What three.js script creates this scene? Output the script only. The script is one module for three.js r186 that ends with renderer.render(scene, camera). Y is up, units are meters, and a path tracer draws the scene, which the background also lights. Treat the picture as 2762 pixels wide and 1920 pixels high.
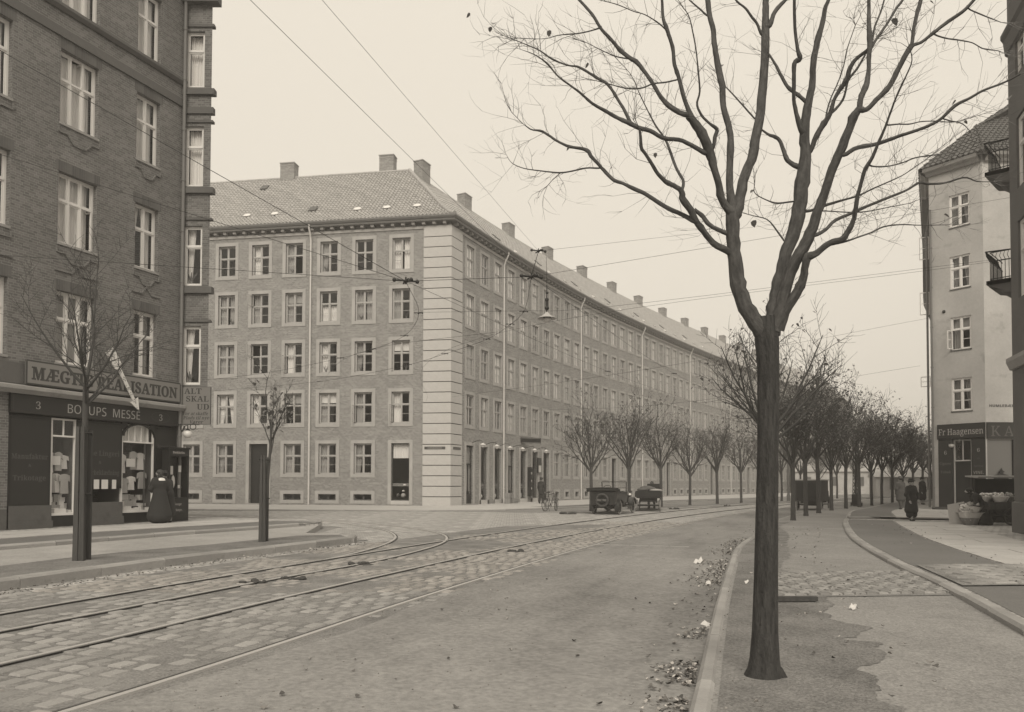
import * as THREE from 'three';
import { mergeGeometries } from 'three/addons/utils/BufferGeometryUtils.js';
import { FontLoader } from 'three/addons/loaders/FontLoader.js';
import { TextGeometry } from 'three/addons/geometries/TextGeometry.js';
import { MarchingCubes } from 'three/addons/objects/MarchingCubes.js';

// ---------------------------------------------------------------- camera, sky, sun, exposure
const scene = new THREE.Scene();
const camera = new THREE.PerspectiveCamera(62.7, 2762 / 2498, 0.1, 900);
camera.fov = 2 * Math.atan(1249 / 2050) * 180 / Math.PI;      // view camera with a raised lens
camera.setViewOffset(2762, 2498, 0, 0, 2762, 1920);
camera.position.set(0, 1.36, 0);
camera.rotation.set(0.0273, 0, 0.00265);
camera.updateProjectionMatrix();

const renderer = new THREE.WebGLRenderer({ antialias: true });
renderer.setSize(1024, 712);
renderer.toneMapping = THREE.LinearToneMapping;
renderer.toneMappingExposure = 1.6;
renderer.shadowMap.enabled = true;

{ // overcast sky: one even cream-white cloud deck, hardly brighter towards the zenith
  const w = 64, h = 32, data = new Float32Array(w * h * 4);
  for (let j = 0; j < h; j++) {
    const el = (j + 0.5) / h * Math.PI - Math.PI / 2;          // row 0 looks down
    const k = (1.0 + 0.05 * Math.max(0, Math.sin(el))) * 0.665;
    for (let i = 0; i < w; i++) data.set([0.80 * k, 0.733 * k, 0.626 * k, 1], (j * w + i) * 4);
  }
  const sky = new THREE.DataTexture(data, w, h, THREE.RGBAFormat, THREE.FloatType);
  sky.mapping = THREE.EquirectangularReflectionMapping; sky.magFilter = THREE.LinearFilter; sky.minFilter = THREE.LinearFilter;
  sky.needsUpdate = true;
  scene.background = sky; scene.environment = sky;
}
const sun = new THREE.DirectionalLight(new THREE.Color(1, 0.93, 0.80), 1.5);   // veiled sun behind the camera
sun.position.set(0, 62, 48); sun.target.position.set(0, 0, -22);
sun.castShadow = true; sun.shadow.radius = 60; sun.shadow.mapSize.set(2048, 2048);
Object.assign(sun.shadow.camera, { left: -80, right: 90, top: 110, bottom: -60, near: 1, far: 260 });
scene.add(sun, sun.target);
scene.fog = new THREE.FogExp2(new THREE.Color(0.99, 0.955, 0.91), 0.0021);

// ---------------------------------------------------------------- helpers
function rngOf(seed) { let a = seed >>> 0; return () => { a = (a + 0x6D2B79F5) | 0; let t = Math.imul(a ^ (a >>> 15), 1 | a); t = (t + Math.imul(t ^ (t >>> 7), 61 | t)) ^ t; return ((t ^ (t >>> 14)) >>> 0) / 4294967296; }; }
const rnd = rngOf(1912);
const rr = (a, b, r = rnd) => a + (b - a) * r();
const V3 = (x, y, z) => new THREE.Vector3(x, y, z);
const used = {};
function numbered(n) { const k = used[n] = (used[n] ?? -1) + 1; return k ? `${n}_${String(k).padStart(3, '0')}` : n; }
function tag(o, label, category, group) { o.userData.label = label; o.userData.category = category; if (group) o.userData.group = group; return o; }
function thing(name, label, category, [x, y, z] = [0, 0, 0], turn = 0, group) {
  const o = new THREE.Group(); o.name = numbered(name); o.position.set(x, y, z); o.rotation.y = turn; scene.add(o);
  return tag(o, label, category, group);
}
function shadowed(m) { m.castShadow = true; m.receiveShadow = true; return m; }
function part(name, geo, mat, parent) { const m = shadowed(new THREE.Mesh(geo, mat)); m.name = name; (parent ?? scene).add(m); return m; }
function single(name, geo, mat, label, category, group) { const m = part(numbered(name), geo, mat); return tag(m, label, category, group); }
function struct(name, geo, mat) { const m = part(numbered(name), geo, mat); m.userData.kind = 'structure'; return m; }

const prep = (g) => { const q = g.index ? g.toNonIndexed() : g; for (const k of Object.keys(q.attributes)) if (!['position', 'normal', 'uv'].includes(k)) q.deleteAttribute(k); q.morphAttributes = {}; if (!q.attributes.uv) q.setAttribute('uv', new THREE.BufferAttribute(new Float32Array(q.attributes.position.count * 2), 2)); return q; };
function metric(g) { // uv in metres by the way each face points
  const p = g.attributes.position, n = g.attributes.normal, uv = new Float32Array(p.count * 2);
  for (let i = 0; i < p.count; i++) {
    const ax = Math.abs(n.getX(i)), ay = Math.abs(n.getY(i)), az = Math.abs(n.getZ(i));
    if (ay >= ax && ay >= az) { uv[2 * i] = p.getX(i); uv[2 * i + 1] = p.getZ(i); }
    else if (ax > az) { uv[2 * i] = p.getZ(i); uv[2 * i + 1] = p.getY(i); }
    else { uv[2 * i] = p.getX(i); uv[2 * i + 1] = p.getY(i); }
  }
  g.setAttribute('uv', new THREE.BufferAttribute(uv, 2)); return g;
}
const up = V3(0, 1, 0);
class B { // collects shapes, merges them into one geometry
  constructor() { this.g = []; }
  add(g) { this.g.push(prep(g)); return this; }
  box(x, y, z, w, h, d, ry = 0, rx = 0, rz = 0) { const g = new THREE.BoxGeometry(w, h, d); if (rx) g.rotateX(rx); if (rz) g.rotateZ(rz); if (ry) g.rotateY(ry); g.translate(x, y, z); return this.add(g); }
  span(x0, x1, y0, y1, z0, z1) { return this.box((x0 + x1) / 2, (y0 + y1) / 2, (z0 + z1) / 2, Math.abs(x1 - x0), Math.abs(y1 - y0), Math.abs(z1 - z0)); }
  rod(a, b, r0, r1 = r0, seg = 8) { a = Array.isArray(a) ? V3(...a) : a; b = Array.isArray(b) ? V3(...b) : b; const d = b.clone().sub(a), g = new THREE.CylinderGeometry(r1, r0, d.length(), seg, 1); g.applyQuaternion(new THREE.Quaternion().setFromUnitVectors(up, d.clone().normalize())); const c = a.clone().add(b).multiplyScalar(0.5); g.translate(c.x, c.y, c.z); return this.add(g); }
  bar(a, b, w, h) { a = Array.isArray(a) ? V3(...a) : a; b = Array.isArray(b) ? V3(...b) : b; const d = b.clone().sub(a), g = new THREE.BoxGeometry(w, d.length(), h); g.applyQuaternion(new THREE.Quaternion().setFromUnitVectors(up, d.clone().normalize())); const c = a.clone().add(b).multiplyScalar(0.5); g.translate(c.x, c.y, c.z); return this.add(g); }
  ball(x, y, z, rx, ry = rx, rz = rx, s = 10) { const g = new THREE.SphereGeometry(1, s, Math.max(6, s * 0.7 | 0)); g.scale(rx, ry, rz); g.translate(x, y, z); return this.add(g); }
  tube(points, radii, seg = 5) { return this.add(tubeGeo(points, radii, seg)); }
  lathe(pts, seg = 16, x = 0, y = 0, z = 0) { const g = new THREE.LatheGeometry(pts.map(([a, b]) => new THREE.Vector2(a, b)), seg); g.translate(x, y, z); return this.add(g); }
  ring(R, r, x, y, z, axis = 'x', seg = 24, rs = 6) { const g = new THREE.TorusGeometry(R, r, rs, seg); if (axis === 'x') g.rotateY(Math.PI / 2); if (axis === 'y') g.rotateX(Math.PI / 2); g.translate(x, y, z); return this.add(g); }
  extrude(pts, depth, opt = {}) { const s = new THREE.Shape(pts.map(([a, b]) => new THREE.Vector2(a, b))); return this.add(new THREE.ExtrudeGeometry(s, { depth, bevelEnabled: false, steps: 1, ...opt })); }
  move(m) { for (const g of this.g) g.applyMatrix4(m); return this; }
  geo(uvMetres = true) { const g = this.g.length === 1 ? this.g[0] : mergeGeometries(this.g, false); return uvMetres ? metric(g) : g; }
  mesh(name, mat, parent, uvMetres = true) { return part(name, this.geo(uvMetres), mat, parent); }
}
function tubeGeo(points, radii, seg = 5) { // tapered limb through points
  const n = points.length, pos = [], idx = [], uv = [], N = V3(), Bn = V3(), T = V3(); let len = 0;
  let ref = V3(0.31, 0.2, 0.93).normalize();
  for (let i = 0; i < n; i++) {
    T.copy(points[Math.min(i + 1, n - 1)]).sub(points[Math.max(i - 1, 0)]).normalize();
    if (Math.abs(T.dot(ref)) > 0.95) ref = V3(0.9, 0.3, -0.2).normalize();
    N.crossVectors(T, ref).normalize(); Bn.crossVectors(T, N); ref = Bn.clone().negate().cross(T).lengthSq() > 0 ? ref : ref;
    if (i) len += points[i].distanceTo(points[i - 1]);
    for (let k = 0; k <= seg; k++) { const a = k / seg * Math.PI * 2, c = Math.cos(a) * radii[i], s = Math.sin(a) * radii[i]; pos.push(points[i].x + N.x * c + Bn.x * s, points[i].y + N.y * c + Bn.y * s, points[i].z + N.z * c + Bn.z * s); uv.push(k / seg * Math.max(0.1, 6.28 * radii[0]), len); }
    if (i) for (let k = 0; k < seg; k++) { const a = (i - 1) * (seg + 1) + k, b = a + seg + 1; idx.push(a, a + 1, b, a + 1, b + 1, b); }
  }
  const g = new THREE.BufferGeometry(); g.setAttribute('position', new THREE.Float32BufferAttribute(pos, 3)); g.setAttribute('uv', new THREE.Float32BufferAttribute(uv, 2)); g.setIndex(idx); g.computeVertexNormals(); return g;
}
function quads(list) { // list of [a,b,c,d, normal|null, uvs|null] -> geometry
  const pos = [], nor = [], uv = [];
  for (const [a, b, c, d, n, t] of list) {
    const nn = n ?? V3().crossVectors(b.clone().sub(a), d.clone().sub(a)).normalize();
    for (const [p, k] of [[a, 0], [b, 1], [c, 2], [a, 0], [c, 2], [d, 3]]) { pos.push(p.x, p.y, p.z); nor.push(nn.x, nn.y, nn.z); uv.push(t ? t[k][0] : 0, t ? t[k][1] : 0); }
  }
  const g = new THREE.BufferGeometry(); g.setAttribute('position', new THREE.Float32BufferAttribute(pos, 3)); g.setAttribute('normal', new THREE.Float32BufferAttribute(nor, 3)); g.setAttribute('uv', new THREE.Float32BufferAttribute(uv, 2)); return g;
}
function slab(pts, y0, y1) { // plan outline [X, D] (D metres ahead of the camera) raised from y0 to y1
  const s = new THREE.Shape(pts.map(([x, d]) => new THREE.Vector2(x, d)));
  const g = new THREE.ExtrudeGeometry(s, { depth: y1 - y0, bevelEnabled: false, steps: 1 }); g.rotateX(-Math.PI / 2); g.translate(0, y0, 0); return metric(prep(g));
}
function sheet(pts, y) { const g = new THREE.ShapeGeometry(new THREE.Shape(pts.map(([x, d]) => new THREE.Vector2(x, d)))); g.rotateX(-Math.PI / 2); g.translate(0, y, 0); return metric(prep(g)); }
function curve2(pts, n) { // smooth plan curve through [X, D]
  const c = new THREE.CatmullRomCurve3(pts.map(([x, d]) => V3(x, 0, d)), false, 'centripetal'); return c.getSpacedPoints(n).map((p) => [p.x, p.z]);
}
function offset2(pts, o) { return pts.map((p, i) => { const a = pts[Math.max(0, i - 1)], b = pts[Math.min(pts.length - 1, i + 1)], dx = b[0] - a[0], dd = b[1] - a[1], l = Math.hypot(dx, dd); return [p[0] + dd / l * o, p[1] - dx / l * o]; }); } // o > 0: to the right when walking along

// ---------------------------------------------------------------- procedural materials
function noiseOf(seed, P) { const r = rngOf(seed), t = new Float32Array(P * P); for (let i = 0; i < t.length; i++) t[i] = r();
  return (x, y) => { const xi = Math.floor(x), yi = Math.floor(y), fx = x - xi, fy = y - yi, sx = fx * fx * (3 - 2 * fx), sy = fy * fy * (3 - 2 * fy), a = ((xi % P) + P) % P, b = (a + 1) % P, c = (((yi % P) + P) % P) * P, d = (((yi + 1) % P + P) % P) * P; return (t[c + a] * (1 - sx) + t[c + b] * sx) * (1 - sy) + (t[d + a] * (1 - sx) + t[d + b] * sx) * sy; }; }
function fbm(seed, base, oct) { const ns = Array.from({ length: oct }, (_, i) => noiseOf(seed + i * 7, base << i)); return (u, v) => { let s = 0, a = 0.5, w = 0; ns.forEach((n, i) => { s += a * n(u * (base << i), v * (base << i)); w += a; a *= 0.55; }); return s / w; }; } // u, v in 0..1, tiles
const enc = (l) => { l = Math.min(1, Math.max(0, l)); return Math.round(255 * (l <= 0.0031308 ? 12.92 * l : 1.055 * Math.pow(l, 1 / 2.4) - 0.055)); };
function colourTex(size, fn, tile, warm = [1, 0.974, 0.95]) {
  const d = new Uint8Array(size * size * 4);
  for (let y = 0; y < size; y++) for (let x = 0; x < size; x++) { const v = fn((x + 0.5) / size, (y + 0.5) / size, x, y), i = (y * size + x) * 4; d[i] = enc(v * warm[0]); d[i + 1] = enc(v * warm[1]); d[i + 2] = enc(v * warm[2]); d[i + 3] = 255; }
  const t = new THREE.DataTexture(d, size, size); t.colorSpace = THREE.SRGBColorSpace; return texSet(t, tile);
}
function bumpTex(size, fn, tile) {
  const d = new Uint8Array(size * size * 4);
  for (let y = 0; y < size; y++) for (let x = 0; x < size; x++) { const v = Math.round(255 * Math.min(1, Math.max(0, fn((x + 0.5) / size, (y + 0.5) / size, x, y)))), i = (y * size + x) * 4; d[i] = d[i + 1] = d[i + 2] = v; d[i + 3] = 255; }
  return texSet(new THREE.DataTexture(d, size, size), tile);
}
function texSet(t, tile) { t.wrapS = t.wrapT = THREE.RepeatWrapping; t.magFilter = THREE.LinearFilter; t.minFilter = THREE.LinearMipmapLinearFilter; t.generateMipmaps = true; const [a, b] = Array.isArray(tile) ? tile : [tile, tile]; t.repeat.set(1 / a, 1 / b); t.needsUpdate = true; return t; }
const grey = (v) => new THREE.Color().setRGB(v, v * 0.974, v * 0.95);
const flat = (v, o = {}) => new THREE.MeshStandardMaterial({ color: grey(v), roughness: 0.85, ...o });
const skin2 = { side: THREE.DoubleSide };

const M = {};
{
  const f1 = fbm(11, 8, 6), f2 = fbm(23, 4, 5), f3 = fbm(37, 32, 4), fine = fbm(41, 128, 2);
  // brickwork: 16 bricks by 60 courses on 3.84 m by 3.96 m, cross bond
  const bricks = (seed, lo, hi, mortar, jw) => { const r = rngOf(seed), tone = Array.from({ length: 60 * 40 }, () => r());
    return (u, v) => { const row = Math.floor(v * 60), fy = v * 60 - row, header = row % 2, n = header ? 32 : 16, ux = u * n + (header ? 0.5 : (row % 4 ? 0.5 : 0)), c = ((Math.floor(ux) % n) + n) % n, fx = ux - Math.floor(ux);
      const jx = jw / (header ? 0.12 : 0.24), jy = jw / 0.066, w = 0.15 * (f3(u, v) - 0.5);
      const inJoint = fx < jx + w * 0.3 || fy < jy + w * 0.5; const t = tone[(row * 37 + c) % tone.length]; const dark = t > 0.86 ? 0.62 : 1;
      return inJoint ? [mortar * (0.85 + 0.3 * f3(v, u)), 0] : [(lo + (hi - lo) * t) * dark * (0.88 + 0.24 * f1(u, v)), 0.75 + 0.25 * f3(u, v)]; }; };
  const main = bricks(5, 0.15, 0.32, 0.44, 0.014), dk = bricks(9, 0.11, 0.19, 0.24, 0.0105);
  M.brickMain = new THREE.MeshStandardMaterial({ map: colourTex(2048, (u, v) => main(u, v)[0] * (0.9 + 0.2 * f2(u, v)), [3.84, 3.96]), bumpMap: bumpTex(1024, (u, v) => main(u, v)[1], [3.84, 3.96]), bumpScale: 0.006, roughness: 0.92 });
  M.brickDark = new THREE.MeshStandardMaterial({ map: colourTex(2048, (u, v) => dk(u, v)[0] * (0.86 + 0.28 * f2(u, v)), [3.84, 3.96]), bumpMap: bumpTex(1024, (u, v) => dk(u, v)[1], [3.84, 3.96]), bumpScale: 0.006, roughness: 0.9 });
  M.soldier = new THREE.MeshStandardMaterial({ map: colourTex(512, (u, v) => { const n = u * 16, fx = n - Math.floor(n), j = fx < 0.14; return j ? 0.13 : (0.08 + 0.045 * ((Math.floor(n) * 7919 % 13) / 13)) * (0.85 + 0.3 * f1(u, v)); }, [1.06, 1.06]), roughness: 0.9 });
  const stainBump = bumpTex(512, (u, v) => 0.5 * fine(u, v) + 0.5 * f3(u, v), 3.1);
  const stain = (b, amt, tile, extra = 0) => new THREE.MeshStandardMaterial({ map: colourTex(tile > 3 ? 1024 : 512, (u, v) => { const q = f2(u, v), blot = Math.max(0, f1(v, u) - 0.62) * extra; return b * (1 - amt / 2 + amt * q + 0.12 * (fine(u, v) - 0.5) + 0.1 * (f3(u, v) - 0.5) - blot); }, tile), bumpMap: stainBump, bumpScale: 0.004, roughness: 0.93 });
  M.plaster = stain(0.50, 0.3, 5.1, 1.4);        // quoins of the long block
  M.surround = stain(0.40, 0.34, 3.3, 1.4);      // its window surrounds
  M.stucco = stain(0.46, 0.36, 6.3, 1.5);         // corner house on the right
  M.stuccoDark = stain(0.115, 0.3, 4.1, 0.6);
  M.stone = stain(0.30, 0.4, 2.7, 1.4);
  M.stonePale = stain(0.46, 0.3, 2.3, 1.0);
  M.stoneDark = stain(0.10, 0.5, 2.1, 1.0);
  M.darkPaint = new THREE.MeshStandardMaterial({ map: colourTex(512, (u, v) => 0.015 * (0.75 + 0.5 * f2(u, v)), 1.7), roughness: 0.42 });
  M.timber = new THREE.MeshStandardMaterial({ map: colourTex(512, (u, v) => 0.055 * (0.6 + 0.8 * f2(u * 6 % 1, v * 0.5)), 0.9), roughness: 0.7 });
  M.crate = new THREE.MeshStandardMaterial({ map: colourTex(512, (u, v) => 0.24 * (0.6 + 0.8 * f2(u * 6 % 1, v * 0.5)), 0.9), roughness: 0.8 });
  // ground
  const streak = fbm(61, 4, 5);
  // macadam, worn in long soft streaks the way the traffic runs (u runs along the street, v across)
  M.road = new THREE.MeshStandardMaterial({ map: colourTex(2048, (u, v) => { const peb = f3(u * 3 % 1, v * 3 % 1), long = streak(u, v * 6 % 1), lane = streak((u * 0.5 + 0.3) % 1, v * 2 % 1); return 0.238 * (0.62 + 0.3 * f2(u, v) + 0.42 * (long - 0.5) + 0.36 * (lane - 0.5) + 0.5 * (fine(u * 2 % 1, v * 2 % 1) - 0.5) + 0.26 * (f3(u, v) - 0.5) + 0.15 + (peb > 0.8 ? 0.8 * (peb - 0.8) : 0)); }, 9.1), bumpMap: bumpTex(1024, (u, v) => 0.6 * fine(u * 2 % 1, v * 2 % 1) + 0.4 * f3(u * 2 % 1, v * 2 % 1), 3.7), bumpScale: 0.01, roughness: 0.96 });
  M.gravel = new THREE.MeshStandardMaterial({ map: colourTex(1024, (u, v) => 0.255 * (0.8 + 0.34 * f2(u, v) + 0.6 * (fine(u * 2 % 1, v * 2 % 1) - 0.5) + 0.25 * (f3(u, v) - 0.5)), 4.3), bumpMap: bumpTex(512, (u, v) => fine(u, v), 1.5), bumpScale: 0.008, roughness: 0.97 });
  M.soil = new THREE.MeshStandardMaterial({ map: colourTex(1024, (u, v) => 0.20 * (0.5 + 0.9 * f1(u, v) + 0.8 * (fine(u * 2 % 1, v * 2 % 1) - 0.5)), 3.9), bumpMap: bumpTex(1024, (u, v) => 0.5 * f1(u, v) + 0.5 * fine(u * 2 % 1, v * 2 % 1), 2.6), bumpScale: 0.03, roughness: 0.98 });
  M.dirt = new THREE.MeshStandardMaterial({ map: colourTex(1024, (u, v) => 0.20 * (0.5 + 0.9 * f1(u, v) + 0.8 * (fine(u * 2 % 1, v * 2 % 1) - 0.5)), 3.3), bumpMap: stainBump, bumpScale: 0.02, roughness: 0.98 });
  M.path = new THREE.MeshStandardMaterial({ map: colourTex(1024, (u, v) => 0.36 * (0.8 + 0.34 * f2(u, v) + 0.5 * (fine(u * 2 % 1, v * 2 % 1) - 0.5) + 0.25 * (f3(u, v) - 0.5)), 4.1), roughness: 0.97 });
  M.asphalt = new THREE.MeshStandardMaterial({ map: colourTex(1024, (u, v) => 0.16 * (0.78 + 0.3 * f2(u, v) + 0.35 * (fine(u * 2 % 1, v * 2 % 1) - 0.5)), 4.7), roughness: 0.9 });
  // setts too far off to tell apart: 12 by 16 on 2.4 m
  const st = rngOf(77), stTone = Array.from({ length: 512 }, () => st());
  const setts = (u, v) => { const row = Math.floor(v * 16), fy = v * 16 - row, ux = u * 12 + (row % 2) * 0.5, c = Math.floor(ux) % 12, fx = ux - Math.floor(ux), e = 0.12 * (f3(u, v) - 0.5), j = fx < 0.09 + e || fy < 0.13 + e; return j ? [0.17, 0] : [0.27 + 0.24 * stTone[row * 12 + c] * (0.7 + 0.6 * f1(u, v)), 0.6 + 0.4 * Math.sin(fx * 3.14) * Math.sin(fy * 3.14)]; };
  M.settsFar = new THREE.MeshStandardMaterial({ map: colourTex(1024, (u, v) => setts(u, v)[0] * (0.78 + 0.44 * f2(u, v)), 2.4), bumpMap: bumpTex(1024, (u, v) => setts(u, v)[1], 2.4), bumpScale: 0.02, roughness: 0.85 });
  M.sett = [0.22, 0.26, 0.30, 0.35, 0.40].map((b, i) => new THREE.MeshStandardMaterial({ map: colourTex(256, (u, v) => b * (0.72 + 0.35 * f1((u + i * 0.17) % 1, v) + 0.3 * (f3(u, v) - 0.5)), 0.6), bumpMap: bumpTex(256, (u, v) => f1(u, v) * 0.6 + f3(u, v) * 0.4, 0.5), bumpScale: 0.006, roughness: 0.8 }));
  M.settAny = new THREE.MeshStandardMaterial({ map: colourTex(256, (u, v) => 0.78 + 0.22 * f1(u, v) + 0.2 * (f3(u, v) - 0.5), 0.6), roughness: 0.82 });
  M.kerb = [0.28, 0.31, 0.34].map((b) => stain(b, 0.5, 1.9, 1.2));
  M.slab = stain(0.44, 0.26, 2.9, 0.8);
  M.bark = new THREE.MeshStandardMaterial({ map: colourTex(512, (u, v) => 0.048 * (0.35 + 0.8 * f1(u, v) + 1.0 * (f2(u * 4 % 1, v) - 0.4) + 0.5 * (f3(u, v) - 0.5)), [0.5, 0.7]), bumpMap: bumpTex(512, (u, v) => 0.6 * f2(u * 4 % 1, v) + 0.4 * f3(u, v), [0.5, 0.7]), bumpScale: 0.02, roughness: 0.95 });
  M.barkLimbHaze = new THREE.MeshStandardMaterial({ map: colourTex(512, (u, v) => 0.085 * (0.4 + 0.8 * f1(u, v) + 0.8 * (f2(u * 4 % 1, v) - 0.4) + 0.4 * (f3(u, v) - 0.5)), [0.4, 0.5]), bumpMap: M.bark.bumpMap, bumpScale: 0.012, roughness: 0.95 });  // young grey bark, lightened further: sky halation put into the colour
  M.twig = flat(0.14, { roughness: 0.95 });  // twig tone raised, glow of the sky around them put into the colour
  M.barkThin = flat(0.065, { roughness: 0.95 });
  M.leaf = new THREE.MeshPhysicalMaterial({ color: grey(0.15), roughness: 0.9, transmission: 0.3, thickness: 0, side: THREE.DoubleSide });
  M.fallen = flat(0.5, { roughness: 0.9, side: THREE.DoubleSide });
  M.tile = new THREE.MeshStandardMaterial({ map: colourTex(1024, (u, v) => 0.36 * (0.62 + 0.5 * f1(u, v) + 0.3 * f2(v, u) + 0.25 * (f3(u, v) - 0.5)), 6.1), roughness: 0.88, side: THREE.DoubleSide });
  M.tileDark = new THREE.MeshStandardMaterial({ map: colourTex(512, (u, v) => 0.115 * (0.6 + 0.6 * f1(u, v) + 0.3 * (f3(u, v) - 0.5)), 4.1), roughness: 0.85, side: THREE.DoubleSide });
}
M.iron = flat(0.03, { roughness: 0.55, metalness: 0.3 });
M.steel = new THREE.MeshStandardMaterial({ color: grey(0.5), roughness: 0.55, metalness: 0.35 });
M.railWeb = flat(0.12, { roughness: 0.6, metalness: 0.4 });
M.zinc = flat(0.42, { roughness: 0.6 });
M.zincDark = flat(0.15, { roughness: 0.6 });
M.white = flat(0.66, { roughness: 0.6 });        // painted joinery, left house
M.cream = flat(0.40, { roughness: 0.65 });       // painted joinery, long block
M.bright = flat(0.72, { roughness: 0.7 });
M.joinDark = flat(0.10, { roughness: 0.6 });
M.room = flat(0.2, { roughness: 0.95 });
M.curtain = flat(0.7, { roughness: 0.95, side: THREE.DoubleSide });
M.curtainDim = flat(0.34, { roughness: 0.95, side: THREE.DoubleSide });
M.glass = new THREE.MeshPhysicalMaterial({ color: 0xffffff, roughness: 0.03, transmission: 1, thickness: 0, ior: 1.5 });
M.glassOld = new THREE.MeshPhysicalMaterial({ color: 0xffffff, roughness: 0.06, transmission: 1, thickness: 0, ior: 1.8 });
M.blackCloth = flat(0.028, { roughness: 0.95 });
M.greyCloth = flat(0.10, { roughness: 0.95 });
M.skin = flat(0.34, { roughness: 0.6 });
M.hair = flat(0.04, { roughness: 0.7 });
M.carBlack = new THREE.MeshPhysicalMaterial({ color: grey(0.02), roughness: 0.35, clearcoat: 0.5, clearcoatRoughness: 0.25 });
M.rubber = flat(0.06, { roughness: 0.85 });
M.tyreGrey = flat(0.26, { roughness: 0.85 });
M.brass = new THREE.MeshStandardMaterial({ color: grey(0.5), roughness: 0.3, metalness: 0.9 });
M.opal = flat(0.62, { roughness: 0.3 });
M.pipePale = flat(0.6, { roughness: 0.6 });
M.paper = flat(0.6, { roughness: 0.9, side: THREE.DoubleSide });

function signTex(w, h, draw) { // flat print on a board
  const c = document.createElement('canvas'); c.width = w; c.height = h; const x = c.getContext('2d'); draw(x, w, h);
  const t = new THREE.CanvasTexture(c); t.colorSpace = THREE.SRGBColorSpace; t.magFilter = THREE.LinearFilter; return t;
}
const tone = (v) => { const a = enc(v), b = enc(v * 0.972), c = enc(v * 0.935); return `rgb(${a},${b},${c})`; };
function panelGeo(w, h, d) { // board whose front carries uv 0..1
  const f = new THREE.PlaneGeometry(w, h); f.translate(0, 0, d / 2 + 0.002); return { board: new THREE.BoxGeometry(w, h, d), face: f };
}
// ---------------------------------------------------------------- facades
// A face gives, for a distance s along it, a point p on the ground line, the way u along it and the way n out of it (relative to the base of its building).
function flatFace([X, D], [ux, ud], base) { const l = Math.hypot(ux, ud), u = V3(ux / l, 0, -ud / l), n = V3(ud / l, 0, ux / l), o = V3(X - base[0], 0, -(D - base[1])); return (s) => ({ p: o.clone().addScaledVector(u, s), u, n }); }
function bentFace(pts, base) {
  const dense = curve2(pts, 220), acc = [0]; for (let i = 1; i < dense.length; i++) acc.push(acc[i - 1] + Math.hypot(dense[i][0] - dense[i - 1][0], dense[i][1] - dense[i - 1][1]));
  const tan = dense.map((_, i) => { const a = dense[Math.max(0, i - 1)], b = dense[Math.min(dense.length - 1, i + 1)], l = Math.hypot(b[0] - a[0], b[1] - a[1]); return [(b[0] - a[0]) / l, (b[1] - a[1]) / l]; });
  const f = (s) => { let i = 0; while (i < acc.length - 2 && acc[i + 1] < s) i++; const t = (s - acc[i]) / (acc[i + 1] - acc[i]), tc = Math.min(1, Math.max(0, t)), ud = [0, 1].map((k) => tan[i][k] * (1 - tc) + tan[i + 1][k] * tc), X = dense[i][0] + (dense[i + 1][0] - dense[i][0]) * t, D = dense[i][1] + (dense[i + 1][1] - dense[i][1]) * t; const l = Math.hypot(...ud), u = V3(ud[0] / l, 0, -ud[1] / l); return { p: V3(X - base[0], 0, -(D - base[1])), u, n: V3(ud[1] / l, 0, ud[0] / l) }; };
  f.length_ = acc[acc.length - 1]; return f;
}
const onFace = (face, s, y, out) => { const f = face(s); return f.p.clone().addScaledVector(f.n, out).setY(y); };
function place(o, face, s, y, out) { const f = face(s); o.position.copy(f.p).addScaledVector(f.n, out); o.position.y = y; o.quaternion.setFromRotationMatrix(new THREE.Matrix4().makeBasis(f.u, up, f.n)); return o; }
const matrixOn = (face, s, y, out) => { const f = face(s), m = new THREE.Matrix4().makeBasis(f.u, up, f.n); return m.setPosition(f.p.clone().addScaledVector(f.n, out).setY(y)); };
function wallGeo(face, s0, s1, y0, y1, holes, reveal, step = 1e9) {
  const cuts = (a, b, list) => [...new Set([a, b, ...list.filter((v) => v > a && v < b)].map((v) => Math.round(v * 1000) / 1000))].sort((p, q) => p - q);
  const extra = []; for (let s = s0 + step; s < s1; s += step) extra.push(s);
  const ss = cuts(s0, s1, [...holes.flatMap((h) => [h[0], h[1]]), ...extra]), ys = cuts(y0, y1, holes.flatMap((h) => [h[2], h[3]])), q = [];
  for (let i = 0; i < ss.length - 1; i++) {
    const col = holes.filter((h) => h[0] < ss[i] + 1e-4 && h[1] > ss[i + 1] - 1e-4), n = face((ss[i] + ss[i + 1]) / 2).n;
    let run = null;
    const flush = (top) => { if (run === null) return; q.push([onFace(face, ss[i], run, 0), onFace(face, ss[i + 1], run, 0), onFace(face, ss[i + 1], top, 0), onFace(face, ss[i], top, 0), n, [[ss[i], run], [ss[i + 1], run], [ss[i + 1], top], [ss[i], top]]]); run = null; };
    for (let j = 0; j < ys.length - 1; j++) { const m = (ys[j] + ys[j + 1]) / 2; if (col.some((h) => h[2] < m && h[3] > m)) flush(ys[j]); else if (run === null) run = ys[j]; }
    flush(ys[ys.length - 1]);
  }
  for (const [a, b, c, d] of holes) {
    const P = (s, y, o) => onFace(face, s, y, o), r = -reveal, k = [[0, 0], [reveal, 0], [reveal, d - c], [0, d - c]];
    q.push([P(a, c, 0), P(a, c, r), P(a, d, r), P(a, d, 0), null, k], [P(b, c, r), P(b, c, 0), P(b, d, 0), P(b, d, r), null, k]);
    q.push([P(a, d, r), P(b, d, r), P(b, d, 0), P(a, d, 0), null, [[a, 0], [b, 0], [b, reveal], [a, reveal]]], [P(a, c, 0), P(b, c, 0), P(b, c, r), P(a, c, r), null, [[a, 0], [b, 0], [b, reveal], [a, reveal]]]);
  }
  return quads(q);
}
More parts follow.
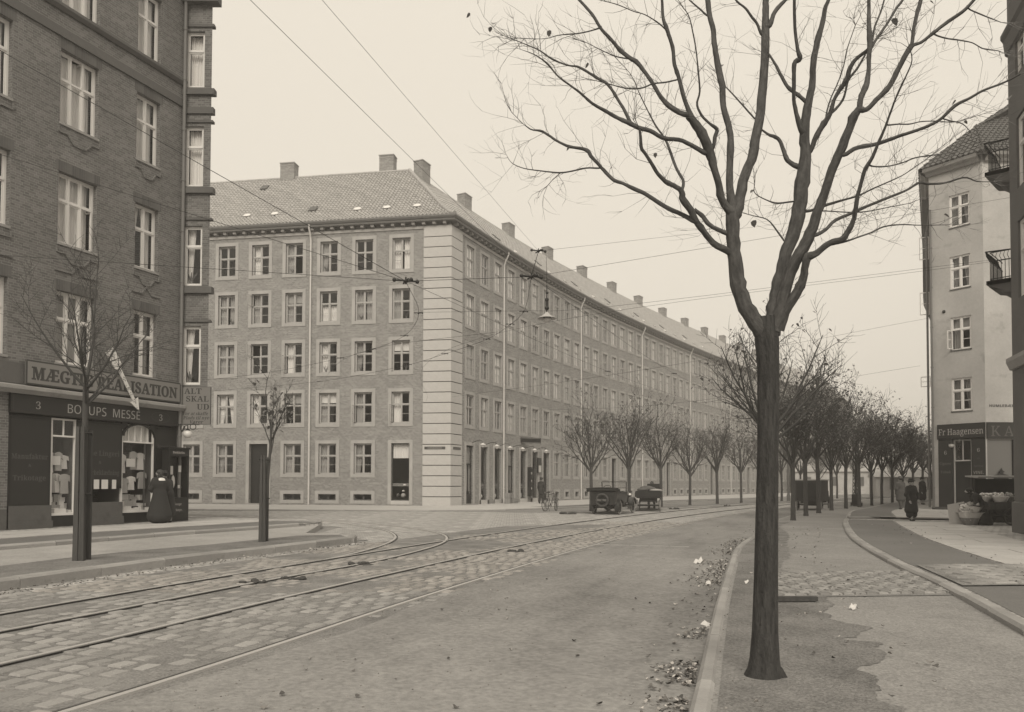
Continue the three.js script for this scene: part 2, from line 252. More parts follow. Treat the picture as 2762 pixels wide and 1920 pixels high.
function sweepGeo(face, s0, s1, step, prof, m0 = 0, m1 = 0) { // closed profile [out, y] along a face; m0, m1: mitre per metre of out at the ends
  const q = [], n = Math.max(1, Math.ceil((s1 - s0) / step));
  const at = (i, [o, y]) => { const t = i / n, s = s0 + (s1 - s0) * t + (i === 0 ? m0 * o : 0) + (i === n ? m1 * o : 0); return onFace(face, s, y, o); };
  for (let i = 0; i < n; i++) for (let k = 0; k < prof.length; k++) { const a = prof[k], b = prof[(k + 1) % prof.length], l = Math.hypot(a[0] - b[0], a[1] - b[1]), x0 = i / n * (s1 - s0), x1 = (i + 1) / n * (s1 - s0); q.push([at(i, a), at(i + 1, a), at(i + 1, b), at(i, b), null, [[x0, 0], [x1, 0], [x1, l], [x0, l]]]); }
  return quads(q);
}
function tileGeo(face, range, prof, w, e, wave = 0.042) { // pantiles: prof = [[out, y], ...] from eave to ridge
  const len = [0]; for (let i = 1; i < prof.length; i++) len.push(len[i - 1] + Math.hypot(prof[i][0] - prof[i - 1][0], prof[i][1] - prof[i - 1][1]));
  const T = len[len.length - 1], R = Math.ceil(T / e);
  const pr = (t) => { t = Math.min(T, t); let i = 0; while (i < len.length - 2 && len[i + 1] < t) i++; const k = (t - len[i]) / (len[i + 1] - len[i]), a = prof[i], b = prof[i + 1], l = len[i + 1] - len[i]; return [a[0] + (b[0] - a[0]) * k, a[1] + (b[1] - a[1]) * k, -(b[1] - a[1]) / l * -1, (b[0] - a[0]) / l]; };
  const pos = [], uv = [], sub = 4;
  const vert = (s, t, lift) => { const [o, y, dy, dn] = pr(t), f = face(s), no = dy, ny = -dn; return V3(f.p.x + f.n.x * (o + no * lift), y + ny * lift, f.p.z + f.n.z * (o + no * lift)); };
  const S = (f) => wave * Math.sin(2 * Math.PI * f) + wave * 0.3 * Math.sin(4 * Math.PI * f);
  for (let j = 0; j < R; j++) {
    const t0 = j * e, t1 = Math.min(T, (j + 1) * e); const [a0, b0] = range(-pr(t0)[0]), [a1, b1] = range(-pr(t1)[0]); const lo = Math.min(a0, a1), hi = Math.max(b0, b1);
    for (let i = Math.floor(lo / w); i * w < hi; i++) for (let k = 0; k < sub; k++) {
      const f0 = k / sub, f1 = (k + 1) / sub, sa = (i + f0) * w, sb = (i + f1) * w; const cl = (s, a, b) => Math.min(b, Math.max(a, s));
      const p0s = cl(sa, a0, b0), p1s = cl(sb, a0, b0), q0s = cl(sa, a1, b1), q1s = cl(sb, a1, b1); if (p1s - p0s < 1e-4 && q1s - q0s < 1e-4) continue;
      const ju = ((i * 131 + j * 57) % 23) * 0.31, jv = ((i * 17 + j * 89) % 19) * 0.37, jit = ((i * 73 + j * 151) % 17) / 17 * 0.008;
      const A = vert(p0s, t0, 0.05 + S(f0) + jit), Bq = vert(p1s, t0, 0.05 + S(f1) + jit), C = vert(q1s, t1, 0.004 + S(f1) + jit), Dq = vert(q0s, t1, 0.004 + S(f0) + jit), A2 = vert(p0s, t0, S(f0) - 0.004), B2 = vert(p1s, t0, S(f1) - 0.004);
      for (const [p, s, t] of [[A, sa, t0], [Bq, sb, t0], [C, sb, t1], [A, sa, t0], [C, sb, t1], [Dq, sa, t1], [A2, sa, t0], [B2, sb, t0], [Bq, sb, t0], [A2, sa, t0], [Bq, sb, t0], [A, sa, t0]]) { pos.push(p.x, p.y, p.z); uv.push(s + ju, t + jv); }
    }
  }
  const g = new THREE.BufferGeometry(); g.setAttribute('position', new THREE.Float32BufferAttribute(pos, 3)); g.setAttribute('uv', new THREE.Float32BufferAttribute(uv, 2)); g.computeVertexNormals(); return g;
}

// ---------------------------------------------------------------- windows
const winCache = {};
function winSpec(w, h, cols, tr, bar, fr = 0.05, mu = 0.055) { // tr: height of the transom as a share; bar: glazing bar in the lower lights
  const key = [w, h, cols, tr, bar, fr, mu].map((v) => typeof v === 'number' ? v.toFixed(3) : v).join(); if (winCache[key]) return winCache[key];
  const f = new B(), lights = [];
  f.span(-w / 2, -w / 2 + fr, 0, h, -0.07, 0).span(w / 2 - fr, w / 2, 0, h, -0.07, 0).span(-w / 2 + fr, w / 2 - fr, 0, fr, -0.07, 0).span(-w / 2 + fr, w / 2 - fr, h - fr, h, -0.07, 0);
  const iw = w - 2 * fr, cw = (iw - mu * (cols - 1)) / cols, ty = h * tr;
  f.span(-w / 2 + fr, w / 2 - fr, ty - mu / 2, ty + mu / 2, -0.065, 0.012);
  for (let c = 0; c < cols; c++) {
    const x0 = -w / 2 + fr + c * (cw + mu), x1 = x0 + cw;
    if (c) { f.span(x0 - mu, x0, fr, ty - mu / 2, -0.062, 0.008); f.span(x0 - mu, x0, ty + mu / 2, h - fr, -0.062, 0.008); }
    for (const [y0, y1, low] of [[fr, ty - mu / 2, 1], [ty + mu / 2, h - fr, 0]]) lights.push({ x0, x1, y0, y1, low, c });
  }
  const panes = [], sash = (b, L, z) => { const t = Math.min(0.036, (L.x1 - L.x0) * 0.12), { x0, x1, y0, y1 } = L; b.span(x0, x0 + t, y0, y1, z - 0.035, z).span(x1 - t, x1, y0, y1, z - 0.035, z).span(x0 + t, x1 - t, y0, y0 + t, z - 0.035, z).span(x0 + t, x1 - t, y1 - t, y1, z - 0.035, z); if (L.low && bar) b.span(x0 + t, x1 - t, (y0 + y1) / 2 - 0.011, (y0 + y1) / 2 + 0.011, z - 0.03, z - 0.004); return t; };
  return winCache[key] = { w, h, fr, f, lights, sash, bar, built: {} };
}
const planeCache = {};
const plane = (w, h) => planeCache[w.toFixed(3) + '_' + h.toFixed(3)] ??= new THREE.PlaneGeometry(w, h);
const curtainCache = {};
function curtainGeo(w, h, folds, tied) { return curtainCache[[w, h, folds, tied].join()] ??= (() => { const g = new THREE.PlaneGeometry(w, h, folds * 4, tied ? 6 : 1), p = g.attributes.position; for (let i = 0; i < p.count; i++) { const u = p.getX(i) / w + 0.5, v = p.getY(i) / h + 0.5; p.setZ(i, 0.03 * Math.sin(u * folds * 6.283) + 0.012 * Math.sin(u * 17)); if (tied) p.setX(i, -w / 2 + u * w * (1 - 0.55 * Math.pow(Math.max(0, 1 - v), 0.8) * tied)); } g.computeVertexNormals(); return g; })(); }
// o: inset, frame, glass, whole (one sheet of glass), curtains, surround [width, proud, material], sill, open: list of lights standing open
function addWindow(parent, face, s, y, spec, o) {
  const open = o.open ?? [], key = open.join('.');
  const fg = spec.built[key] ??= (() => { const b = new B(); for (const g of spec.f.g) b.add(g.clone()); spec.lights.forEach((L, i) => { if (!open.includes(i)) spec.sash(b, L, -0.012); }); return b.geo(false); })();
  const win = place(part(o.name ?? 'window', fg, o.frame, parent), face, s, y, -o.inset);
  const sub = (n, g, m, x, yy, z, ry = 0) => { const c = part(n, g, m, win); c.position.set(x, yy, z); c.rotation.y = ry; return c; };
  if (o.whole) sub('pane', plane(spec.w - 2 * spec.fr, spec.h - 2 * spec.fr), o.glass, 0, spec.h / 2, -0.03);
  else spec.lights.forEach((L, i) => { if (open.includes(i)) return; const w = L.x1 - L.x0 - 0.06, xc = (L.x0 + L.x1) / 2; if (L.low && spec.bar) { const hh = (L.y1 - L.y0) / 2 - 0.047; for (const k of [0, 1]) sub('pane', plane(w, hh), o.glass, xc, L.y0 + 0.036 + hh / 2 + k * (hh + 0.022), -0.03); } else sub('pane', plane(w, L.y1 - L.y0 - 0.06), o.glass, xc, (L.y0 + L.y1) / 2, -0.03); });
  for (const i of open) { const L = spec.lights[i], left = (L.x0 + L.x1) / 2 < 0, w = L.x1 - L.x0; const b = new B(), Z = { x0: 0, x1: w, y0: 0, y1: L.y1 - L.y0, low: L.low }; spec.sash(b, Z, 0.017); const a = left ? -1.75 - 0.2 * (i % 2) : 1.45; const sm = part('open_sash', b.geo(false), o.frame, win); sm.position.set(left ? L.x0 : L.x1, L.y0, 0.02); sm.rotation.y = left ? a : Math.PI - 1.5; const pg = part('pane', plane(w - 0.06, L.y1 - L.y0 - 0.06), o.glass, win); pg.position.copy(sm.position); pg.rotation.y = sm.rotation.y; pg.position.add(V3(w / 2, (L.y1 - L.y0) / 2, 0).applyAxisAngle(up, sm.rotation.y)); }
  const cz = o.cz ?? -0.2, iw = spec.w - 0.1, ih = spec.h - 0.06;
  for (const c of o.curtains ?? []) {
    if (c === 'full') sub('curtain', curtainGeo(iw, ih, 7, 0), o.cloth ?? M.curtain, 0, spec.h / 2, cz);
    if (c === 'left') sub('curtain', curtainGeo(iw * 0.42, ih, 3, 0), o.cloth ?? M.curtain, -iw * 0.29, spec.h / 2, cz);
    if (c === 'right') sub('curtain', curtainGeo(iw * 0.42, ih, 3, 0), o.cloth ?? M.curtain, iw * 0.29, spec.h / 2, cz);
    if (c === 'tiedl') sub('curtain', curtainGeo(iw * 0.5, ih, 4, 1), o.cloth ?? M.curtain, -iw * 0.25, spec.h / 2, cz);
    if (c === 'tiedr') { const m = sub('curtain', curtainGeo(iw * 0.5, ih, 4, 1), o.cloth ?? M.curtain, iw * 0.25, spec.h / 2, cz); m.rotation.y = Math.PI; }
    if (c === 'half') sub('curtain', curtainGeo(iw, ih * 0.55, 7, 0), o.cloth ?? M.curtain, 0, ih * 0.29, cz);
    if (c === 'blind') sub('blind', plane(iw, ih * 0.32), o.cloth ?? M.curtain, 0, spec.h - ih * 0.17, cz + 0.05);
    if (c === 'sheer') sub('curtain', curtainGeo(iw * 0.5, ih, 4, 0), M.curtainDim, -iw * 0.25, spec.h / 2, cz);
    if (c === 'plant') { const b = new B(); const r = rngOf(Math.round(s * 97 + y * 31) + 5); for (let k = 0; k < 9; k++) { const a = r() * 6.28, l = 0.12 + r() * 0.16; b.bar([0, 0.12, 0], [Math.cos(a) * l * 0.7, 0.14 + l, Math.sin(a) * 0.05], 0.03, 0.008); } b.lathe([[0.05, 0], [0.07, 0.12], [0.001, 0.12]], 8); const px = (Math.round(s * 13) % 2 ? 1 : -1) * iw * 0.24; const m = part('potted_plant', b.geo(), M.joinDark, win); m.position.set(px, 0.05, -0.13); }
  }
  if (o.surround) { const [a, pr, mt, drop = a] = o.surround, gk = 'sur' + [a, pr, drop, o.inset].join(), g = spec.built[gk] ??= new B().span(-spec.w / 2 - a, -spec.w / 2, -drop, spec.h + a, 0.0, pr).span(spec.w / 2, spec.w / 2 + a, -drop, spec.h + a, 0.0, pr).span(-spec.w / 2, spec.w / 2, spec.h, spec.h + a, -0.03, pr).span(-spec.w / 2, spec.w / 2, -drop, 0, -0.03, pr).geo(); const sm = part('surround', g, mt, win); sm.position.z = o.inset; }
  if (o.sill) { const [dw, hh, pr, mt] = o.sill; const g = spec.built['sill' + o.sill.slice(0, 3).join() + o.inset] ??= new B().span(-spec.w / 2 - dw, spec.w / 2 + dw, -hh, 0.004, -0.06, o.inset + pr).geo(); part('sill', g, mt, win); }
  return win;
}
const block_ = {};
// ---------------------------------------------------------------- the long block across the side street
{
  const base = [-3.76, 46], block = thing('apartment_block', 'long five-storey brick apartment block with pale quoined corner and tiled hip roof', 'building', [base[0], 0, -base[1]]);
  const A = flatFace(base, [0.987, -0.161], base), path = [[-3.76, 46], [-0.35, 53.36], [6.49, 66.6], [13.97, 78.9], [22.06, 91.4], [31.4, 104.8], [42, 119.6], [53.5, 134.4], [66, 149]];
  const Bf = bentFace(path, base), LB = Bf.length_ - 0.5, EAVE = 17.15;
  const rows = [[14.36, 16.74], [11.24, 13.59], [8.04, 10.39], [4.87, 7.22]];
  const ww = 1.16, su = 0.21, colsA = [-21.6, -19.3, -17.02, -14.72, -12.43, -10.14, -7.83, -5.52, -3.12];
  const holesA = [], holesB = [], todo = [];
  const openA = { '-10.14,0': [2], '-17.02,1': [2], '-14.72,1': [2], '-12.43,1': [1], '-12.43,2': [1], '-10.14,2': [0], '-10.14,3': [0], '-5.52,3': [0], '-3.12,3': [0], '-3.12,0': [2] };
  const sets = [['sheer'], ['left', 'right'], ['tiedl', 'tiedr'], [], ['left', 'plant'], ['blind', 'plant'], ['half'], ['left'], ['tiedl', 'plant'], ['left', 'right', 'plant'], ['sheer', 'blind']];
  const r = rngOf(404);
  const specA = winSpec(ww, 1.94, 2, 0.6, true, 0.06, 0.06), specB = winSpec(1.06, 1.94, 2, 0.6, true, 0.05, 0.06);
  colsA.forEach((c) => rows.forEach(([y0, y1], k) => { holesA.push([c - ww / 2, c + ww / 2, y0 + su, y1 - su]); todo.push([A, c, y0 + su, winSpec(ww, y1 - y0 - 2 * su, 2, 0.6, true, 0.06, 0.06), { inset: 0.13, frame: M.cream, glass: M.glass, curtains: sets[Math.floor(r() * sets.length)], cloth: r() < 0.5 ? M.curtain : M.curtainDim, surround: [su, 0.035, M.surround], open: openA[c + ',' + k] }]); }));
  for (const c of colsA) {
    if (c === -12.43) { holesA.push([c - 0.62, c + 0.62, 0.1, 3.85]); continue; }
    if (c === -3.12) { holesA.push([c - 0.58, c + 0.58, 0.32, 3.84]); continue; }
    holesA.push([c - ww / 2, c + ww / 2, 1.94, 3.84], [c - ww / 2, c + ww / 2, 0.32, 0.70]);
    todo.push([A, c, 1.94, winSpec(ww, 1.9, 2, 0.6, true, 0.06, 0.06), { inset: 0.13, frame: M.cream, glass: M.glass, curtains: [['sheer'], ['left'], [], ['tiedl']][Math.floor(r() * 4)], cloth: M.curtainDim, surround: [su, 0.035, M.surround] }]);
    todo.push([A, c, 0.32, winSpec(ww, 0.38, 2, 0.99, false, 0.03, 0.03), { name: 'basement_window', inset: 0.16, frame: M.joinDark, glass: M.glass, whole: true, surround: [su, 0.035, M.surround] }]);
  }
  const doorsB = new Set([6, 13, 20, 27, 34, 41, 48]), wb = 1.04, sb = 0.19, nB = 51, colB = (k) => 2.56 + 2.052 * k;
  const openB = { '5,0': [1, 3], '13,2': [2], '7,2': [2], '5,1': [0], '2,3': [2], '17,1': [2], '5,2': [0] };
  for (let k = 0; k < nB; k++) {
    const c = colB(k);
    rows.forEach(([y0, y1], q) => { holesB.push([c - wb / 2, c + wb / 2, y0 + sb, y1 - sb]); const x = r(); todo.push([Bf, c, y0 + sb, winSpec(wb, y1 - y0 - 2 * sb, 2, 0.6, true, 0.05, 0.055), { inset: 0.07, cz: -0.09, frame: M.cream, glass: M.glassOld, whole: true, curtains: x < 0.62 ? ['full'] : x < 0.85 ? ['left', 'right'] : ['left'], cloth: q < 2 ? M.curtain : r() < 0.4 ? M.curtain : M.curtainDim, surround: [sb, 0.03, M.surround], open: openB[k + ',' + q] }]); });  // pale full curtains, brightest in upper rows, stand in for sky mirrored in panes
    if (k < 6) holesB.push([c - 0.5, c + 0.5, k === 0 || k === 3 ? 0.1 : 0.3, 3.8]);
    else if (doorsB.has(k)) holesB.push([c - 0.56, c + 0.56, 0.1, 3.8]);
    else { holesB.push([c - wb / 2, c + wb / 2, 1.94, 3.84], [c - 0.36, c + 0.36, 0.3, 0.72]);
      todo.push([Bf, c, 1.94, winSpec(wb, 1.9, 2, 0.6, true, 0.05, 0.055), { inset: 0.07, frame: M.cream, glass: M.glass, whole: true, curtains: r() < 0.5 ? ['full'] : ['half'], cloth: M.curtainDim, surround: [sb, 0.03, M.surround] }]);
      todo.push([Bf, c, 0.3, winSpec(0.72, 0.42, 1, 0.99, false, 0.03, 0.03), { name: 'basement_window', inset: 0.16, frame: M.joinDark, glass: M.glass, whole: true, surround: [0.2, 0.03, M.surround] }]); }
  }
  part('wall', wallGeo(A, -30, 0, -0.06, EAVE, holesA, 0.26), M.brickMain, block);
  part('wall', wallGeo(Bf, 0, LB, -0.06, EAVE, holesB, 0.26, 2.2), M.brickMain, block);
  for (const [f, a, b] of [[A, -30, -3.34], [Bf, 3.34, LB]]) { const q = []; for (let s = a; s < b - 0.01; s += 2.3) { const e = Math.min(b, s + 2.3); q.push([onFace(f, s, -0.06, -4.4), onFace(f, e, -0.06, -4.4), onFace(f, e, EAVE, -4.4), onFace(f, s, EAVE, -4.4), null, null]); } part('inner_wall', quads(q), M.room, block); }
  for (const y of [1.2, 4.4, 7.55, 10.75, 13.9, 16.95]) { const p = [[-0.27, y], [-0.27, y + 0.18], [-4.4, y + 0.18], [-4.4, y]]; part('floor', sweepGeo(A, -30, -0.2, 40, p, 0, 0.759), M.room, block); part('floor', sweepGeo(Bf, 0.2, LB, 2.2, p, -0.759, 0), M.room, block); }
  { const e = Bf(LB), q = [[e.p.clone().setY(-0.06), e.p.clone().addScaledVector(e.n, -11.8).setY(-0.06), e.p.clone().addScaledVector(e.n, -11.8).setY(EAVE), e.p.clone().setY(EAVE), null, [[0, 0], [11.8, 0], [11.8, EAVE], [0, EAVE]]], [e.p.clone().setY(EAVE), e.p.clone().addScaledVector(e.n, -11.8).setY(EAVE), e.p.clone().addScaledVector(e.n, -5.9).setY(23.25), e.p.clone().addScaledVector(e.n, -5.9).setY(23.25), null, [[0, 0], [11.8, 0], [5.9, 6], [5.9, 6]]]]; part('gable_wall', quads(q), M.brickMain, block); }
  for (const t of todo) addWindow(block, ...t);
  // doors and shop openings
  const doorGeo = new B().span(-0.62, 0.62, 0, 3.75, -0.06, 0).span(-0.5, -0.06, 0.3, 1.2, 0, 0.02).span(0.06, 0.5, 0.3, 1.2, 0, 0.02).span(-0.5, -0.06, 1.4, 2.5, 0, 0.02).span(0.06, 0.5, 1.4, 2.5, 0, 0.02).span(-0.02, 0.02, 0.02, 2.62, 0, 0.03).span(-0.6, 0.6, 2.62, 2.74, 0, 0.035).geo();
  const doorSur = (w, y0, y1) => new B().span(-w / 2 - 0.21, -w / 2, y0, y1 + 0.21, 0, 0.035).span(w / 2, w / 2 + 0.21, y0, y1 + 0.21, 0, 0.035).span(-w / 2, w / 2, y1, y1 + 0.21, -0.03, 0.035).geo();
  const surA = doorSur(1.24, 0, 3.85), surB = doorSur(1.12, 0, 3.8), surS = doorSur(1.0, 0.02, 3.8), step = new B().span(-0.85, 0.85, -0.06, 0.1, -0.2, 0.22).geo(), cillS = new B().span(-0.71, 0.71, 0.02, 0.3, -0.03, 0.035).geo();
  const door = (f, s, sur, w) => { const d = place(part('door', doorGeo, M.darkPaint, block), f, s, 0.1, -0.24); d.scale.x = w / 1.24; const q = place(part('surround', sur, M.surround, block), f, s, 0, 0); place(part('door_step', step, M.stone, block), f, s, 0, 0); };
  door(A, -12.43, surA, 1.24); for (const k of doorsB) if (k < nB) door(Bf, colB(k), surB, 1.12);
  const shopFrame = (doorway) => { const b = new B(), y0 = doorway ? 0 : 0.2; b.span(-0.5, -0.44, y0, 3.7, -0.06, 0).span(0.44, 0.5, y0, 3.7, -0.06, 0).span(-0.44, 0.44, 3.64, 3.7, -0.06, 0).span(-0.44, 0.44, y0, y0 + (doorway ? 0.6 : 0.07), -0.05, 0); if (doorway) b.span(-0.44, 0.44, 2.45, 2.55, -0.05, 0.01).span(-0.03, 0.03, 0.6, 2.45, -0.04, 0); return b.geo(); };
  const sfD = shopFrame(true), sfW = shopFrame(false);
  for (let k = 0; k < 6; k++) { const dw = k === 0 || k === 3, c = colB(k), m = place(part(dw ? 'shop_door' : 'shop_window', dw ? sfD : sfW, dw ? M.darkPaint : M.joinDark, block), Bf, c, 0.1, -0.12); const g = part('pane', plane(0.88, dw ? 3.0 : 3.3), M.glass, m); g.position.set(0, dw ? 2.1 : 2.0, -0.03); if (dw) { const c2 = part('blind', plane(0.86, 2.8), M.curtainDim, m); c2.position.set(0, 2.2, -0.12); } place(part('surround', surS, M.surround, block), Bf, c, 0, 0); if (!dw) place(part('sill', cillS, M.plaster, block), Bf, c, 0, 0); else place(part('door_step', step, M.stone, block), Bf, c, 0, 0); }
  { const m = place(part('shop_window', new B().span(-0.58, -0.53, 0, 3.52, -0.06, 0).span(0.53, 0.58, 0, 3.52, -0.06, 0).span(-0.53, 0.53, 3.47, 3.52, -0.06, 0).span(-0.53, 0.53, 0, 0.05, -0.06, 0).geo(), M.joinDark, block), A, -3.12, 0.32, -0.08); const g = part('pane', plane(1.06, 3.42), M.glass, m); g.position.set(0, 1.76, -0.03); const v = part('valance', curtainGeo(1.04, 0.85, 9, 0), M.curtain, m); v.position.set(0, 3.03, -0.18); place(part('surround', doorSur(1.16, 0.08, 3.84), M.surround, block), A, -3.12, 0, 0); place(part('sill', new B().span(-0.58, 0.58, 0.08, 0.32, -0.03, 0.035).geo(), M.plaster, block), A, -3.12, 0, 0); }
  // quoins: rusticated corner blocks wrapping both faces
  const miter = 0.759;
  { const P = (f, s, o) => { const p = onFace(f, s, 0, o); return [p.x, -p.z]; }; const o = 0.085, i = -0.22, plan = [P(A, -1.69, o), P(A, miter * o, o), P(Bf, 1.36, o), P(Bf, 1.36, i), P(A, miter * i, i), P(A, -1.69, i)];
    const g = new THREE.ExtrudeGeometry(new THREE.Shape(plan.map((p) => new THREE.Vector2(...p))), { depth: 0.585, bevelEnabled: false, steps: 1 }); g.rotateX(-Math.PI / 2); const q = metric(prep(g));
    const core = new THREE.ExtrudeGeometry(new THREE.Shape([P(A, -1.68, 0.02), P(A, miter * 0.02, 0.02), P(Bf, 1.35, 0.02), P(Bf, 1.35, i), P(A, miter * i, i), P(A, -1.68, i)].map((p) => new THREE.Vector2(...p))), { depth: 17.1, bevelEnabled: false, steps: 1 }); core.rotateX(-Math.PI / 2); part('quoin_core', metric(prep(core)), M.stoneDark, block);
    for (let k = 0; k < 27; k++) { const m = part('quoin_block', q, M.plaster, block); m.position.y = -0.04 + k * 0.636; } }
  // cornice, brackets, gutter
  const stepB = 2.2, prof = [[-0.05, 17.36], [0.40, 17.36], [0.43, 17.46], [-0.05, 17.46]], fr = [[-0.05, 17.0], [0.06, 17.0], [0.06, 17.16], [-0.05, 17.16]], gut = [[0.36, 17.463], [0.46, 17.5], [0.52, 17.6], [0.52, 17.68], [0.36, 17.68]], back = [[-0.25, 17.163], [0.03, 17.163], [0.03, 17.357], [-0.25, 17.357]];
  for (const [n, p, mt] of [['cornice', prof, M.zincDark], ['frieze', fr, M.plaster], ['gutter', gut, M.zincDark], ['cornice_back', back, M.joinDark]]) { part(n, sweepGeo(A, -30, 0, 40, p, 0, miter), mt, block); part(n, sweepGeo(Bf, 0, LB, stepB, p, -miter, 0), mt, block); }
  const br = new B().span(-0.1, 0.1, 17.21, 17.355, 0.032, 0.3).geo();
  for (let s = -0.35; s > -29; s -= 0.655) place(part('bracket', br, M.stone, block), A, s, 0, 0);
  for (let s = 0.35; s < LB; s += 0.655) place(part('bracket', br, M.stone, block), Bf, s, 0, 0);
  // roof
  const rp = [[0.44, 17.7], [-0.15, 18.0], [-0.95, 18.62], [-5.9, 23.25]];
  const wA = part('roof', tileGeo(A, (d) => [-30, -miter * d], rp, 0.245, 0.33), M.tile, block); wA.userData.kind = 'stuff';
  const wB = part('roof', tileGeo(Bf, (d) => [miter * d, LB], rp, 0.245, 0.33), M.tile, block); wB.userData.kind = 'stuff';
  { const q = [], RA = (s) => onFace(A, s, 23.22, -5.9), RB = (s) => onFace(Bf, s, 23.22, -5.9), c = miter * 5.9; q.push([RA(-30), RA(-c), onFace(A, -c * 2, 17.6, -11.8), onFace(A, -30, 17.6, -11.8)]); for (let s = c; s < LB; s += 3) { const e = Math.min(LB, s + 3); q.push([RB(s), RB(e), onFace(Bf, e, 17.6, -11.8), onFace(Bf, s + (s === c ? c : 0), 17.6, -11.8)]); } part('rear_roof', quads(q), M.tile, block);
    const ridge = new B(); const cap = (a, b, rr2) => { const n = Math.max(1, Math.round(a.distanceTo(b) / 0.42)); for (let i = 0; i < n; i++) ridge.rod(a.clone().lerp(b, i / n), a.clone().lerp(b, Math.min(1, (i + 1.06) / n)), rr2, rr2 * 0.88, 7); };
    cap(RA(-30), RA(-c), 0.13); for (let s = c; s < LB - 0.1; s += 2.1) cap(RB(s), RB(Math.min(LB, s + 2.1)), 0.13);
    const hip = rp.map(([o, y]) => onFace(A, miter * o, y + 0.03, o)); for (let i = 0; i < hip.length - 1; i++) cap(hip[i], hip[i + 1], 0.14);
    ridge.mesh('ridge_tiles', M.tile, block).userData.kind = 'stuff'; }
  // chimneys
  const chim = new B().span(-0.52, 0.52, -1.5, 1.08, -0.36, 0.36).geo(), cap = new B().span(-0.56, 0.56, 1.08, 1.15, -0.4, 0.4).span(-0.545, 0.545, 0.9, 0.96, -0.38, 0.38).geo();
  const chimney = (f, s, y, dz = -5.9) => { const m = place(part('chimney', chim, M.brickMain, block), f, s, y, dz); part('chimney_cap', cap, M.stone, m); };
  chimney(A, -13.4, 23.1); chimney(A, -6.2, 23.4, -6.4); chimney(Bf, 5.4, 22.9, -5.4); for (let k = 0; k < 13; k++) chimney(Bf, 12.2 + 7.36 * k, 23.05);
  // oval roof vents, roof lights, downpipes
  const vent = new B().add(new THREE.SphereGeometry(1, 14, 8).scale(0.26, 0.19, 0.05)).geo(), tilt = Math.atan2(4.63, 4.95) - Math.PI / 2;
  const roofThing = (n, g, mt, f, s, o, y) => { const m = place(part(n, g, mt, block), f, s, y, o); m.rotateX(tilt); return m; };
  for (const s of [-14.05, -12.1, -6.45, -4.5, -2.5]) roofThing('roof_vent', vent, M.bright, A, s, -1.17, 18.95);
  const vent2 = new B().span(-0.2, 0.2, -0.12, 0.12, 0, 0.1).geo();
  for (let s = 8.6; s < 60; s += 3.08) roofThing('roof_vent', vent2, s % 6 < 3 ? M.zinc : M.bright, Bf, s, -1.12, 18.86);
  const light = new B().span(-0.24, 0.24, -0.3, 0.3, 0, 0.07).geo(); for (const [s, o, y] of [[-14.6, -4.6, 22.12], [-9.6, -1.5, 19.2]]) roofThing('roof_light', light, M.joinDark, A, s, o, y); for (let s = 10; s < 55; s += 7.3) roofThing('roof_light', light, M.joinDark, Bf, s, -1.9, 19.6);
  const pipe = (f, s, o = 0.1) => { const b = new B(), P = (y, out, ds = 0) => onFace(f, s + ds, y, out); b.tube([P(17.6, 0.42), P(17.3, 0.42), P(16.9, 0.2), P(16.6, o), P(0.05, o)], [0.055, 0.055, 0.055, 0.055, 0.055], 7); for (let y = 1; y < 16; y += 2.4) b.rod(P(y, o), P(y + 0.06, o), 0.07, 0.07, 7); b.mesh('downpipe', M.pipePale, block); };
  pipe(A, -9.0, 0.1); for (let s = 7.42; s < LB; s += 14.36) pipe(Bf, s, 0.09);
  // name plates of the streets, on the corner
  const plate = (f, s, y, w, h, text, out) => { const { board, face } = panelGeo(w, h, 0.015); const m = place(part('street_name_plate', board, M.joinDark, block), f, s, y, out); if (text) { const t = signTex(512, 64, (c, W, Hh) => { c.fillStyle = tone(0.06); c.fillRect(0, 0, W, Hh); c.fillStyle = tone(0.3); c.font = 'bold 46px sans-serif'; c.textAlign = 'center'; c.textBaseline = 'middle'; c.fillText(text, W / 2, Hh / 2 + 2, W - 20); }); part('lettering', face, new THREE.MeshStandardMaterial({ map: t, roughness: 0.6 }), m); } };
  plate(A, -0.92, 3.53, 1.3, 0.16, 'HORNBÆKGADE', 0.095); plate(Bf, 0.7, 3.53, 0.95, 0.16, '', 0.095);
  // shop boards, lamps and show-cases on the long face
  const sb2 = place(tag(new THREE.Group(), 'long dark shop board on the brick wall above the shop windows', 'shop sign'), (s) => { const f = Bf(s); return { ...f, p: f.p.clone().add(V3(base[0], 0, -base[1])) }; }, 11.0, 4.55, 0.5);
  sb2.name = 'shop_sign'; scene.add(sb2); { const b = new B().span(-0.85, 0.85, -0.2, 0.2, -0.03, 0.03); part('board', b.geo(), M.darkPaint, sb2); part('bracket', new B().rod([-0.7, 0.1, -0.5], [-0.7, 0.1, -0.03], 0.015).rod([0.7, 0.1, -0.5], [0.7, 0.1, -0.03], 0.015).geo(), M.iron, sb2); part('border', new B().span(-0.8, 0.8, 0.15, 0.165, 0.031, 0.034).span(-0.8, 0.8, -0.165, -0.15, 0.031, 0.034).geo(), M.cream, sb2); const tx = signTex(512, 96, (c, W, Hh) => { c.fillStyle = tone(0.022); c.fillRect(0, 0, W, Hh); }); sb2.rotateY(-0.6); }
  const W0 = V3(base[0], 0, -base[1]), worldFace = (f) => (s) => { const q = f(s); return { ...q, p: q.p.clone().add(W0) }; }, WB = worldFace(Bf), WA = worldFace(A);
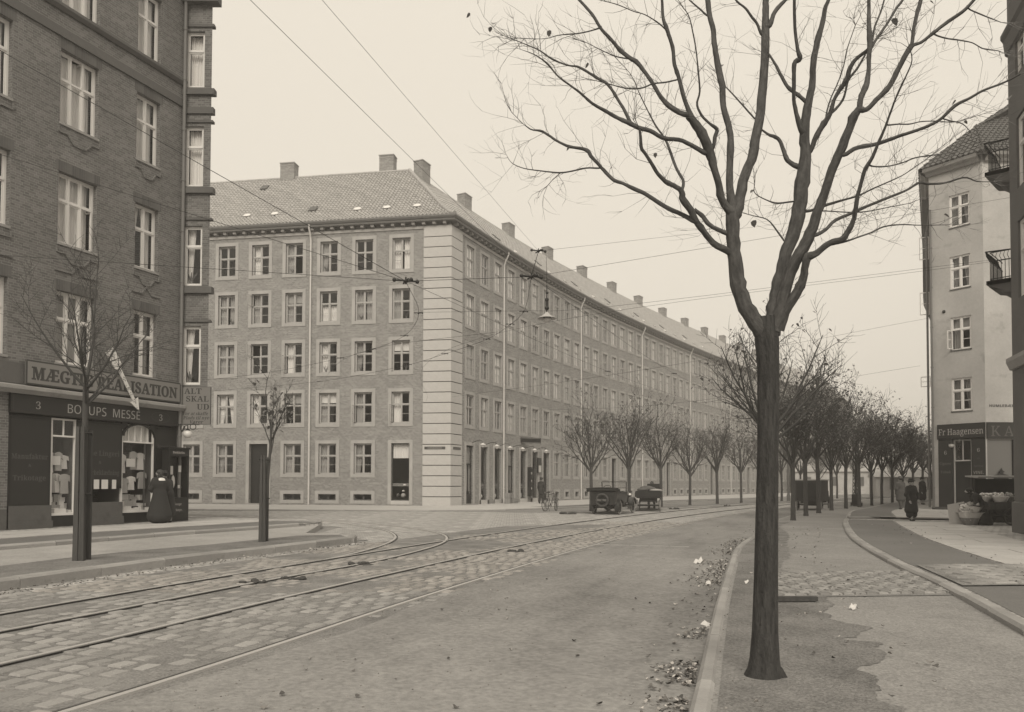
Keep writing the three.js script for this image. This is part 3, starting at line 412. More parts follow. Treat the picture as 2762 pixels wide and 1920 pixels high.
  for (let k = 0; k < 6; k++) { const g = place(thing('shop_lamp', 'swan-neck shop lamp with pale glass shade above the shop openings of the long block', 'lamp', [0, 0, 0], 0, 'shop lamps on the long block'), WB, colB(k) + 0.25, 3.98, 0.03); part('arm', new B().tube([V3(0, 0, 0), V3(0, 0.12, 0.35), V3(0, 0.12, 0.7), V3(0, -0.05, 0.78)], [0.02, 0.02, 0.02, 0.02], 5).geo(), M.iron, g); part('shade', new B().lathe([[0.03, 0.1], [0.16, 0.0], [0.17, -0.03]], 12, 0, -0.12, 0.78).geo(), M.white, g); part('globe', new B().ball(0, -0.22, 0.78, 0.1).geo(), M.opal, g); }
  Object.assign(block_, { WA, WB, colB });
}
// ---------------------------------------------------------------- the dark brick corner house with the drapery shop
const leftBase = [-10.36, 23.70];
const leftFaceW = flatFace(leftBase, [0.4166, 1], [0, 0]);       // world; s = 0 at the corner, negative towards the near end
const signBoard = (name, label, category, face, s, y, out, w, h, d, edge, draw, tw, th, rough = 0.75) => {
  const g = place(thing(name, label, category), face, s, y, out); const { board, face: f } = panelGeo(w, h, d);
  part('board', board, edge, g); part('lettering', f, new THREE.MeshStandardMaterial({ map: signTex(tw, th, draw), roughness: rough }), g); return g;
};
{
  const base = leftBase, house = thing('corner_house', 'dark brick corner house with white sash windows, projecting corner bay and drapery shop below', 'building', [base[0], 0, -base[1]]);
  const F = flatFace(base, [0.4166, 1], base), G = 0.19, S0 = -14, TOP = 17.2;
  const rows = [[4.51, 6.44], [7.7, 9.6], [10.9, 12.88], [14.05, 16.05]], cols = [[-7.05, -5.47, 3], [-4.19, -3.05, 3], [-1.79, -0.95, 2]];
  const holes = []; for (const [a, b] of cols) for (const [y0, y1] of rows) holes.push([a, b, y0, y1]);
  holes.push([-5.38, -0.1, G + 0.02, 3.5]);                        // shop front opening
  part('wall', wallGeo(F, S0, 0, -0.06, TOP, holes, 0.2), M.brickDark, house);
  { const q = [[onFace(F, S0, 3.8, -4.2), onFace(F, -0.05, 3.8, -4.2), onFace(F, -0.05, TOP, -4.2), onFace(F, S0, TOP, -4.2)], [onFace(F, S0, -0.06, -3.4), onFace(F, -0.05, -0.06, -3.4), onFace(F, -0.05, 3.8, -3.4), onFace(F, S0, 3.8, -3.4)], [onFace(F, S0, 3.8, -4.2), onFace(F, -0.05, 3.8, -4.2), onFace(F, -0.05, 3.8, -0.05), onFace(F, S0, 3.8, -0.05)]]; for (const y of [7.1, 10.3, 13.45, 16.6]) part('floor', sweepGeo(F, S0, -0.05, 20, [[-0.21, y], [-0.21, y + 0.2], [-4.2, y + 0.2], [-4.2, y]]), M.room, house); part('inner_wall', quads(q), M.room, house); }
  { // flank along the side street and the flat roof that closes the house
    const c = V3(0, 0, 0), d = V3(-14, 0, -2.3), e = onFace(F, S0, 0, 0); const Y = (v, y) => v.clone().setY(y);
    part('wall', quads([[Y(c, -0.06), Y(d, -0.06), Y(d, TOP), Y(c, TOP), null, [[0, 0], [14.2, 0], [14.2, TOP], [0, TOP]]]]), M.brickDark, house);
    part('roof', quads([[Y(e, TOP), Y(c, TOP), Y(d, TOP), Y(d.clone().add(e), TOP)]]), M.tileDark, house); }
  const cur = [[['left', 'right'], ['full'], ['left', 'right']], [['left', 'right'], ['left', 'full'], ['tiedl', 'tiedr']], [['full'], ['full'], ['full']], [['full'], ['full'], ['full']]];
  const r = rngOf(72);
  cols.forEach(([a, b, n], ci) => rows.forEach(([y0, y1], ri) => {
    const w = b - a, open = ci === 1 && ri === 2 ? [3] : ci === 1 && ri === 1 ? [4] : [];
    addWindow(house, F, (a + b) / 2, y0, winSpec(w, y1 - y0, n, 0.62, false, 0.055, 0.05), { inset: 0.15, frame: M.white, glass: M.glass, curtains: cur[ri][ci], cloth: ri === 0 ? M.curtainDim : M.curtain, sill: [0.02, 0.06, 0.03, M.stone], open });
    const lw = w + 0.16; place(part('lintel', new B().span(-lw / 2, lw / 2, 0, 0.28, -0.02, 0.006).geo(), M.soldier, house), F, (a + b) / 2, y1 + 0.002, 0);
    // moulded brick apron below the sill
    if (ri > 0 && ri < 3) { const k = w / 2 + 0.03, p = [[-k, -0.04], [-k, -0.2], [-k * 0.62, -0.2], [-k * 0.28, -0.42], [k * 0.28, -0.42], [k * 0.62, -0.2], [k, -0.2], [k, -0.04]], m = new B(); for (let i = 0; i < p.length - 1; i++) m.bar([p[i][0], p[i][1], 0.012], [p[i + 1][0], p[i + 1][1], 0.012], 0.035, 0.05); place(part('apron_moulding', m.geo(), M.brickDark, house), F, (a + b) / 2, y0 - 0.06, 0); }
    if (ri === 0) { const k = w / 2 + 0.08, m = new B(), p = [[-k, 0], [-0.16, 0], [0, 0.22], [0.16, 0], [k, 0]]; for (let i = 0; i < 4; i++) m.bar([p[i][0], p[i][1], 0.012], [p[i + 1][0], p[i + 1][1], 0.012], 0.04, 0.055); place(part('hood_moulding', m.geo(), M.brickDark, house), F, (a + b) / 2, y1 + 0.52, 0); }
  }));
  part('band', sweepGeo(F, S0, -0.02, 20, [[-0.02, 13.18], [0.05, 13.18], [0.05, 13.42], [-0.02, 13.42]]), M.stuccoDark, house);
  part('band', sweepGeo(F, S0, -0.02, 20, [[-0.02, 13.86], [0.05, 13.86], [0.12, 13.95], [0.12, 14.03], [-0.02, 14.03]]), M.stuccoDark, house);
  part('eaves_cornice', sweepGeo(F, S0, 0.1, 20, [[-0.02, 16.7], [0.1, 16.7], [0.45, 17.1], [0.45, 17.2], [-0.02, 17.2]]), M.stuccoDark, house);
  // corner bay over the pavement
  const bay = flatFace([base[0] - 0.02, base[1] - 0.02], [1, 0], base), bw = 0.86, bt = 16.7;
  const bwin = [[4.43, 6.28], [7.55, 9.44], [10.7, 12.61], [13.86, 15.65]];
  part('bay_wall', wallGeo(bay, 0, bw, 4.3, bt, bwin.map(([a, b]) => [0.05, 0.63, a, b]), 0.14), M.brickDark, house);
  { const b = new B(); const x0 = -0.02, z0 = 0.02; part('bay_flank', quads([[V3(x0 + bw, 4.3, z0), V3(x0 + bw - 0.98, 4.3, z0 - 2.2), V3(x0 + bw - 0.98, bt, z0 - 2.2), V3(x0 + bw, bt, z0), null, [[0, 4.3], [2.2, 4.3], [2.2, bt], [0, bt]]], [V3(x0, 4.3, z0), V3(x0 - 0.9, 4.3, z0 - 2.2), V3(x0 + bw - 0.98, 4.3, z0 - 2.2), V3(x0 + bw, 4.3, z0)], [V3(x0, bt, z0), V3(x0 + bw, bt, z0), V3(x0 + bw - 0.98, bt, z0 - 2.2), V3(x0 - 0.9, bt, z0 - 2.2)]]), M.brickDark, house); part('inner_wall', quads([[V3(x0 - 0.8, 4.3, -2.15), V3(x0 + bw - 0.95, 4.3, -2.15), V3(x0 + bw - 0.95, bt, -2.15), V3(x0 - 0.8, bt, -2.15)]]), M.room, house); }
  bwin.forEach(([a, b], i) => addWindow(house, bay, 0.34, a, winSpec(0.58, b - a, 1, 0.66, false, 0.05, 0.05), { inset: 0.08, frame: M.white, glass: M.glass, curtains: i === 1 || i === 0 ? ['tiedl', 'plant'] : ['full'], cloth: M.curtain }));
  const mould = (y, h, pr) => part('bay_moulding', new B().span(-0.05, bw + 0.0 + pr, y, y + h, -0.1, 0.02 + pr).geo(), M.stuccoDark, house);
  for (const [y, h, pr] of [[6.4, 0.07, 0.05], [7.3, 0.2, 0.1], [9.62, 0.07, 0.05], [10.46, 0.18, 0.1], [12.72, 0.07, 0.05], [13.0, 0.2, 0.06], [13.6, 0.18, 0.1], [15.78, 0.09, 0.05], [16.5, 0.24, 0.22]]) mould(y, h, pr);
  { const b = new B(), P = (y, o = 0.12) => onFace(F, -0.13, y, o); b.tube([P(16.6), P(0.24)], [0.055, 0.055], 8); for (let y = 1.2; y < 16; y += 1.6) b.rod(P(y), P(y + 0.05), 0.072, 0.072, 8); b.mesh('downpipe', M.zincDark, house); }
  // ---- shop front
  part('shop_cornice', sweepGeo(F, S0, -0.04, 20, [[0.0, 3.58], [0.16, 3.58], [0.26, 3.68], [0.26, 3.76], [0.0, 3.83]]), M.stone, house);
  part('wall_band', sweepGeo(F, S0, -0.04, 20, [[-0.02, 3.83], [0.06, 3.83], [0.06, 4.35], [-0.02, 4.35]]), M.stuccoDark, house);
  const fascia = place(part('fascia', new B().span(-2.66, 2.66, -0.24, 0.24, -0.04, 0.04).geo(), M.darkPaint, house), F, -2.74, 3.34, 0.05);
  { const f = new THREE.PlaneGeometry(5.28, 0.46); f.translate(0, 0, 0.043); part('lettering', f, new THREE.MeshStandardMaterial({ roughness: 0.5, map: signTex(2048, 180, (c, W, H) => { c.fillStyle = tone(0.02); c.fillRect(0, 0, W, H); c.strokeStyle = tone(0.05); c.lineWidth = 3; c.strokeRect(20, 14, W - 40, H - 28); c.fillStyle = tone(0.33); c.textBaseline = 'middle'; c.textAlign = 'center'; c.font = '128px sans-serif'; const k = W / 5.28, at = (s) => (s + 2.74) * k + W / 2; c.save(); c.translate(at(-2.74), H / 2 + 6); c.scale(0.98, 1); c.fillText('BORUPS  MESSE', 0, 0, 2.62 * k); c.restore(); c.font = '104px serif'; c.fillText('3', at(-4.69), H / 2 + 4); c.fillText('3', at(-0.84), H / 2 + 4); c.strokeStyle = tone(0.06); c.beginPath(); c.ellipse(at(-0.84), H / 2, 130, 58, 0, 0, 7); c.stroke(); }) }), fascia); }
  // panels between the show windows, with faint gilt lettering
  const panel = (s0, s1, y0, y1, lines, px) => { const w = s1 - s0, h = y1 - y0, m = place(part('shop_panel', new B().span(-w / 2, w / 2, -h / 2, h / 2, -0.06, 0.02).span(-w / 2 + 0.05, w / 2 - 0.05, -h / 2 + 0.05, -h / 2 + 0.08, 0.02, 0.035).span(-w / 2 + 0.05, w / 2 - 0.05, h / 2 - 0.08, h / 2 - 0.05, 0.02, 0.035).geo(), M.darkPaint, house), F, (s0 + s1) / 2, (y0 + y1) / 2, -0.04); if (lines) { const f = new THREE.PlaneGeometry(w - 0.12, h - 0.18); f.translate(0, 0, 0.023); part('lettering', f, new THREE.MeshStandardMaterial({ roughness: 0.45, map: signTex(512, Math.round(512 * (h - 0.18) / (w - 0.12)), (c, W, H) => { c.fillStyle = tone(0.02); c.fillRect(0, 0, W, H); c.fillStyle = tone(0.075); c.textAlign = 'center'; c.textBaseline = 'middle'; for (const [t, y, z] of lines) { c.font = `bold ${Math.round(z * W)}px serif`; c.fillText(t, W / 2, y * H, W - 16); } }) }), m); } };
  panel(-5.36, -4.25, 0.62, 3.06, [['Manufaktur', 0.42, 0.18], ['&', 0.52, 0.1], ['Trikotage', 0.66, 0.18]]);
  panel(-3.5, -2.09, 1.2, 3.06, [['Dame Lingeri', 0.47, 0.15], ['&', 0.62, 0.09], ['Underbeklædning', 0.79, 0.14]]);
  panel(-0.92, -0.12, 0.62, 3.06, [['Sportklær', 0.22, 0.2]]);
  const plinth = (s0, s1, y1, o, mt) => part('plinth', sweepGeo(F, s0, s1, 20, [[-0.2, 0.1], [o, 0.1], [o, y1], [-0.2, y1]]), mt, house);
  plinth(-5.38, -4.25, 0.78, 0.05, M.stoneDark); plinth(-5.4, -4.23, 0.38, 0.09, M.stoneDark); plinth(-3.48, -2.1, 0.82, 0.05, M.stoneDark); plinth(-3.5, -2.08, 0.42, 0.09, M.stoneDark); plinth(-4.24, -3.49, 0.5, -0.02, M.darkPaint); plinth(-2.09, -0.92, 0.5, -0.02, M.darkPaint); plinth(-0.92, -0.1, 0.6, 0.03, M.stoneDark); plinth(-14, -5.42, 0.7, 0.06, M.stoneDark);
  const show = (s0, s1, ytr, bars) => { const w = s1 - s0, b = new B(), y0 = 0.5, y1 = 3.06, t = 0.045; b.span(-w / 2, -w / 2 + t, y0, y1, -0.06, 0).span(w / 2 - t, w / 2, y0, y1, -0.06, 0).span(-w / 2 + t, w / 2 - t, y1 - t, y1, -0.06, 0).span(-w / 2 + t, w / 2 - t, ytr, ytr + 0.045, -0.06, 0.02); for (let i = 1; i < bars; i++) { const x = -w / 2 + w * i / bars; b.span(x - 0.013, x + 0.013, ytr + 0.045, y1 - t, -0.05, 0); } const m = place(part('show_window', b.geo(), M.white, house), F, (s0 + s1) / 2, 0, -0.06); part('sill', new B().span(-w / 2, w / 2, 0.5, 0.565, -0.2, 0.06).geo(), M.white, m); let p = part('pane', plane(w - 2 * t, ytr - 0.57), M.glass, m); p.position.set(0, (ytr + 0.57) / 2, -0.03); p = part('pane', plane(w - 2 * t, y1 - ytr - 0.09), M.glass, m); p.position.set(0, (y1 + ytr) / 2, -0.03); part('display_floor', new B().span(-w / 2, w / 2, 0.46, 0.5, -0.9, -0.06).span(-w / 2 - 0.02, -w / 2, 0.5, 3.06, -0.9, -0.07).span(w / 2, w / 2 + 0.02, 0.5, 3.06, -0.9, -0.07).geo(), M.joinDark, m); if (bars > 3) { const v = part('curtain', curtainGeo(w - 0.1, 0.46, 8, 0), M.curtain, m); v.position.set(0, 2.8, -0.14); } };
  show(-4.22, -3.51, 2.57, 2); show(-2.07, -0.94, 2.53, 5);
  { const a = new B(), w = 1.13; for (let i = 0; i < 14; i++) { const t0 = i / 14 * Math.PI, t1 = (i + 1) / 14 * Math.PI; a.bar([-Math.cos(t0) * w / 2, 2.72 + Math.sin(t0) * 0.36, 0.03], [-Math.cos(t1) * w / 2, 2.72 + Math.sin(t1) * 0.36, 0.03], 0.05, 0.09); } a.box(-0.5, 3.0, 0.0, 0.2, 0.2, 0.05).box(0.5, 3.0, 0, 0.2, 0.2, 0.05); place(part('window_arch', a.geo(), M.darkPaint, house), F, -1.505, 0, -0.05); }
  part('window_bar', sweepGeo(F, -1.27, -1.245, 1, [[-0.1, 0.57], [-0.06, 0.57], [-0.06, 2.53], [-0.1, 2.53]]), M.joinDark, house);
}
// ---- things on and at the drapery shop
{
  const F = leftFaceW;
  signBoard('sale_banner', 'long pale sale banner reading MÆGTIG REALISATION above the shop fascia', 'sign', F, -2.62, 4.14, 0.14, 4.92, 0.62, 0.05, M.joinDark, (c, W, H) => {
    c.fillStyle = tone(0.2); c.fillRect(0, 0, W, H); c.strokeStyle = tone(0.04); c.lineWidth = 20; c.strokeRect(6, 6, W - 12, H - 12);
    c.textBaseline = 'middle'; c.textAlign = 'center'; c.font = 'bold 182px serif'; c.fillStyle = tone(0.035); c.fillText('MÆGTIG REALISATION', W / 2, H / 2 + 8, W - 120);
    c.strokeStyle = tone(0.018); c.lineWidth = 9; c.strokeText('MÆGTIG REALISATION', W / 2, H / 2 + 8, W - 120); c.strokeStyle = tone(0.12); c.lineWidth = 3; c.strokeText('MÆGTIG REALISATION', W / 2 - 4, H / 2 + 8, W - 120);
  }, 2048, 258);
  { const g = place(thing('arrow_sign', 'worn white wooden arrow with notched tail pointing down across the sale banner', 'sign'), F, -2.27, 4.26, 0.24); g.rotateZ(-Math.PI / 2 + Math.atan2(0.98, 1.6)); const P = [[-0.95, -0.17], [-0.9, -0.1], [-0.97, -0.04], [-0.9, 0.03], [-0.96, 0.1], [-0.88, 0.16], [-0.42, 0.13], [-0.36, 0.055], [0.62, 0.045], [0.6, 0.16], [0.95, 0.0], [0.6, -0.16], [0.62, -0.045], [-0.36, -0.055], [-0.42, -0.13]];
    part('board', new B().extrude(P, 0.03).geo(), new THREE.MeshStandardMaterial({ roughness: 0.9, map: colourTex(512, (() => { const a = fbm(301, 8, 5), b = fbm(302, 32, 3); return (u, v) => (a(u, v) > 0.6 && b(u, v) > 0.52 ? 0.16 : 0.56 + 0.16 * b(u, v)); })(), 0.7) }), g); }
  signBoard('bay_sign', 'square pale sign reading ALT SKAL UD under the corner bay', 'sign', flatFace([leftBase[0], leftBase[1] - 0.02], [1, 0], [0, 0]), 0.53, 3.77, 0.06, 0.9, 1.18, 0.05, M.joinDark, (c, W, H) => {
    c.fillStyle = tone(0.17); c.fillRect(0, 0, W, H); c.strokeStyle = tone(0.03); c.lineWidth = 8; c.strokeRect(3, 3, W - 6, H - 6); c.fillStyle = tone(0.022); c.textBaseline = 'middle'; c.textAlign = 'left'; c.font = 'bold 150px serif'; c.fillText('ALT', 40, 88, 340); c.fillText('SKAL', 70, 236, 420); c.textAlign = 'right'; c.fillText('UD', W - 20, 390, 240); c.textAlign = 'center'; c.font = 'italic bold 84px serif'; c.fillText('For at skaffe', W / 2 - 16, 520, W - 60); c.fillText('Plads til nye', W / 2, 602, W - 50); c.fillText('Varer', W / 2, 680);
  }, 512, 730);
  { const g = thing('shop_globe_lamp', 'white glass globe lamp on an iron scroll bracket below the ALT SKAL UD sign', 'lamp', [-10.02, 3.0, -23.5]); part('bracket', new B().tube([V3(-0.3, 0.1, -0.1), V3(-0.2, -0.05, 0), V3(-0.1, 0.12, 0.05), V3(0, 0.14, 0.05), V3(0.0, 0.02, 0.05)], [0.02, 0.02, 0.02, 0.02, 0.02], 6).ring(0.09, 0.014, 0.16, 0.1, 0.05, 'z').ring(0.07, 0.012, -0.16, 0.06, 0.05, 'z').box(0, 0.17, 0.05, 0.7, 0.03, 0.03).geo(), M.iron, g); part('collar', new B().lathe([[0.02, 0.06], [0.07, 0.03], [0.08, 0]], 12, 0, -0.02, 0.05).geo(), M.iron, g); part('globe', new B().ball(0, -0.13, 0.05, 0.13, 0.13, 0.13, 16).geo(), M.opal, g); }
  { // glazed show-case standing at the corner
    const g = place(thing('display_cabinet', 'tall dark glazed display cabinet against the shop corner, lettered Senge Udstyr', 'cabinet'), F, -0.36, 0.2, 0.2), w = 0.78, h = 2.2, d = 0.3;
    part('case', new B().span(-w / 2, w / 2, 0, 0.72, -d / 2, d / 2).span(-w / 2, -w / 2 + 0.06, 0.72, h, -d / 2, d / 2).span(w / 2 - 0.06, w / 2, 0.72, h, -d / 2, d / 2).span(-w / 2 + 0.06, w / 2 - 0.06, h - 0.22, h, -d / 2, d / 2).span(-w / 2 + 0.06, w / 2 - 0.06, 0.72, h - 0.22, -d / 2, -d / 2 + 0.03).span(-w / 2 - 0.03, w / 2 + 0.03, h, h + 0.05, -d / 2, d / 2 + 0.03).geo(), M.darkPaint, g);
    const p = part('pane', plane(w - 0.12, h - 0.94), M.glass, g); p.position.set(0, (h - 0.22 + 0.72) / 2, d / 2 - 0.02);
    for (const [text, y, hh] of [['Senge', 0.52, 0.13], ['Udstyr.', 0.34, 0.13], ['Dækkelin', h - 0.11, 0.12]]) { const f = new THREE.PlaneGeometry(0.5, hh); f.translate(-0.02, y, d / 2 + 0.003); part('lettering', f, new THREE.MeshStandardMaterial({ roughness: 0.5, map: signTex(256, 64, (c, W, H) => { c.fillStyle = tone(0.022); c.fillRect(0, 0, W, H); c.fillStyle = tone(0.4); c.font = 'bold 48px serif'; c.textAlign = 'center'; c.textBaseline = 'middle'; c.fillText(text, W / 2, H / 2, W - 10); }) }), g); }
    const it = new B(); it.box(-0.15, 1.55, -0.02, 0.14, 0.26, 0.02).box(0.2, 1.6, -0.03, 0.1, 0.2, 0.02).box(0.16, 1.05, -0.02, 0.07, 0.1, 0.02).ball(-0.05, 1.2, -0.04, 0.07, 0.2, 0.04); it.mesh('goods', M.paper, g); }
  // goods in the two show windows
  const r = rngOf(8), goods = (s0, s1, where) => {
    const grp = 'goods in the drapery show windows';
    const put = (name, geo, mat, s, y, out, ry, label, cat) => { const m = place(single(name, geo, mat, label, cat, grp), F, s, y, out); m.rotateY(ry); return m; };
    for (let i = 0; i < 18; i++) { const w = rr(0.1, 0.24, r), h = rr(0.07, 0.2, r), d = rr(0.08, 0.16, r); put('goods_box', new B().box(0, h / 2, 0, w, h, d, 0, 0, 0).box(0, h + 0.006, 0, w + 0.012, 0.012, d + 0.012).geo(), r() < 0.6 ? M.paper : M.curtainDim, s0 + (s1 - s0) * ((i % 6) + 0.5) / 6, 0.505 + Math.floor(i / 6) * 0.17, -0.18 - Math.floor(i / 6) * 0.13, rr(-0.4, 0.4, r), `small pale goods box stacked on the floor of ${where}`, 'box'); }
    for (let i = 0; i < 6; i++) { const b = new B(), w = rr(0.16, 0.26, r), h = rr(0.35, 0.55, r); const sh = [[-w / 2, 0], [w / 2, 0], [w * 0.42, h * 0.7], [w * 0.7, h * 0.62], [w * 0.62, h * 0.92], [w * 0.15, h], [-w * 0.15, h], [-w * 0.62, h * 0.92], [-w * 0.7, h * 0.62], [-w * 0.42, h * 0.7]]; b.extrude(sh, 0.03, { bevelEnabled: true, bevelSize: 0.008, bevelThickness: 0.008, bevelSegments: 1 }); put('hanging_garment', b.geo(), i % 2 ? M.curtain : M.curtainDim, s0 + (s1 - s0) * ((i % 3) + 0.5) / 3, 1.0 + 0.62 * Math.floor(i / 3) + rr(0, 0.2, r), -0.26 - 0.08 * (i % 2), 0, `pale garment hung up inside ${where}`, 'garment'); }
    put('price_card', new B().span(-0.15, 0.15, -0.12, 0.12, -0.004, 0.004).geo(), new THREE.MeshStandardMaterial({ roughness: 0.9, color: grey(0.6) }), (s0 + s1) / 2 - 0.12, 1.95, -0.2, 0, `white price card hung behind the glass of ${where}`, 'card');
  };
  goods(-4.15, -3.6, 'the narrow show window'); goods(-1.98, -1.05, 'the arched show window');
  { const g = [[-3.34, 1.62, 0.16, 0.5], [-2.92, 1.32, 0.16, 0.26], [-2.66, 1.32, 0.2, 0.26], [-2.36, 1.32, 0.13, 0.26], [-3.28, 1.2, 0.13, 0.2]]; for (const [s, y, w, h] of g) place(single('notice_card', new B().span(-w / 2, w / 2, -h / 2, h / 2, -0.005, 0.005).geo(), M.paper, 'white notice card pinned to the dark shop panel between the show windows', 'card', 'notice cards on the shop panel'), F, s, y, 0.012); }
}
// ---------------------------------------------------------------- ground, street, pavements
const r1pts = [[-4.4, 0.5], [-2.66, 4.55], [-2.0, 6.4], [-1.3, 8.55], [-0.25, 11.51], [1.32, 15.75], [4.06, 22.35], [7.23, 29.2], [12.2, 38.5], [18.6, 49], [27, 61.5], [38, 77], [50, 93]];
const r1 = curve2(r1pts, 260);
const kerbR = curve2([[-0.2, 0.5], [0.99, 4.25], [1.49, 5.9], [2.27, 8.44], [3.66, 12.8], [4.7, 15.95], [5.85, 18.73], [8.3, 24.6], [9.6, 27.7], [11.6, 31.8], [13.3, 34.9], [15.4, 38.5], [17.4, 41.6], [19.4, 44.5], [22, 48.3], [25, 51.8], [31, 60], [42, 74]], 90);
const kerbIn = curve2([[2.5, 0.5], [4.58, 6.83], [5.38, 9.27], [6.1, 11.88], [7.28, 15.65], [8.31, 18.55], [10.1, 22.98], [11.37, 25.98], [12.3, 27.94], [15.35, 34.34], [18.84, 39.88], [24.44, 49.12], [31, 58.5], [42, 72]], 90);
const kerbL = curve2([[-9.4, 1], [-7.6, 6.5], [-6.52, 9.73], [-6.11, 11.23], [-5.6, 13], [-4.72, 15], [-3.7, 17.7]], 24), kerbLtip = curve2([[-3.7, 17.7], [-3.72, 18.3], [-4.2, 18.9], [-5.2, 19.2]], 5);
const kerbU = curve2([[-14.2, 1], [-11.8, 8], [-9.47, 14.11], [-8.82, 15.89], [-7.95, 18.31], [-6.6, 21.1], [-5.8, 23.1]], 22), kerbUtip = curve2([[-5.8, 23.1], [-5.72, 23.9], [-6.3, 24.5], [-7.6, 24.9], [-11, 25.9], [-24, 27.8]], 14);
{
  const along = (g) => { const p = g.attributes.position, uv = g.attributes.uv; for (let i = 0; i < p.count; i++) uv.setXY(i, p.getX(i) * 0.36 - p.getZ(i) * 0.933, p.getX(i) * 0.933 + p.getZ(i) * 0.36); return g; };
  const g = new THREE.PlaneGeometry(900, 900, 1, 1); g.rotateX(-Math.PI / 2); g.translate(0, -0.034, -300); struct('ground', metric(prep(g)), M.road);
  const far = [...offset2(r1, 0.3), ...offset2(r1, -5.4).filter((p) => p[1] > 37).reverse(), [0.6, 36.6], [-3, 37.9], [-30, 38.9], [-30, 29], [-10, 26.4], [-5.4, 24.2], [-5.3, 19.4], [-3.5, 18.6], [-3.45, 17.6], ...kerbL.slice().reverse().map(([x, d]) => [x + 0.02, d])];
  struct('cobbled_street', sheet(far, -0.022), M.settsFar);
  { const wob = fbm(93, 4, 6), R = r1.filter((p) => p[1] < 92), edge = offset2(R, 0.1).map(([x, d], i) => [x + (wob(i * 0.043, 0.2) - 0.42) * 0.55, d]); const rg = along(sheet([...edge, [46, 76], ...kerbR.slice().reverse()], -0.006)); struct('road', rg, M.road); }
  struct('road_dirt', sheet([...offset2(r1, 0.34).filter((p) => p[1] < 27), ...offset2(r1, -4.9).filter((p) => p[1] < 25).reverse()], -0.011), M.dirt);
  // pavements
  struct('tree_strip', slab([...kerbR, [44, 72.5], ...kerbIn.slice().reverse()], -0.06, 0.06), M.gravel);
  const near = kerbIn.filter((p) => p[1] < 27.6), farIn = kerbIn.filter((p) => p[1] > 27.8);
  struct('pavement', slab([...near, [12.2, 27.7], [40, 27.7], [40, 0.5]], -0.06, 0.12), M.settsFar);
  struct('pavement', slab([...farIn, [80, 72], [80, 27.9], [12.35, 27.9]], -0.06, 0.2), M.settsFar);
  struct('asphalt_strip', sheet([...offset2(near, 0.1), ...offset2(near, 1.5).reverse()], 0.124), M.asphalt);
  struct('asphalt_strip', sheet([...offset2(farIn, 0.1), ...offset2(farIn, 1.6).reverse()], 0.204), M.asphalt);
  struct('island', slab([...kerbL, ...kerbLtip, [-5.75, 22.6], ...kerbU.slice().reverse()], -0.06, 0.11), M.path);
  struct('pavement', slab([...kerbU, ...kerbUtip, [-24, 1]], -0.06, 0.19), M.settsFar);
  struct('asphalt_strip', sheet([...offset2(kerbU, -0.1), ...offset2(kerbU, -1.6).reverse()], 0.194), M.asphalt);
  { const wide = fbm(88, 4, 5), edge = (pts, o, amp) => offset2(pts, o).map(([x, d], i) => [x + (wide(i * 0.037, 0.3) - 0.5) * amp, d + (wide(i * 0.041, 0.7) - 0.5) * amp]);
    struct('soil_strip', sheet([...offset2(kerbL, -0.16), [-3.9, 17.9], [-4.2, 18.6], ...edge(kerbL, -1.5, 0.8).reverse()], 0.114), M.soil);
    // bare soil along the near row of trees, with a ragged edge on the gravel
    const R = kerbR.filter((p) => p[1] < 27), ragged = []; const key = [[1.5, 0.5], [2.05, 3.4], [2.19, 4.29], [2.32, 4.86], [2.47, 5.28], [2.51, 5.48], [2.85, 5.8], [3.05, 6.28], [2.75, 6.45], [2.93, 6.63], [3.27, 7.1], [3.1, 7.4], [3.3, 8.0], [3.59, 8.52], [3.77, 9.17], [3.7, 10.3], [4.09, 11.24], [4.4, 12.6], [5.05, 13.86], [5.9, 16.4], [7.21, 19.89], [8.4, 23.89], [9.9, 26.9]];
    for (const [i, p] of curve2(key, 900).entries()) ragged.push([p[0] + (wide(i * 0.0101, 0.1) - 0.5) * 0.34 + (wide(i * 0.083, 0.6) - 0.5) * 0.16, p[1] + (wide(i * 0.0095, 0.5) - 0.5) * 0.3 + (wide(i * 0.077, 0.2) - 0.5) * 0.12]);
    struct('soil_strip', sheet([...offset2(R, 0.14), ...ragged.slice().reverse()], 0.064), M.soil); }
  const mk = curve2([[-30, 39.3], [-16.94, 38.7], [-10.9, 38.55], [-4.4, 38.1], [-2.2, 38.5], [-0.4, 39.8], [1.47, 41.78], [4.63, 45.65], [7.99, 51.35], [14.37, 61.9], [21.2, 70.2], [34, 86], [60, 118], [90, 150]], 60);
  struct('pavement', slab([...mk, [60, 152], [-30, 152]], -0.06, 0.03), M.slab);
  struct('asphalt_strip', sheet([...offset2(mk.filter((p) => p[0] > 1.2), -0.2), ...offset2(mk.filter((p) => p[0] > 1.2), -2.0).reverse()], 0.034), M.asphalt);
  const strip = curve2([[3.7, 35.7], [8.3, 41.7], [12.85, 47.7], [16.9, 52.7], [24, 61.5], [40, 81], [62, 108]], 50);
  struct('tree_strip', slab([...strip, ...offset2(strip, -1.7).reverse()], -0.06, 0.04), M.soil);
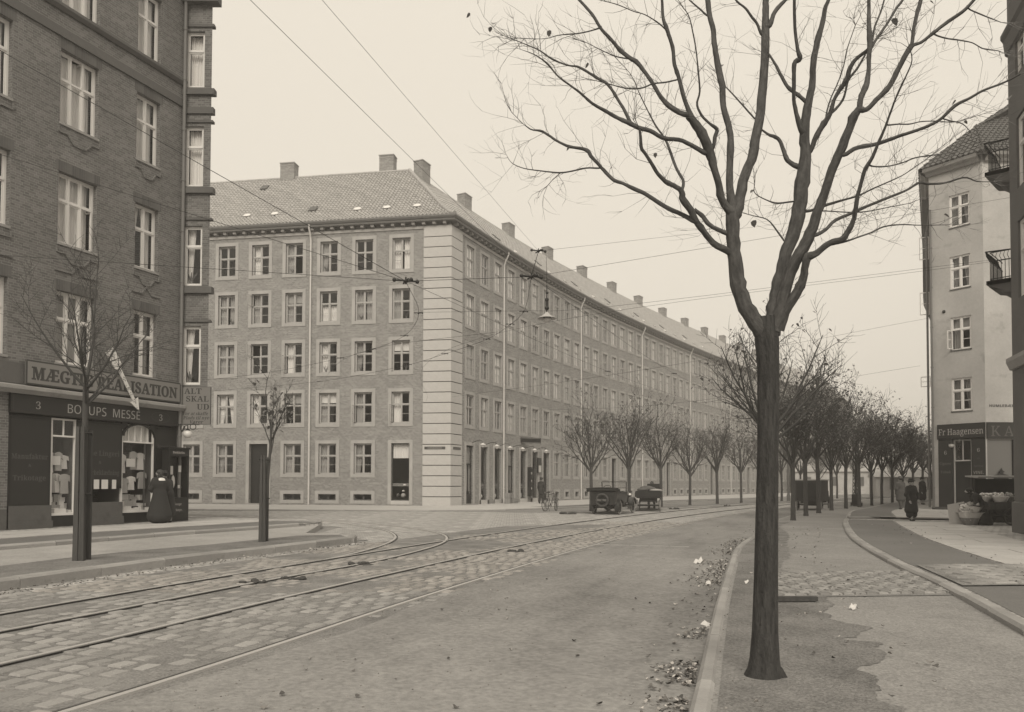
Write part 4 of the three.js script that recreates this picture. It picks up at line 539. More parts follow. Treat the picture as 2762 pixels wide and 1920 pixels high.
  // kerb stones, one by one
  const kerb = (path, len, w, h, top, parent, mats, out) => { let acc = 0, a = path[0]; const pts = []; const dense = []; for (let i = 0; i < path.length - 1; i++) for (let k = 0; k < 6; k++) dense.push([path[i][0] + (path[i + 1][0] - path[i][0]) * k / 6, path[i][1] + (path[i + 1][1] - path[i][1]) * k / 6]); pts.push(dense[0]); for (const p of dense) { acc += Math.hypot(p[0] - a[0], p[1] - a[1]); a = p; if (acc >= len) { pts.push(p); acc = 0; } } for (let i = 0; i < pts.length - 1; i++) { const [p, q] = [pts[i], pts[i + 1]], L = Math.hypot(q[0] - p[0], q[1] - p[1]), an = Math.atan2(q[0] - p[0], q[1] - p[1]); const m = part('kerb_stone', stoneGeo(w, h, L - 0.012), mats[(i * 7) % mats.length], parent); const nx = (q[1] - p[1]) / L, nd = -(q[0] - p[0]) / L; m.position.set((p[0] + q[0]) / 2 + nx * out, top - h / 2 + ((i * 37) % 5 - 2) * 0.002, -((p[1] + q[1]) / 2 + nd * out)); m.rotation.y = -an; m.rotation.z = ((i * 53) % 7 - 3) * 0.004; } };
  const kg = {}; function stoneGeo(w, h, L) { const k = [w, h, L.toFixed(2)].join(); return kg[k] ??= (() => { const s = new THREE.Shape(), c = Math.min(0.03, h * 0.25); s.moveTo(-w / 2, -h / 2); s.lineTo(w / 2, -h / 2); s.lineTo(w / 2, h / 2 - c); s.lineTo(w / 2 - c, h / 2); s.lineTo(-w / 2 + c, h / 2); s.lineTo(-w / 2, h / 2 - c); const g = new THREE.ExtrudeGeometry(s, { depth: +L.toFixed(2), bevelEnabled: false, steps: 1 }); g.translate(0, 0, -L / 2); return metric(prep(g)); })(); }
  const kp = struct('kerb', new THREE.BoxGeometry(0.2, 0.05, 0.2).translate(-0.6, -0.1, 0.5), M.kerb[0]);   // buried starting block; the stones are its pieces
  kerb(kerbR, 1.5, 0.125, 0.2, 0.078, kp, M.kerb, 0.05); kerb(kerbIn, 1.0, 0.16, 0.22, 0.135, kp, M.kerb, 0);
  kerb(kerbL, 1.3, 0.2, 0.2, 0.13, kp, M.kerb, -0.06); kerb(kerbLtip, 0.6, 0.2, 0.2, 0.13, kp, M.kerb, -0.06);
  kerb(kerbU, 1.2, 0.18, 0.2, 0.205, kp, M.kerb, -0.06); kerb(kerbUtip, 0.8, 0.18, 0.2, 0.205, kp, M.kerb, -0.06);
  kerb(mk.filter((p) => p[1] < 75), 1.3, 0.2, 0.14, 0.04, kp, M.kerb, -0.05); kerb(strip.filter((p) => p[1] < 75), 1.3, 0.2, 0.14, 0.05, kp, M.kerb, -0.05);
  kerb([[12.3, 27.8], [14, 27.82], [16, 27.84], [18, 27.86], [21, 27.88]], 1.1, 0.16, 0.24, 0.21, kp, M.kerb, 0);
  // slab path on the right pavement: two rows of large flags
  const slabs = (path, o0, y, n) => { let acc = 0, a = path[0], last = null; const L = 0.9, dense = []; for (let i = 0; i < path.length - 1; i++) for (let k = 0; k < 8; k++) dense.push([path[i][0] + (path[i + 1][0] - path[i][0]) * k / 8, path[i][1] + (path[i + 1][1] - path[i][1]) * k / 8]); const P = struct('slab_path', sheet([...offset2(path, o0), ...offset2(path, o0 + n * 0.92).reverse()], y - 0.012), M.dirt); const cuts = [dense[0]]; for (const p of dense) { acc += Math.hypot(p[0] - a[0], p[1] - a[1]); a = p; if (acc > L) { cuts.push(p); acc = 0; } } for (let j = 0; j < n; j++) { const A = offset2(cuts, o0 + j * 0.92 + 0.006), C = offset2(cuts, o0 + j * 0.92 + 0.914); for (let i = 0; i < cuts.length - 1; i++) { const k = 0.006, lerp = (p, q, t) => [p[0] + (q[0] - p[0]) * t, p[1] + (q[1] - p[1]) * t]; part('flagstone', slab([lerp(A[i], A[i + 1], k), lerp(A[i], A[i + 1], 1 - k), lerp(C[i], C[i + 1], 1 - k), lerp(C[i], C[i + 1], k)], y - 0.04, y + ((i * 7 + j * 3) % 5) * 0.0015), M.slab, P); } } };
  slabs(near.filter((p) => p[1] > 5), 1.52, 0.134, 2); slabs(farIn.filter((p) => p[1] < 45), 1.62, 0.214, 3); slabs(kerbU, -3.5, 0.204, 2);
  // tram rails: grooved rails let into the setts
  const rail = (path, label, side = 1) => { const rb = (o0, o1, y0, y1) => { const a = offset2(path, o0 * side), b = offset2(path, o1 * side), q = []; for (let i = 0; i < path.length - 1; i++) { const P = (p, y) => V3(p[0], y, -p[1]); q.push([P(a[i], y0), P(b[i], y1), P(b[i + 1], y1), P(a[i + 1], y0), null, null]); } return quads(q); };
    const g = thing('tram_rail', label, 'rail', [0, 0, 0], 0, 'tram rails let into the street'); part('rail_head', mergeGeometries([rb(-0.04, 0.012, 0.008, 0.008), rb(-0.04, -0.0399, 0.008, -0.05), rb(0.0119, 0.012, 0.008, -0.03)]), M.steel, g); part('groove', mergeGeometries([rb(0.012, 0.03, -0.03, -0.03)]), M.railWeb, g); part('guard_lip', mergeGeometries([rb(0.0299, 0.03, -0.03, 0.006), rb(0.03, 0.05, 0.006, 0.006)]), M.railWeb, g); return g; };
  const cut = (p, d0, d1) => p.filter((q) => q[1] > d0 && q[1] < d1);
  rail(r1, 'polished grooved tram rail beside the macadam carriageway', -1); rail(offset2(r1, -1.5), 'tram rail running straight up the street, second from the macadam carriageway');
  rail(curve2([...cut(offset2(r1, -2.7), 0, 12).filter((_, i) => i % 8 === 0), [-2.44, 13.2], [-1.85, 15.6], [-1.6, 17.3], [-1.6, 18.96], [-1.85, 20.48], [-2.38, 22.0], [-3.2, 23.6], [-5, 26.4], [-8, 29.6], [-12.5, 32.6], [-24, 36]], 120), 'tram rail swinging left in the outer curve into the side street');
  rail(cut(offset2(r1, -3.6), 0, 95), 'tram rail running straight up the street, next to the curving rails');
  rail(curve2([[-3.68, 12.68], [-3.25, 13.9], [-2.98, 15.36], [-2.82, 17.5], [-2.98, 19.6], [-3.71, 22.3], [-4.8, 24.49], [-6.9, 27.6], [-9.5, 30], [-14, 32.2], [-24, 34]], 90), 'tram rail curving left in the inner curve into the side street');
  // setts: the nearest are single stones, the rest one instanced bed
  const sg = [0, 1, 2].map((k) => { const r = rngOf(600 + k), j = () => (r() - 0.5) * 0.1, top = [[-0.4, -0.38], [0.4, -0.38], [0.4, 0.38], [-0.4, 0.38]].map(([x, z]) => V3(x + j(), 0.5 - Math.abs(j()) * 0.1, z + j())), mid = [[-0.5, -0.5], [0.5, -0.5], [0.5, 0.5], [-0.5, 0.5]].map(([x, z]) => V3(x + j() * 0.5, 0.2, z + j() * 0.5)), bot = mid.map((v) => v.clone().setY(-0.5)), q = []; q.push([top[3], top[2], top[1], top[0]]); for (let i = 0; i < 4; i++) { const n = (i + 1) % 4; q.push([top[i], top[n], mid[n], mid[i]].reverse(), [mid[i], mid[n], bot[n], bot[i]].reverse()); } const g = quads(q.map((f) => [...f, null, null])); g.computeVertexNormals(); return metric(g); });
  const list = [], cover = fbm(91, 4, 5), r = rngOf(515); let acc = 0;
  const dense = curve2(r1pts, 1400);
  for (let i = 1, row = 0; i < dense.length && dense[i][1] < 27; i++) {
    acc += Math.hypot(dense[i][0] - dense[i - 1][0], dense[i][1] - dense[i - 1][1]); if (acc < 0.158) continue; acc = 0; row++;
    const dx = dense[i][0] - dense[i - 1][0], dd = dense[i][1] - dense[i - 1][1], l = Math.hypot(dx, dd), nx = -dd / l, nd = dx / l, an = Math.atan2(dd, dx);
    for (let t = -0.28 + (row % 2) * 0.09; t < 4.8;) {
      const w = 0.15 + r() * 0.075; const c = t + w / 2; t += w + 0.012;
      const gap = [0, 1.5, 2.7, 3.6].some((o) => Math.abs(c - o) < w / 2 + 0.045 - 0.06); if (gap) continue;
      const X = dense[i][0] + nx * c, D = dense[i][1] + nd * c, m = cover(X * 0.06 + 0.5, D * 0.06), m2 = cover(X * 0.21, D * 0.21 + 0.3), left = Math.max(0, (c - 1.7) * 0.055);
      const sink = Math.max(0, (m * 0.6 + m2 * 0.55 - 0.56 + left - (c < 1.5 ? 0.07 : 0) + (c < 0 ? 0.1 : 0)) * 0.16) + r() * 0.006;
      if (sink > 0.03) continue; const edge = 0.5 - 2.6 * sink * 10 * 0.4; list.push([X, D, w, an, -sink, Math.max(0.2, Math.min(0.42, 0.28 + 0.14 * (r() - 0.5) + edge * 0.1))]);
    }
  }
  const inView = (X, D) => D > 4.6 && X / D > -0.68; list.sort((a, b) => (inView(a[0], a[1]) ? a[1] : 999) - (inView(b[0], b[1]) ? b[1] : 999));
  const bed = thing('sett_paving', 'granite setts between and beside the tram rails, patched with dirt', 'paving'); delete bed.userData.label; delete bed.userData.category; bed.userData.kind = 'structure'; bed.name = 'sett_paving';
  const H = 0.09, put = (o, [X, D, w, an, y]) => { o.position.set(X, y - H / 2 + 0.004, -D); o.rotation.set((r() - 0.5) * 0.05, an + (r() - 0.5) * 0.08, (r() - 0.5) * 0.05); o.scale.set(w, H, 0.146); };
  list.slice(0, 300).forEach((e, i) => { const k = [0.22, 0.26, 0.30, 0.35, 0.40].reduce((b, v, q, a) => Math.abs(v - e[5]) < Math.abs(a[b] - e[5]) ? q : b, 0); const m = part('sett', sg[i % 3], M.sett[k], bed); put(m, e); });
  for (let v = 0; v < 3; v++) { const sub = list.slice(300).filter((_, i) => i % 3 === v), im = new THREE.InstancedMesh(sg[v], M.settAny, sub.length), o = new THREE.Object3D(); sub.forEach((e, i) => { put(o, e); o.updateMatrix(); im.setMatrixAt(i, o.matrix); im.setColorAt(i, grey(e[5])); }); im.name = 'setts'; im.userData.kind = 'stuff'; shadowed(im); bed.add(im); }
  console.log('setts', list.length);
  // sett crossings over the cycle path and the pavement
  const cross = struct('sett_crossing', sheet([[2.9, 8.75], [5.3, 9.0], [5.9, 11.5], [3.4, 10.9]], 0.067), M.dirt); const P = (a, b) => [3.0 + a * 2.72 + b * 0.55, 8.85 + a * 0.35 + b * 2.25];
  for (let j = 0; j < 16; j++) for (let i = 0; i < 18; i++) { const [X, D] = P((i + 0.5 + (j % 2) * 0.4) / 18.6, (j + 0.5) / 16); const m = part('sett', sg[(i + j) % 3], M.sett[((i * 7 + j * 5) % 4)], cross); m.position.set(X, 0.032 + r() * 0.012, -D); m.rotation.set((r() - 0.5) * 0.06, 0.12 + (r() - 0.5) * 0.1, (r() - 0.5) * 0.06); m.scale.set(0.14, 0.1, 0.124); }
  const cr2 = struct('sett_crossing', sheet([[5.5, 9.3], [10.5, 9.75], [10.9, 12.0], [6.2, 11.7]], 0.139), M.dirt), Q = (a, b) => [5.62 + a * 4.8 + b * 0.62, 9.42 + a * 0.4 + b * 2.2];
  for (let j = 0; j < 8; j++) for (let i = 0; i < 14; i++) { const [X, D] = Q((i + 0.5 + (j % 2) * 0.5) / 14.6, (j + 0.5) / 8); const m = part('paving_block', sg[(i + j) % 3], M.sett[1 + ((i * 5 + j * 3) % 3)], cr2); m.position.set(X, 0.105 + r() * 0.006, -D); m.rotation.y = 0.08; m.scale.set(0.315, 0.1, 0.262); }
}
// ---------------------------------------------------------------- plastered corner house on the right, tobacconist below
const rightBase = [19.9, 36];
{
  const base = rightBase, G = 0.2, TOP = 16.05, house = thing('plastered_corner_house', 'plastered corner house with tiled roof and a dark tobacconist shop front at street level', 'building', [base[0], 0, -base[1]]);
  const F1 = flatFace(base, [0.596, -0.803], base), c1 = [base[0] + 0.596 * 2.34, base[1] - 0.803 * 2.34], F2 = flatFace(c1, [1, 0.03], base), FS = flatFace([base[0] + 12, base[1] + 21.5], [-12, -21.5], base), LS = Math.hypot(12, 21.5);
  const rows = [[4.78, 6.31], [7.62, 9.15], [10.47, 12.0], [13.36, 14.88]];
  const h1 = rows.map(([a, b]) => [0.91, 1.8, a, b]); h1.push([0.3, 2.3, 0.24, 3.5]);
  part('wall', wallGeo(F1, 0, 2.34, -0.06, TOP, h1, 0.16), M.stucco, house);
  part('wall', wallGeo(F2, 0, 9, -0.06, TOP, [[0.05, 4, 0.24, 3.42]], 0.16), M.stucco, house);
  part('wall', wallGeo(FS, 0, LS, -0.06, TOP, [], 0.1), M.stucco, house);
  part('inner_wall', quads([[onFace(F1, 0, 0, -3), onFace(F1, 4, 0, -3), onFace(F1, 4, TOP, -3), onFace(F1, 0, TOP, -3)], [onFace(F2, 1.5, 0, -3), onFace(F2, 8, 0, -3), onFace(F2, 8, 3.8, -3), onFace(F2, 1.5, 3.8, -3)]]), M.room, house); for (const y of [4.3, 7.2, 10.0, 12.9, 15.7]) part('floor', sweepGeo(F1, 0.3, 2.1, 4, [[-0.17, y], [-0.17, y + 0.18], [-3, y + 0.18], [-3, y]]), M.room, house);
  rows.forEach(([a, b], i) => addWindow(house, F1, 1.355, a, winSpec(0.89, b - a, 2, 0.62, true, 0.055, 0.06), { inset: 0.05, frame: M.bright, glass: M.glass, curtains: i === 1 ? ['blind', 'left'] : ['tiedl', 'tiedr'], cloth: M.curtainDim, sill: [0.02, 0.05, 0.03, M.stuccoDark], open: i === 1 ? [0] : [] }));
  // oriel on the street side, seen edge-on, with two casements standing open
  { const oq = LS - 2.6; part('oriel', new B().extrude([[0, 0], [0.32, 0.9], [0.32, 5.9], [0, 5.9]], 2.0).geo(), M.stuccoDark, house); const o = house.children[house.children.length - 1]; place(o, FS, oq, 10.0, 0); o.rotateY(-Math.PI / 2); }  // oriel coloured darker than the house walls to carry its shade
  for (const [y, h] of [[12.3, 1.1], [9.6, 1.1], [6.1, 0.5]]) { const b = new B(), w = 0.42; b.span(0, 0.035, 0, h, -0.02, 0.02).span(w - 0.035, w, 0, h, -0.02, 0.02).span(0.035, w - 0.035, 0, 0.035, -0.02, 0.02).span(0.035, w - 0.035, h - 0.035, h, -0.02, 0.02).span(0.035, w - 0.035, h / 2 - 0.012, h / 2 + 0.012, -0.015, 0.015); const m = place(part('open_sash', b.geo(), M.bright, house), FS, LS - 0.6, y, 0.02); m.rotateY(-Math.PI / 2); const p = part('pane', plane(w - 0.07, h - 0.07), M.glass, m); p.position.set(w / 2, h / 2, 0); }
  const cor = [[-0.02, TOP], [0.14, TOP], [0.2, TOP + 0.12], [0.34, TOP + 0.2], [0.38, TOP + 0.34], [-0.02, TOP + 0.34]];
  part('eaves_cornice', sweepGeo(F1, 0, 2.34, 3, cor, -0.35, -0.25), M.stone, house); part('eaves_cornice', sweepGeo(F2, 0, 9, 10, cor, 0.25, 0), M.stone, house); part('eaves_cornice', sweepGeo(FS, 0, LS, 30, cor, 0, 0.2), M.stone, house);
  { // hipped tile roof in three slopes
    const rp = [[0.4, TOP + 0.36], [-6.4, TOP + 6.6]];
    const m1 = part('roof', tileGeo(F1, (d) => (d < 2 ? [0.65 * d, 2.34 - 0.52 * d] : [1.3, 1.3]), rp, 0.24, 0.32, 0.035), M.tileDark, house); m1.userData.kind = 'stuff';
    const m2 = part('roof', tileGeo(F2, (d) => [d < 2 ? 0.52 * d : 1.04 + (d - 2) * 1.3, 9], rp, 0.24, 0.32, 0.035), M.tileDark, house); m2.userData.kind = 'stuff';
    const m3 = part('roof', tileGeo(FS, (d) => [0, LS - (d < 2 ? 0.65 * d : 1.3 + (d - 2) * 1.3)], rp, 0.24, 0.32, 0.035), M.tileDark, house); m3.userData.kind = 'stuff'; }
  { const b = new B(), P = (y, o = 0.1) => onFace(F1, 0.1, y, o); b.tube([P(TOP - 1.6, 0.12), P(0.3)], [0.05, 0.05], 7); b.tube([onFace(FS, LS - 0.4, TOP - 2.6, 0.12), P(TOP - 1.6, 0.12)].reverse(), [0.045, 0.045], 7); b.tube([onFace(FS, LS - 0.25, TOP - 2.5, 0.12), onFace(FS, LS - 0.25, 0.3, 0.12)], [0.05, 0.05], 7); for (let y = 1.2; y < 13; y += 1.9) b.rod(P(y), P(y + 0.05), 0.066, 0.066, 7); b.mesh('downpipe', M.zincDark, house); }
  part('wall_anchor', new B().ball(...onFace(F1, 0.62, 9.5, 0.0).toArray(), 0.08).geo(), M.iron, house);
  // shop front
  const bd = (f, s0, s1, y0, y1, d, mt, name = 'shop_panel', out = 0) => { const w = s1 - s0, h = y1 - y0; return place(part(name, new B().span(-w / 2, w / 2, -h / 2, h / 2, -0.1, d).geo(), mt, house), f, (s0 + s1) / 2, (y0 + y1) / 2, out); };
  const print = (m, w, h, d, W, H, draw) => { const f = new THREE.PlaneGeometry(w, h); f.translate(0, 0, d + 0.003); part('lettering', f, new THREE.MeshStandardMaterial({ roughness: 0.5, map: signTex(W, H, (c) => { c.fillStyle = tone(0.022); c.fillRect(0, 0, W, H); c.textAlign = 'center'; c.textBaseline = 'middle'; draw(c, W, H); }) }), m); };
  let m = bd(F1, 0.27, 2.33, 3.5, 4.19, 0.06, M.darkPaint, 'fascia'); print(m, 2.0, 0.6, 0.06, 768, 230, (c, W, H) => { c.fillStyle = tone(0.4); c.font = '150px serif'; c.fillText('Fr Haagensen', W / 2, H / 2 + 8, W - 24); });
  m = bd(F2, 0.02, 4.0, 3.45, 4.19, 0.06, M.darkPaint, 'fascia'); print(m, 3.9, 0.66, 0.06, 1024, 174, (c, W, H) => { c.fillStyle = tone(0.11); c.font = '170px serif'; c.textAlign = 'left'; c.fillText('K A', 30, H / 2 + 8); });
  m = bd(F1, 0.3, 0.93, 0.24, 3.49, 0.02, M.darkPaint); print(m, 0.56, 3.1, 0.02, 256, 1416, (c, W) => { c.fillStyle = tone(0.4); c.font = '110px serif'; c.fillText('6', W / 2, 250); c.fillStyle = tone(0.16); c.font = '72px serif'; c.fillText('Cigarer', W / 2, 480, W - 10); c.fillText('Tobak', W / 2, 660); });
  m = bd(F1, 1.74, 2.32, 0.24, 3.49, 0.02, M.darkPaint); print(m, 0.54, 3.1, 0.02, 256, 1470, (c, W) => { c.fillStyle = tone(0.4); c.font = '110px serif'; c.fillText('6', W / 2, 220); c.fillStyle = tone(0.1); c.font = '48px serif'; c.fillText('Øl', W / 2, 400); c.fillStyle = tone(0.12); c.font = '50px serif'; c.fillText('Spiritus', W / 2, 560, W - 10); c.fillStyle = tone(0.34); c.font = '86px sans-serif'; c.fillText('VINE.', W / 2, 700); });
  { const d = place(part('shop_door', new B().span(-0.4, -0.34, 0, 3.2, -0.08, 0).span(0.34, 0.4, 0, 3.2, -0.08, 0).span(-0.34, 0.34, 3.14, 3.2, -0.08, 0).span(-0.34, 0.34, 2.2, 2.26, -0.06, 0.03).span(-0.02, 0.02, 2.26, 3.14, -0.05, 0).geo(), M.zinc, house), F1, 1.335, 0.26, -0.08); part('door_leaf', new B().span(-0.34, 0.34, 0, 2.2, -0.07, -0.03).span(-0.25, 0.25, 0.15, 0.7, -0.03, -0.01).geo(), M.darkPaint, d); const p = part('pane', plane(0.3, 0.82), M.glass, d); p.position.set(-0.18, 2.7, -0.03); const p2 = part('pane', plane(0.3, 0.82), M.glass, d); p2.position.set(0.18, 2.7, -0.03); }
  m = bd(F2, 0.05, 1.2, 1.55, 3.42, 0.0, M.stuccoDark, 'window_blind', -0.03); m.material = flat(0.17, { roughness: 0.9 });
  bd(F2, 1.2, 4, 0.24, 3.42, 0, M.darkPaint); bd(F2, 0.05, 1.2, 0.24, 1.55, 0.01, M.darkPaint); bd(F2, 1.2, 1.28, 0.24, 3.42, 0.05, M.darkPaint, 'pilaster'); 
  { const crest = new B().extrude([[-0.34, 0], [0.34, 0], [0.3, 0.1], [0.34, 0.2], [0.12, 0.26], [0.06, 0.3], [0.14, 0.38], [0.05, 0.42], [0, 0.52], [-0.05, 0.42], [-0.14, 0.38], [-0.06, 0.3], [-0.12, 0.26], [-0.34, 0.2], [-0.3, 0.1]], 0.04); place(part('crest', crest.geo(), M.darkPaint, house), F2, 0.66, 1.6, 0.02); }
  { const font = await new FontLoader().loadAsync('fonts/droid/droid_sans_bold.typeface.json'), tg = new TextGeometry('HUMLEBÆKGADE', { font, size: 0.12, depth: 0.012, curveSegments: 3 }); tg.scale(1.25, 1, 1); place(part('street_name', new B().add(tg).geo(), M.joinDark, house), F2, 0.16, 4.88, 0.0); }
  part('plinth', sweepGeo(F1, 0.0, 2.34, 3, [[-0.05, 0.1], [0.05, 0.1], [0.05, 0.34], [-0.05, 0.34]]), M.stoneDark, house);
  const W1 = flatFace(base, [0.596, -0.803], [0, 0]);
  { const g = place(thing('door_lamp', 'small hanging lamp with opal globe over the tobacconist door', 'lamp'), W1, 1.0, 3.2, 0.3); part('arm', new B().tube([V3(0, 0.3, -0.28), V3(0, 0.34, -0.05), V3(0, 0.2, 0)], [0.015, 0.015, 0.015], 5).geo(), M.iron, g); part('cap', new B().lathe([[0.02, 0.2], [0.05, 0.1], [0.14, 0.06]], 12).geo(), M.iron, g); part('globe', new B().ball(0, 0, 0, 0.115, 0.11, 0.115, 14).geo(), M.opal, g); }
}
// ---------------------------------------------------------------- dark house with balconies at the right edge
{
  const base = [13.3, 20.14], TOP = 18, house = thing('balcony_house', 'dark plastered house corner with iron balconies over the flower cart', 'building', [base[0], 0, -base[1]]);
  const F = flatFace(base, [-0.33, -1], base), S = flatFace([base[0] + 8, base[1] + 0.6], [-8, -0.6], base), L = 9;
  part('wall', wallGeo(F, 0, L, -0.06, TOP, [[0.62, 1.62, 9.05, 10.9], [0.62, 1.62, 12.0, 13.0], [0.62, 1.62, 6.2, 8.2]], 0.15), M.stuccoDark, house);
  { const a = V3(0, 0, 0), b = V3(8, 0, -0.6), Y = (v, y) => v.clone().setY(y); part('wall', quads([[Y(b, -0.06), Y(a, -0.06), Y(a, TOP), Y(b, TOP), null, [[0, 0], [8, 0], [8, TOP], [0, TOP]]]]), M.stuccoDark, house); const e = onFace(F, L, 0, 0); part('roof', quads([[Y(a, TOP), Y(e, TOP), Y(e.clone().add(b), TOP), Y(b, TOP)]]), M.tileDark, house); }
  part('inner_wall', quads([[onFace(F, 0.1, 0, -3.5), onFace(F, L, 0, -3.5), onFace(F, L, TOP, -3.5), onFace(F, 0.1, TOP, -3.5)]]), M.room, house);
  for (const [a, b] of [[9.05, 10.9], [12.0, 13.0], [6.2, 8.2]]) addWindow(house, F, 1.12, a, winSpec(1.0, b - a, 2, 0.62, false, 0.06, 0.06), { inset: 0.06, frame: M.white, glass: M.glass, curtains: ['left', 'right'], cloth: M.curtainDim });
  part('band', sweepGeo(F, -0.03, L, 10, [[-0.02, 4.4], [0.06, 4.42], [0.14, 4.62], [0.14, 4.72], [-0.02, 4.78]]), M.stone, house);
  part('eaves_cornice', sweepGeo(F, -0.1, L, 10, [[-0.02, 12.9], [0.04, 12.95], [0.08, 13.3], [0.14, 13.4], [0.14, 13.5], [-0.02, 13.6]]), M.stuccoDark, house);
  part('plinth', sweepGeo(F, -0.02, L, 10, [[-0.02, -0.05], [0.06, -0.05], [0.06, 0.9], [-0.02, 0.95]]), M.stuccoDark, house);
  const C = flatFace([base[0] + 1.1, base[1] + 1.1], [-1, -1], base); part('wall', wallGeo(C, 0, 1.556, -0.06, TOP, [], 0.1), M.stuccoDark, house);   // splayed corner that carries the balconies
  for (const y of [6.83, 9.83]) {
    const s0 = 1.45, s1 = 0.1, d = 0.5, P = (s, yy, o) => onFace(C, s, yy, o);
    part('balcony_floor', sweepGeo(C, s1, s0, 5, [[0, y], [d + 0.1, y], [d + 0.1, y + 0.1], [0, y + 0.1]]), M.stuccoDark, house); { const e = (s) => [[0, -0.3], [0.22, -0.24], [0.4, -0.1], [d + 0.05, -0.06], [d + 0.05, -0.004], [0, -0.004]].map(([o, yy]) => P(s, y + yy, o)); const a = e(s0 - 0.05), b = e(s1 + 0.05), q = a.map((v, i) => [v, b[i], b[(i + 1) % 6], a[(i + 1) % 6]]); q.push([a[0], a[1], a[2], a[3]], [a[0], a[3], a[4], a[5]]); part('balcony_bracket', quads(q), M.stuccoDark, house); }
    const rail = new B(), bars = new B(); for (const h of [0.14, 0.62, 0.86]) { rail.rod(P(s0, y + h, 0.02), P(s0, y + h, d), 0.014, 0.014, 5).rod(P(s0, y + h, d), P(s1, y + h, d), 0.014, 0.014, 5); } rail.tube([P(s0 + 0.02, y + 0.86, 0.02), P(s0 + 0.02, y + 0.9, d + 0.1)], [0.02, 0.02], 5); rail.tube([P(s0 + 0.02, y + 0.9, d + 0.1), P(s1, y + 0.9, d + 0.1)], [0.02, 0.02], 5); rail.tube([P(s0, y + 0.62, d), P(s0, y + 0.78, d + 0.08), P(s0 + 0.01, y + 0.9, d + 0.1)], [0.02, 0.016, 0.014], 5);
    for (let o = 0.06; o < d; o += 0.09) bars.rod(P(s0, y + 0.1, o), P(s0, y + 0.64, o), 0.009, 0.009, 5).tube([P(s0, y + 0.64, o), P(s0, y + 0.74, o + 0.04), P(s0, y + 0.86, o)], [0.009, 0.009, 0.009], 4); for (let s = s0; s > s1; s -= 0.1) bars.rod(P(s, y + 0.1, d), P(s, y + 0.64, d), 0.009, 0.009, 5).tube([P(s, y + 0.64, d), P(s, y + 0.76, d + 0.06), P(s, y + 0.9, d + 0.1)], [0.009, 0.009, 0.009], 4);
    rail.mesh('balcony_rail', M.iron, house); bars.mesh('balcony_bars', M.iron, house);
  }
}
// ---------------------------------------------------------------- low pale buildings closing the street, far off
{
  const far = (name, label, X, D, w, h, d, turn, roofH, mat, n) => { const g = thing(name, label, 'building', [X, 0, -D], turn); part('wall', new B().span(-w / 2, w / 2, 0, h, -d / 2, d / 2).geo(), mat, g); part('roof', new B().extrude([[-d / 2 - 0.3, h], [d / 2 + 0.3, h], [0, h + roofH]], w + 0.4).move(new THREE.Matrix4().makeRotationY(Math.PI / 2).setPosition(-w / 2 - 0.2, 0, 0)).geo(), M.tile, g); const wg = new B().span(-0.5, 0.5, 0, 1.4, 0, 0.06).geo(); for (let i = 0; i < n; i++) { const m = part('window', wg, M.joinDark, g); m.position.set(-w / 2 + (i + 0.5) * w / n, h * 0.35, d / 2); } };
  far('far_building', 'low pale plastered building closing the far end of the street', 62, 118, 34, 3.4, 8, -0.35, 2.2, M.stonePale, 9);
  far('far_building', 'low pale shed with a white front among the far trees', 48, 92, 8, 2.3, 5, -0.3, 1.0, M.slab, 2);
}
// the houses that carry on along the right side of the street, behind the corner house; the panes of the long block mirror them
{
  const base = [34, 60.5], g = thing('street_house_row', 'row of plastered houses continuing the street side behind the plastered corner house', 'building', [base[0], 0, -base[1]]), F = flatFace([base[0] + 62, base[1] + 80], [-62, -80], base), L = Math.hypot(62, 80), holes = [];
  for (let s = 2; s < L - 2; s += 3.4) for (const y of [1.2, 4.6, 7.8, 11]) holes.push([s, s + 1.1, y, y + 1.8]);
  part('wall', wallGeo(F, 0, L, -0.06, 15, holes, 0.15), M.stucco, g); part('inner_wall', quads([[onFace(F, 0, 0, -3.5), onFace(F, L, 0, -3.5), onFace(F, L, 15, -3.5), onFace(F, 0, 15, -3.5)]]), M.room, g); part('roof', sweepGeo(F, 0, L, 40, [[0.4, 15], [-4, 19], [-8, 15]]), M.tileDark, g);
}
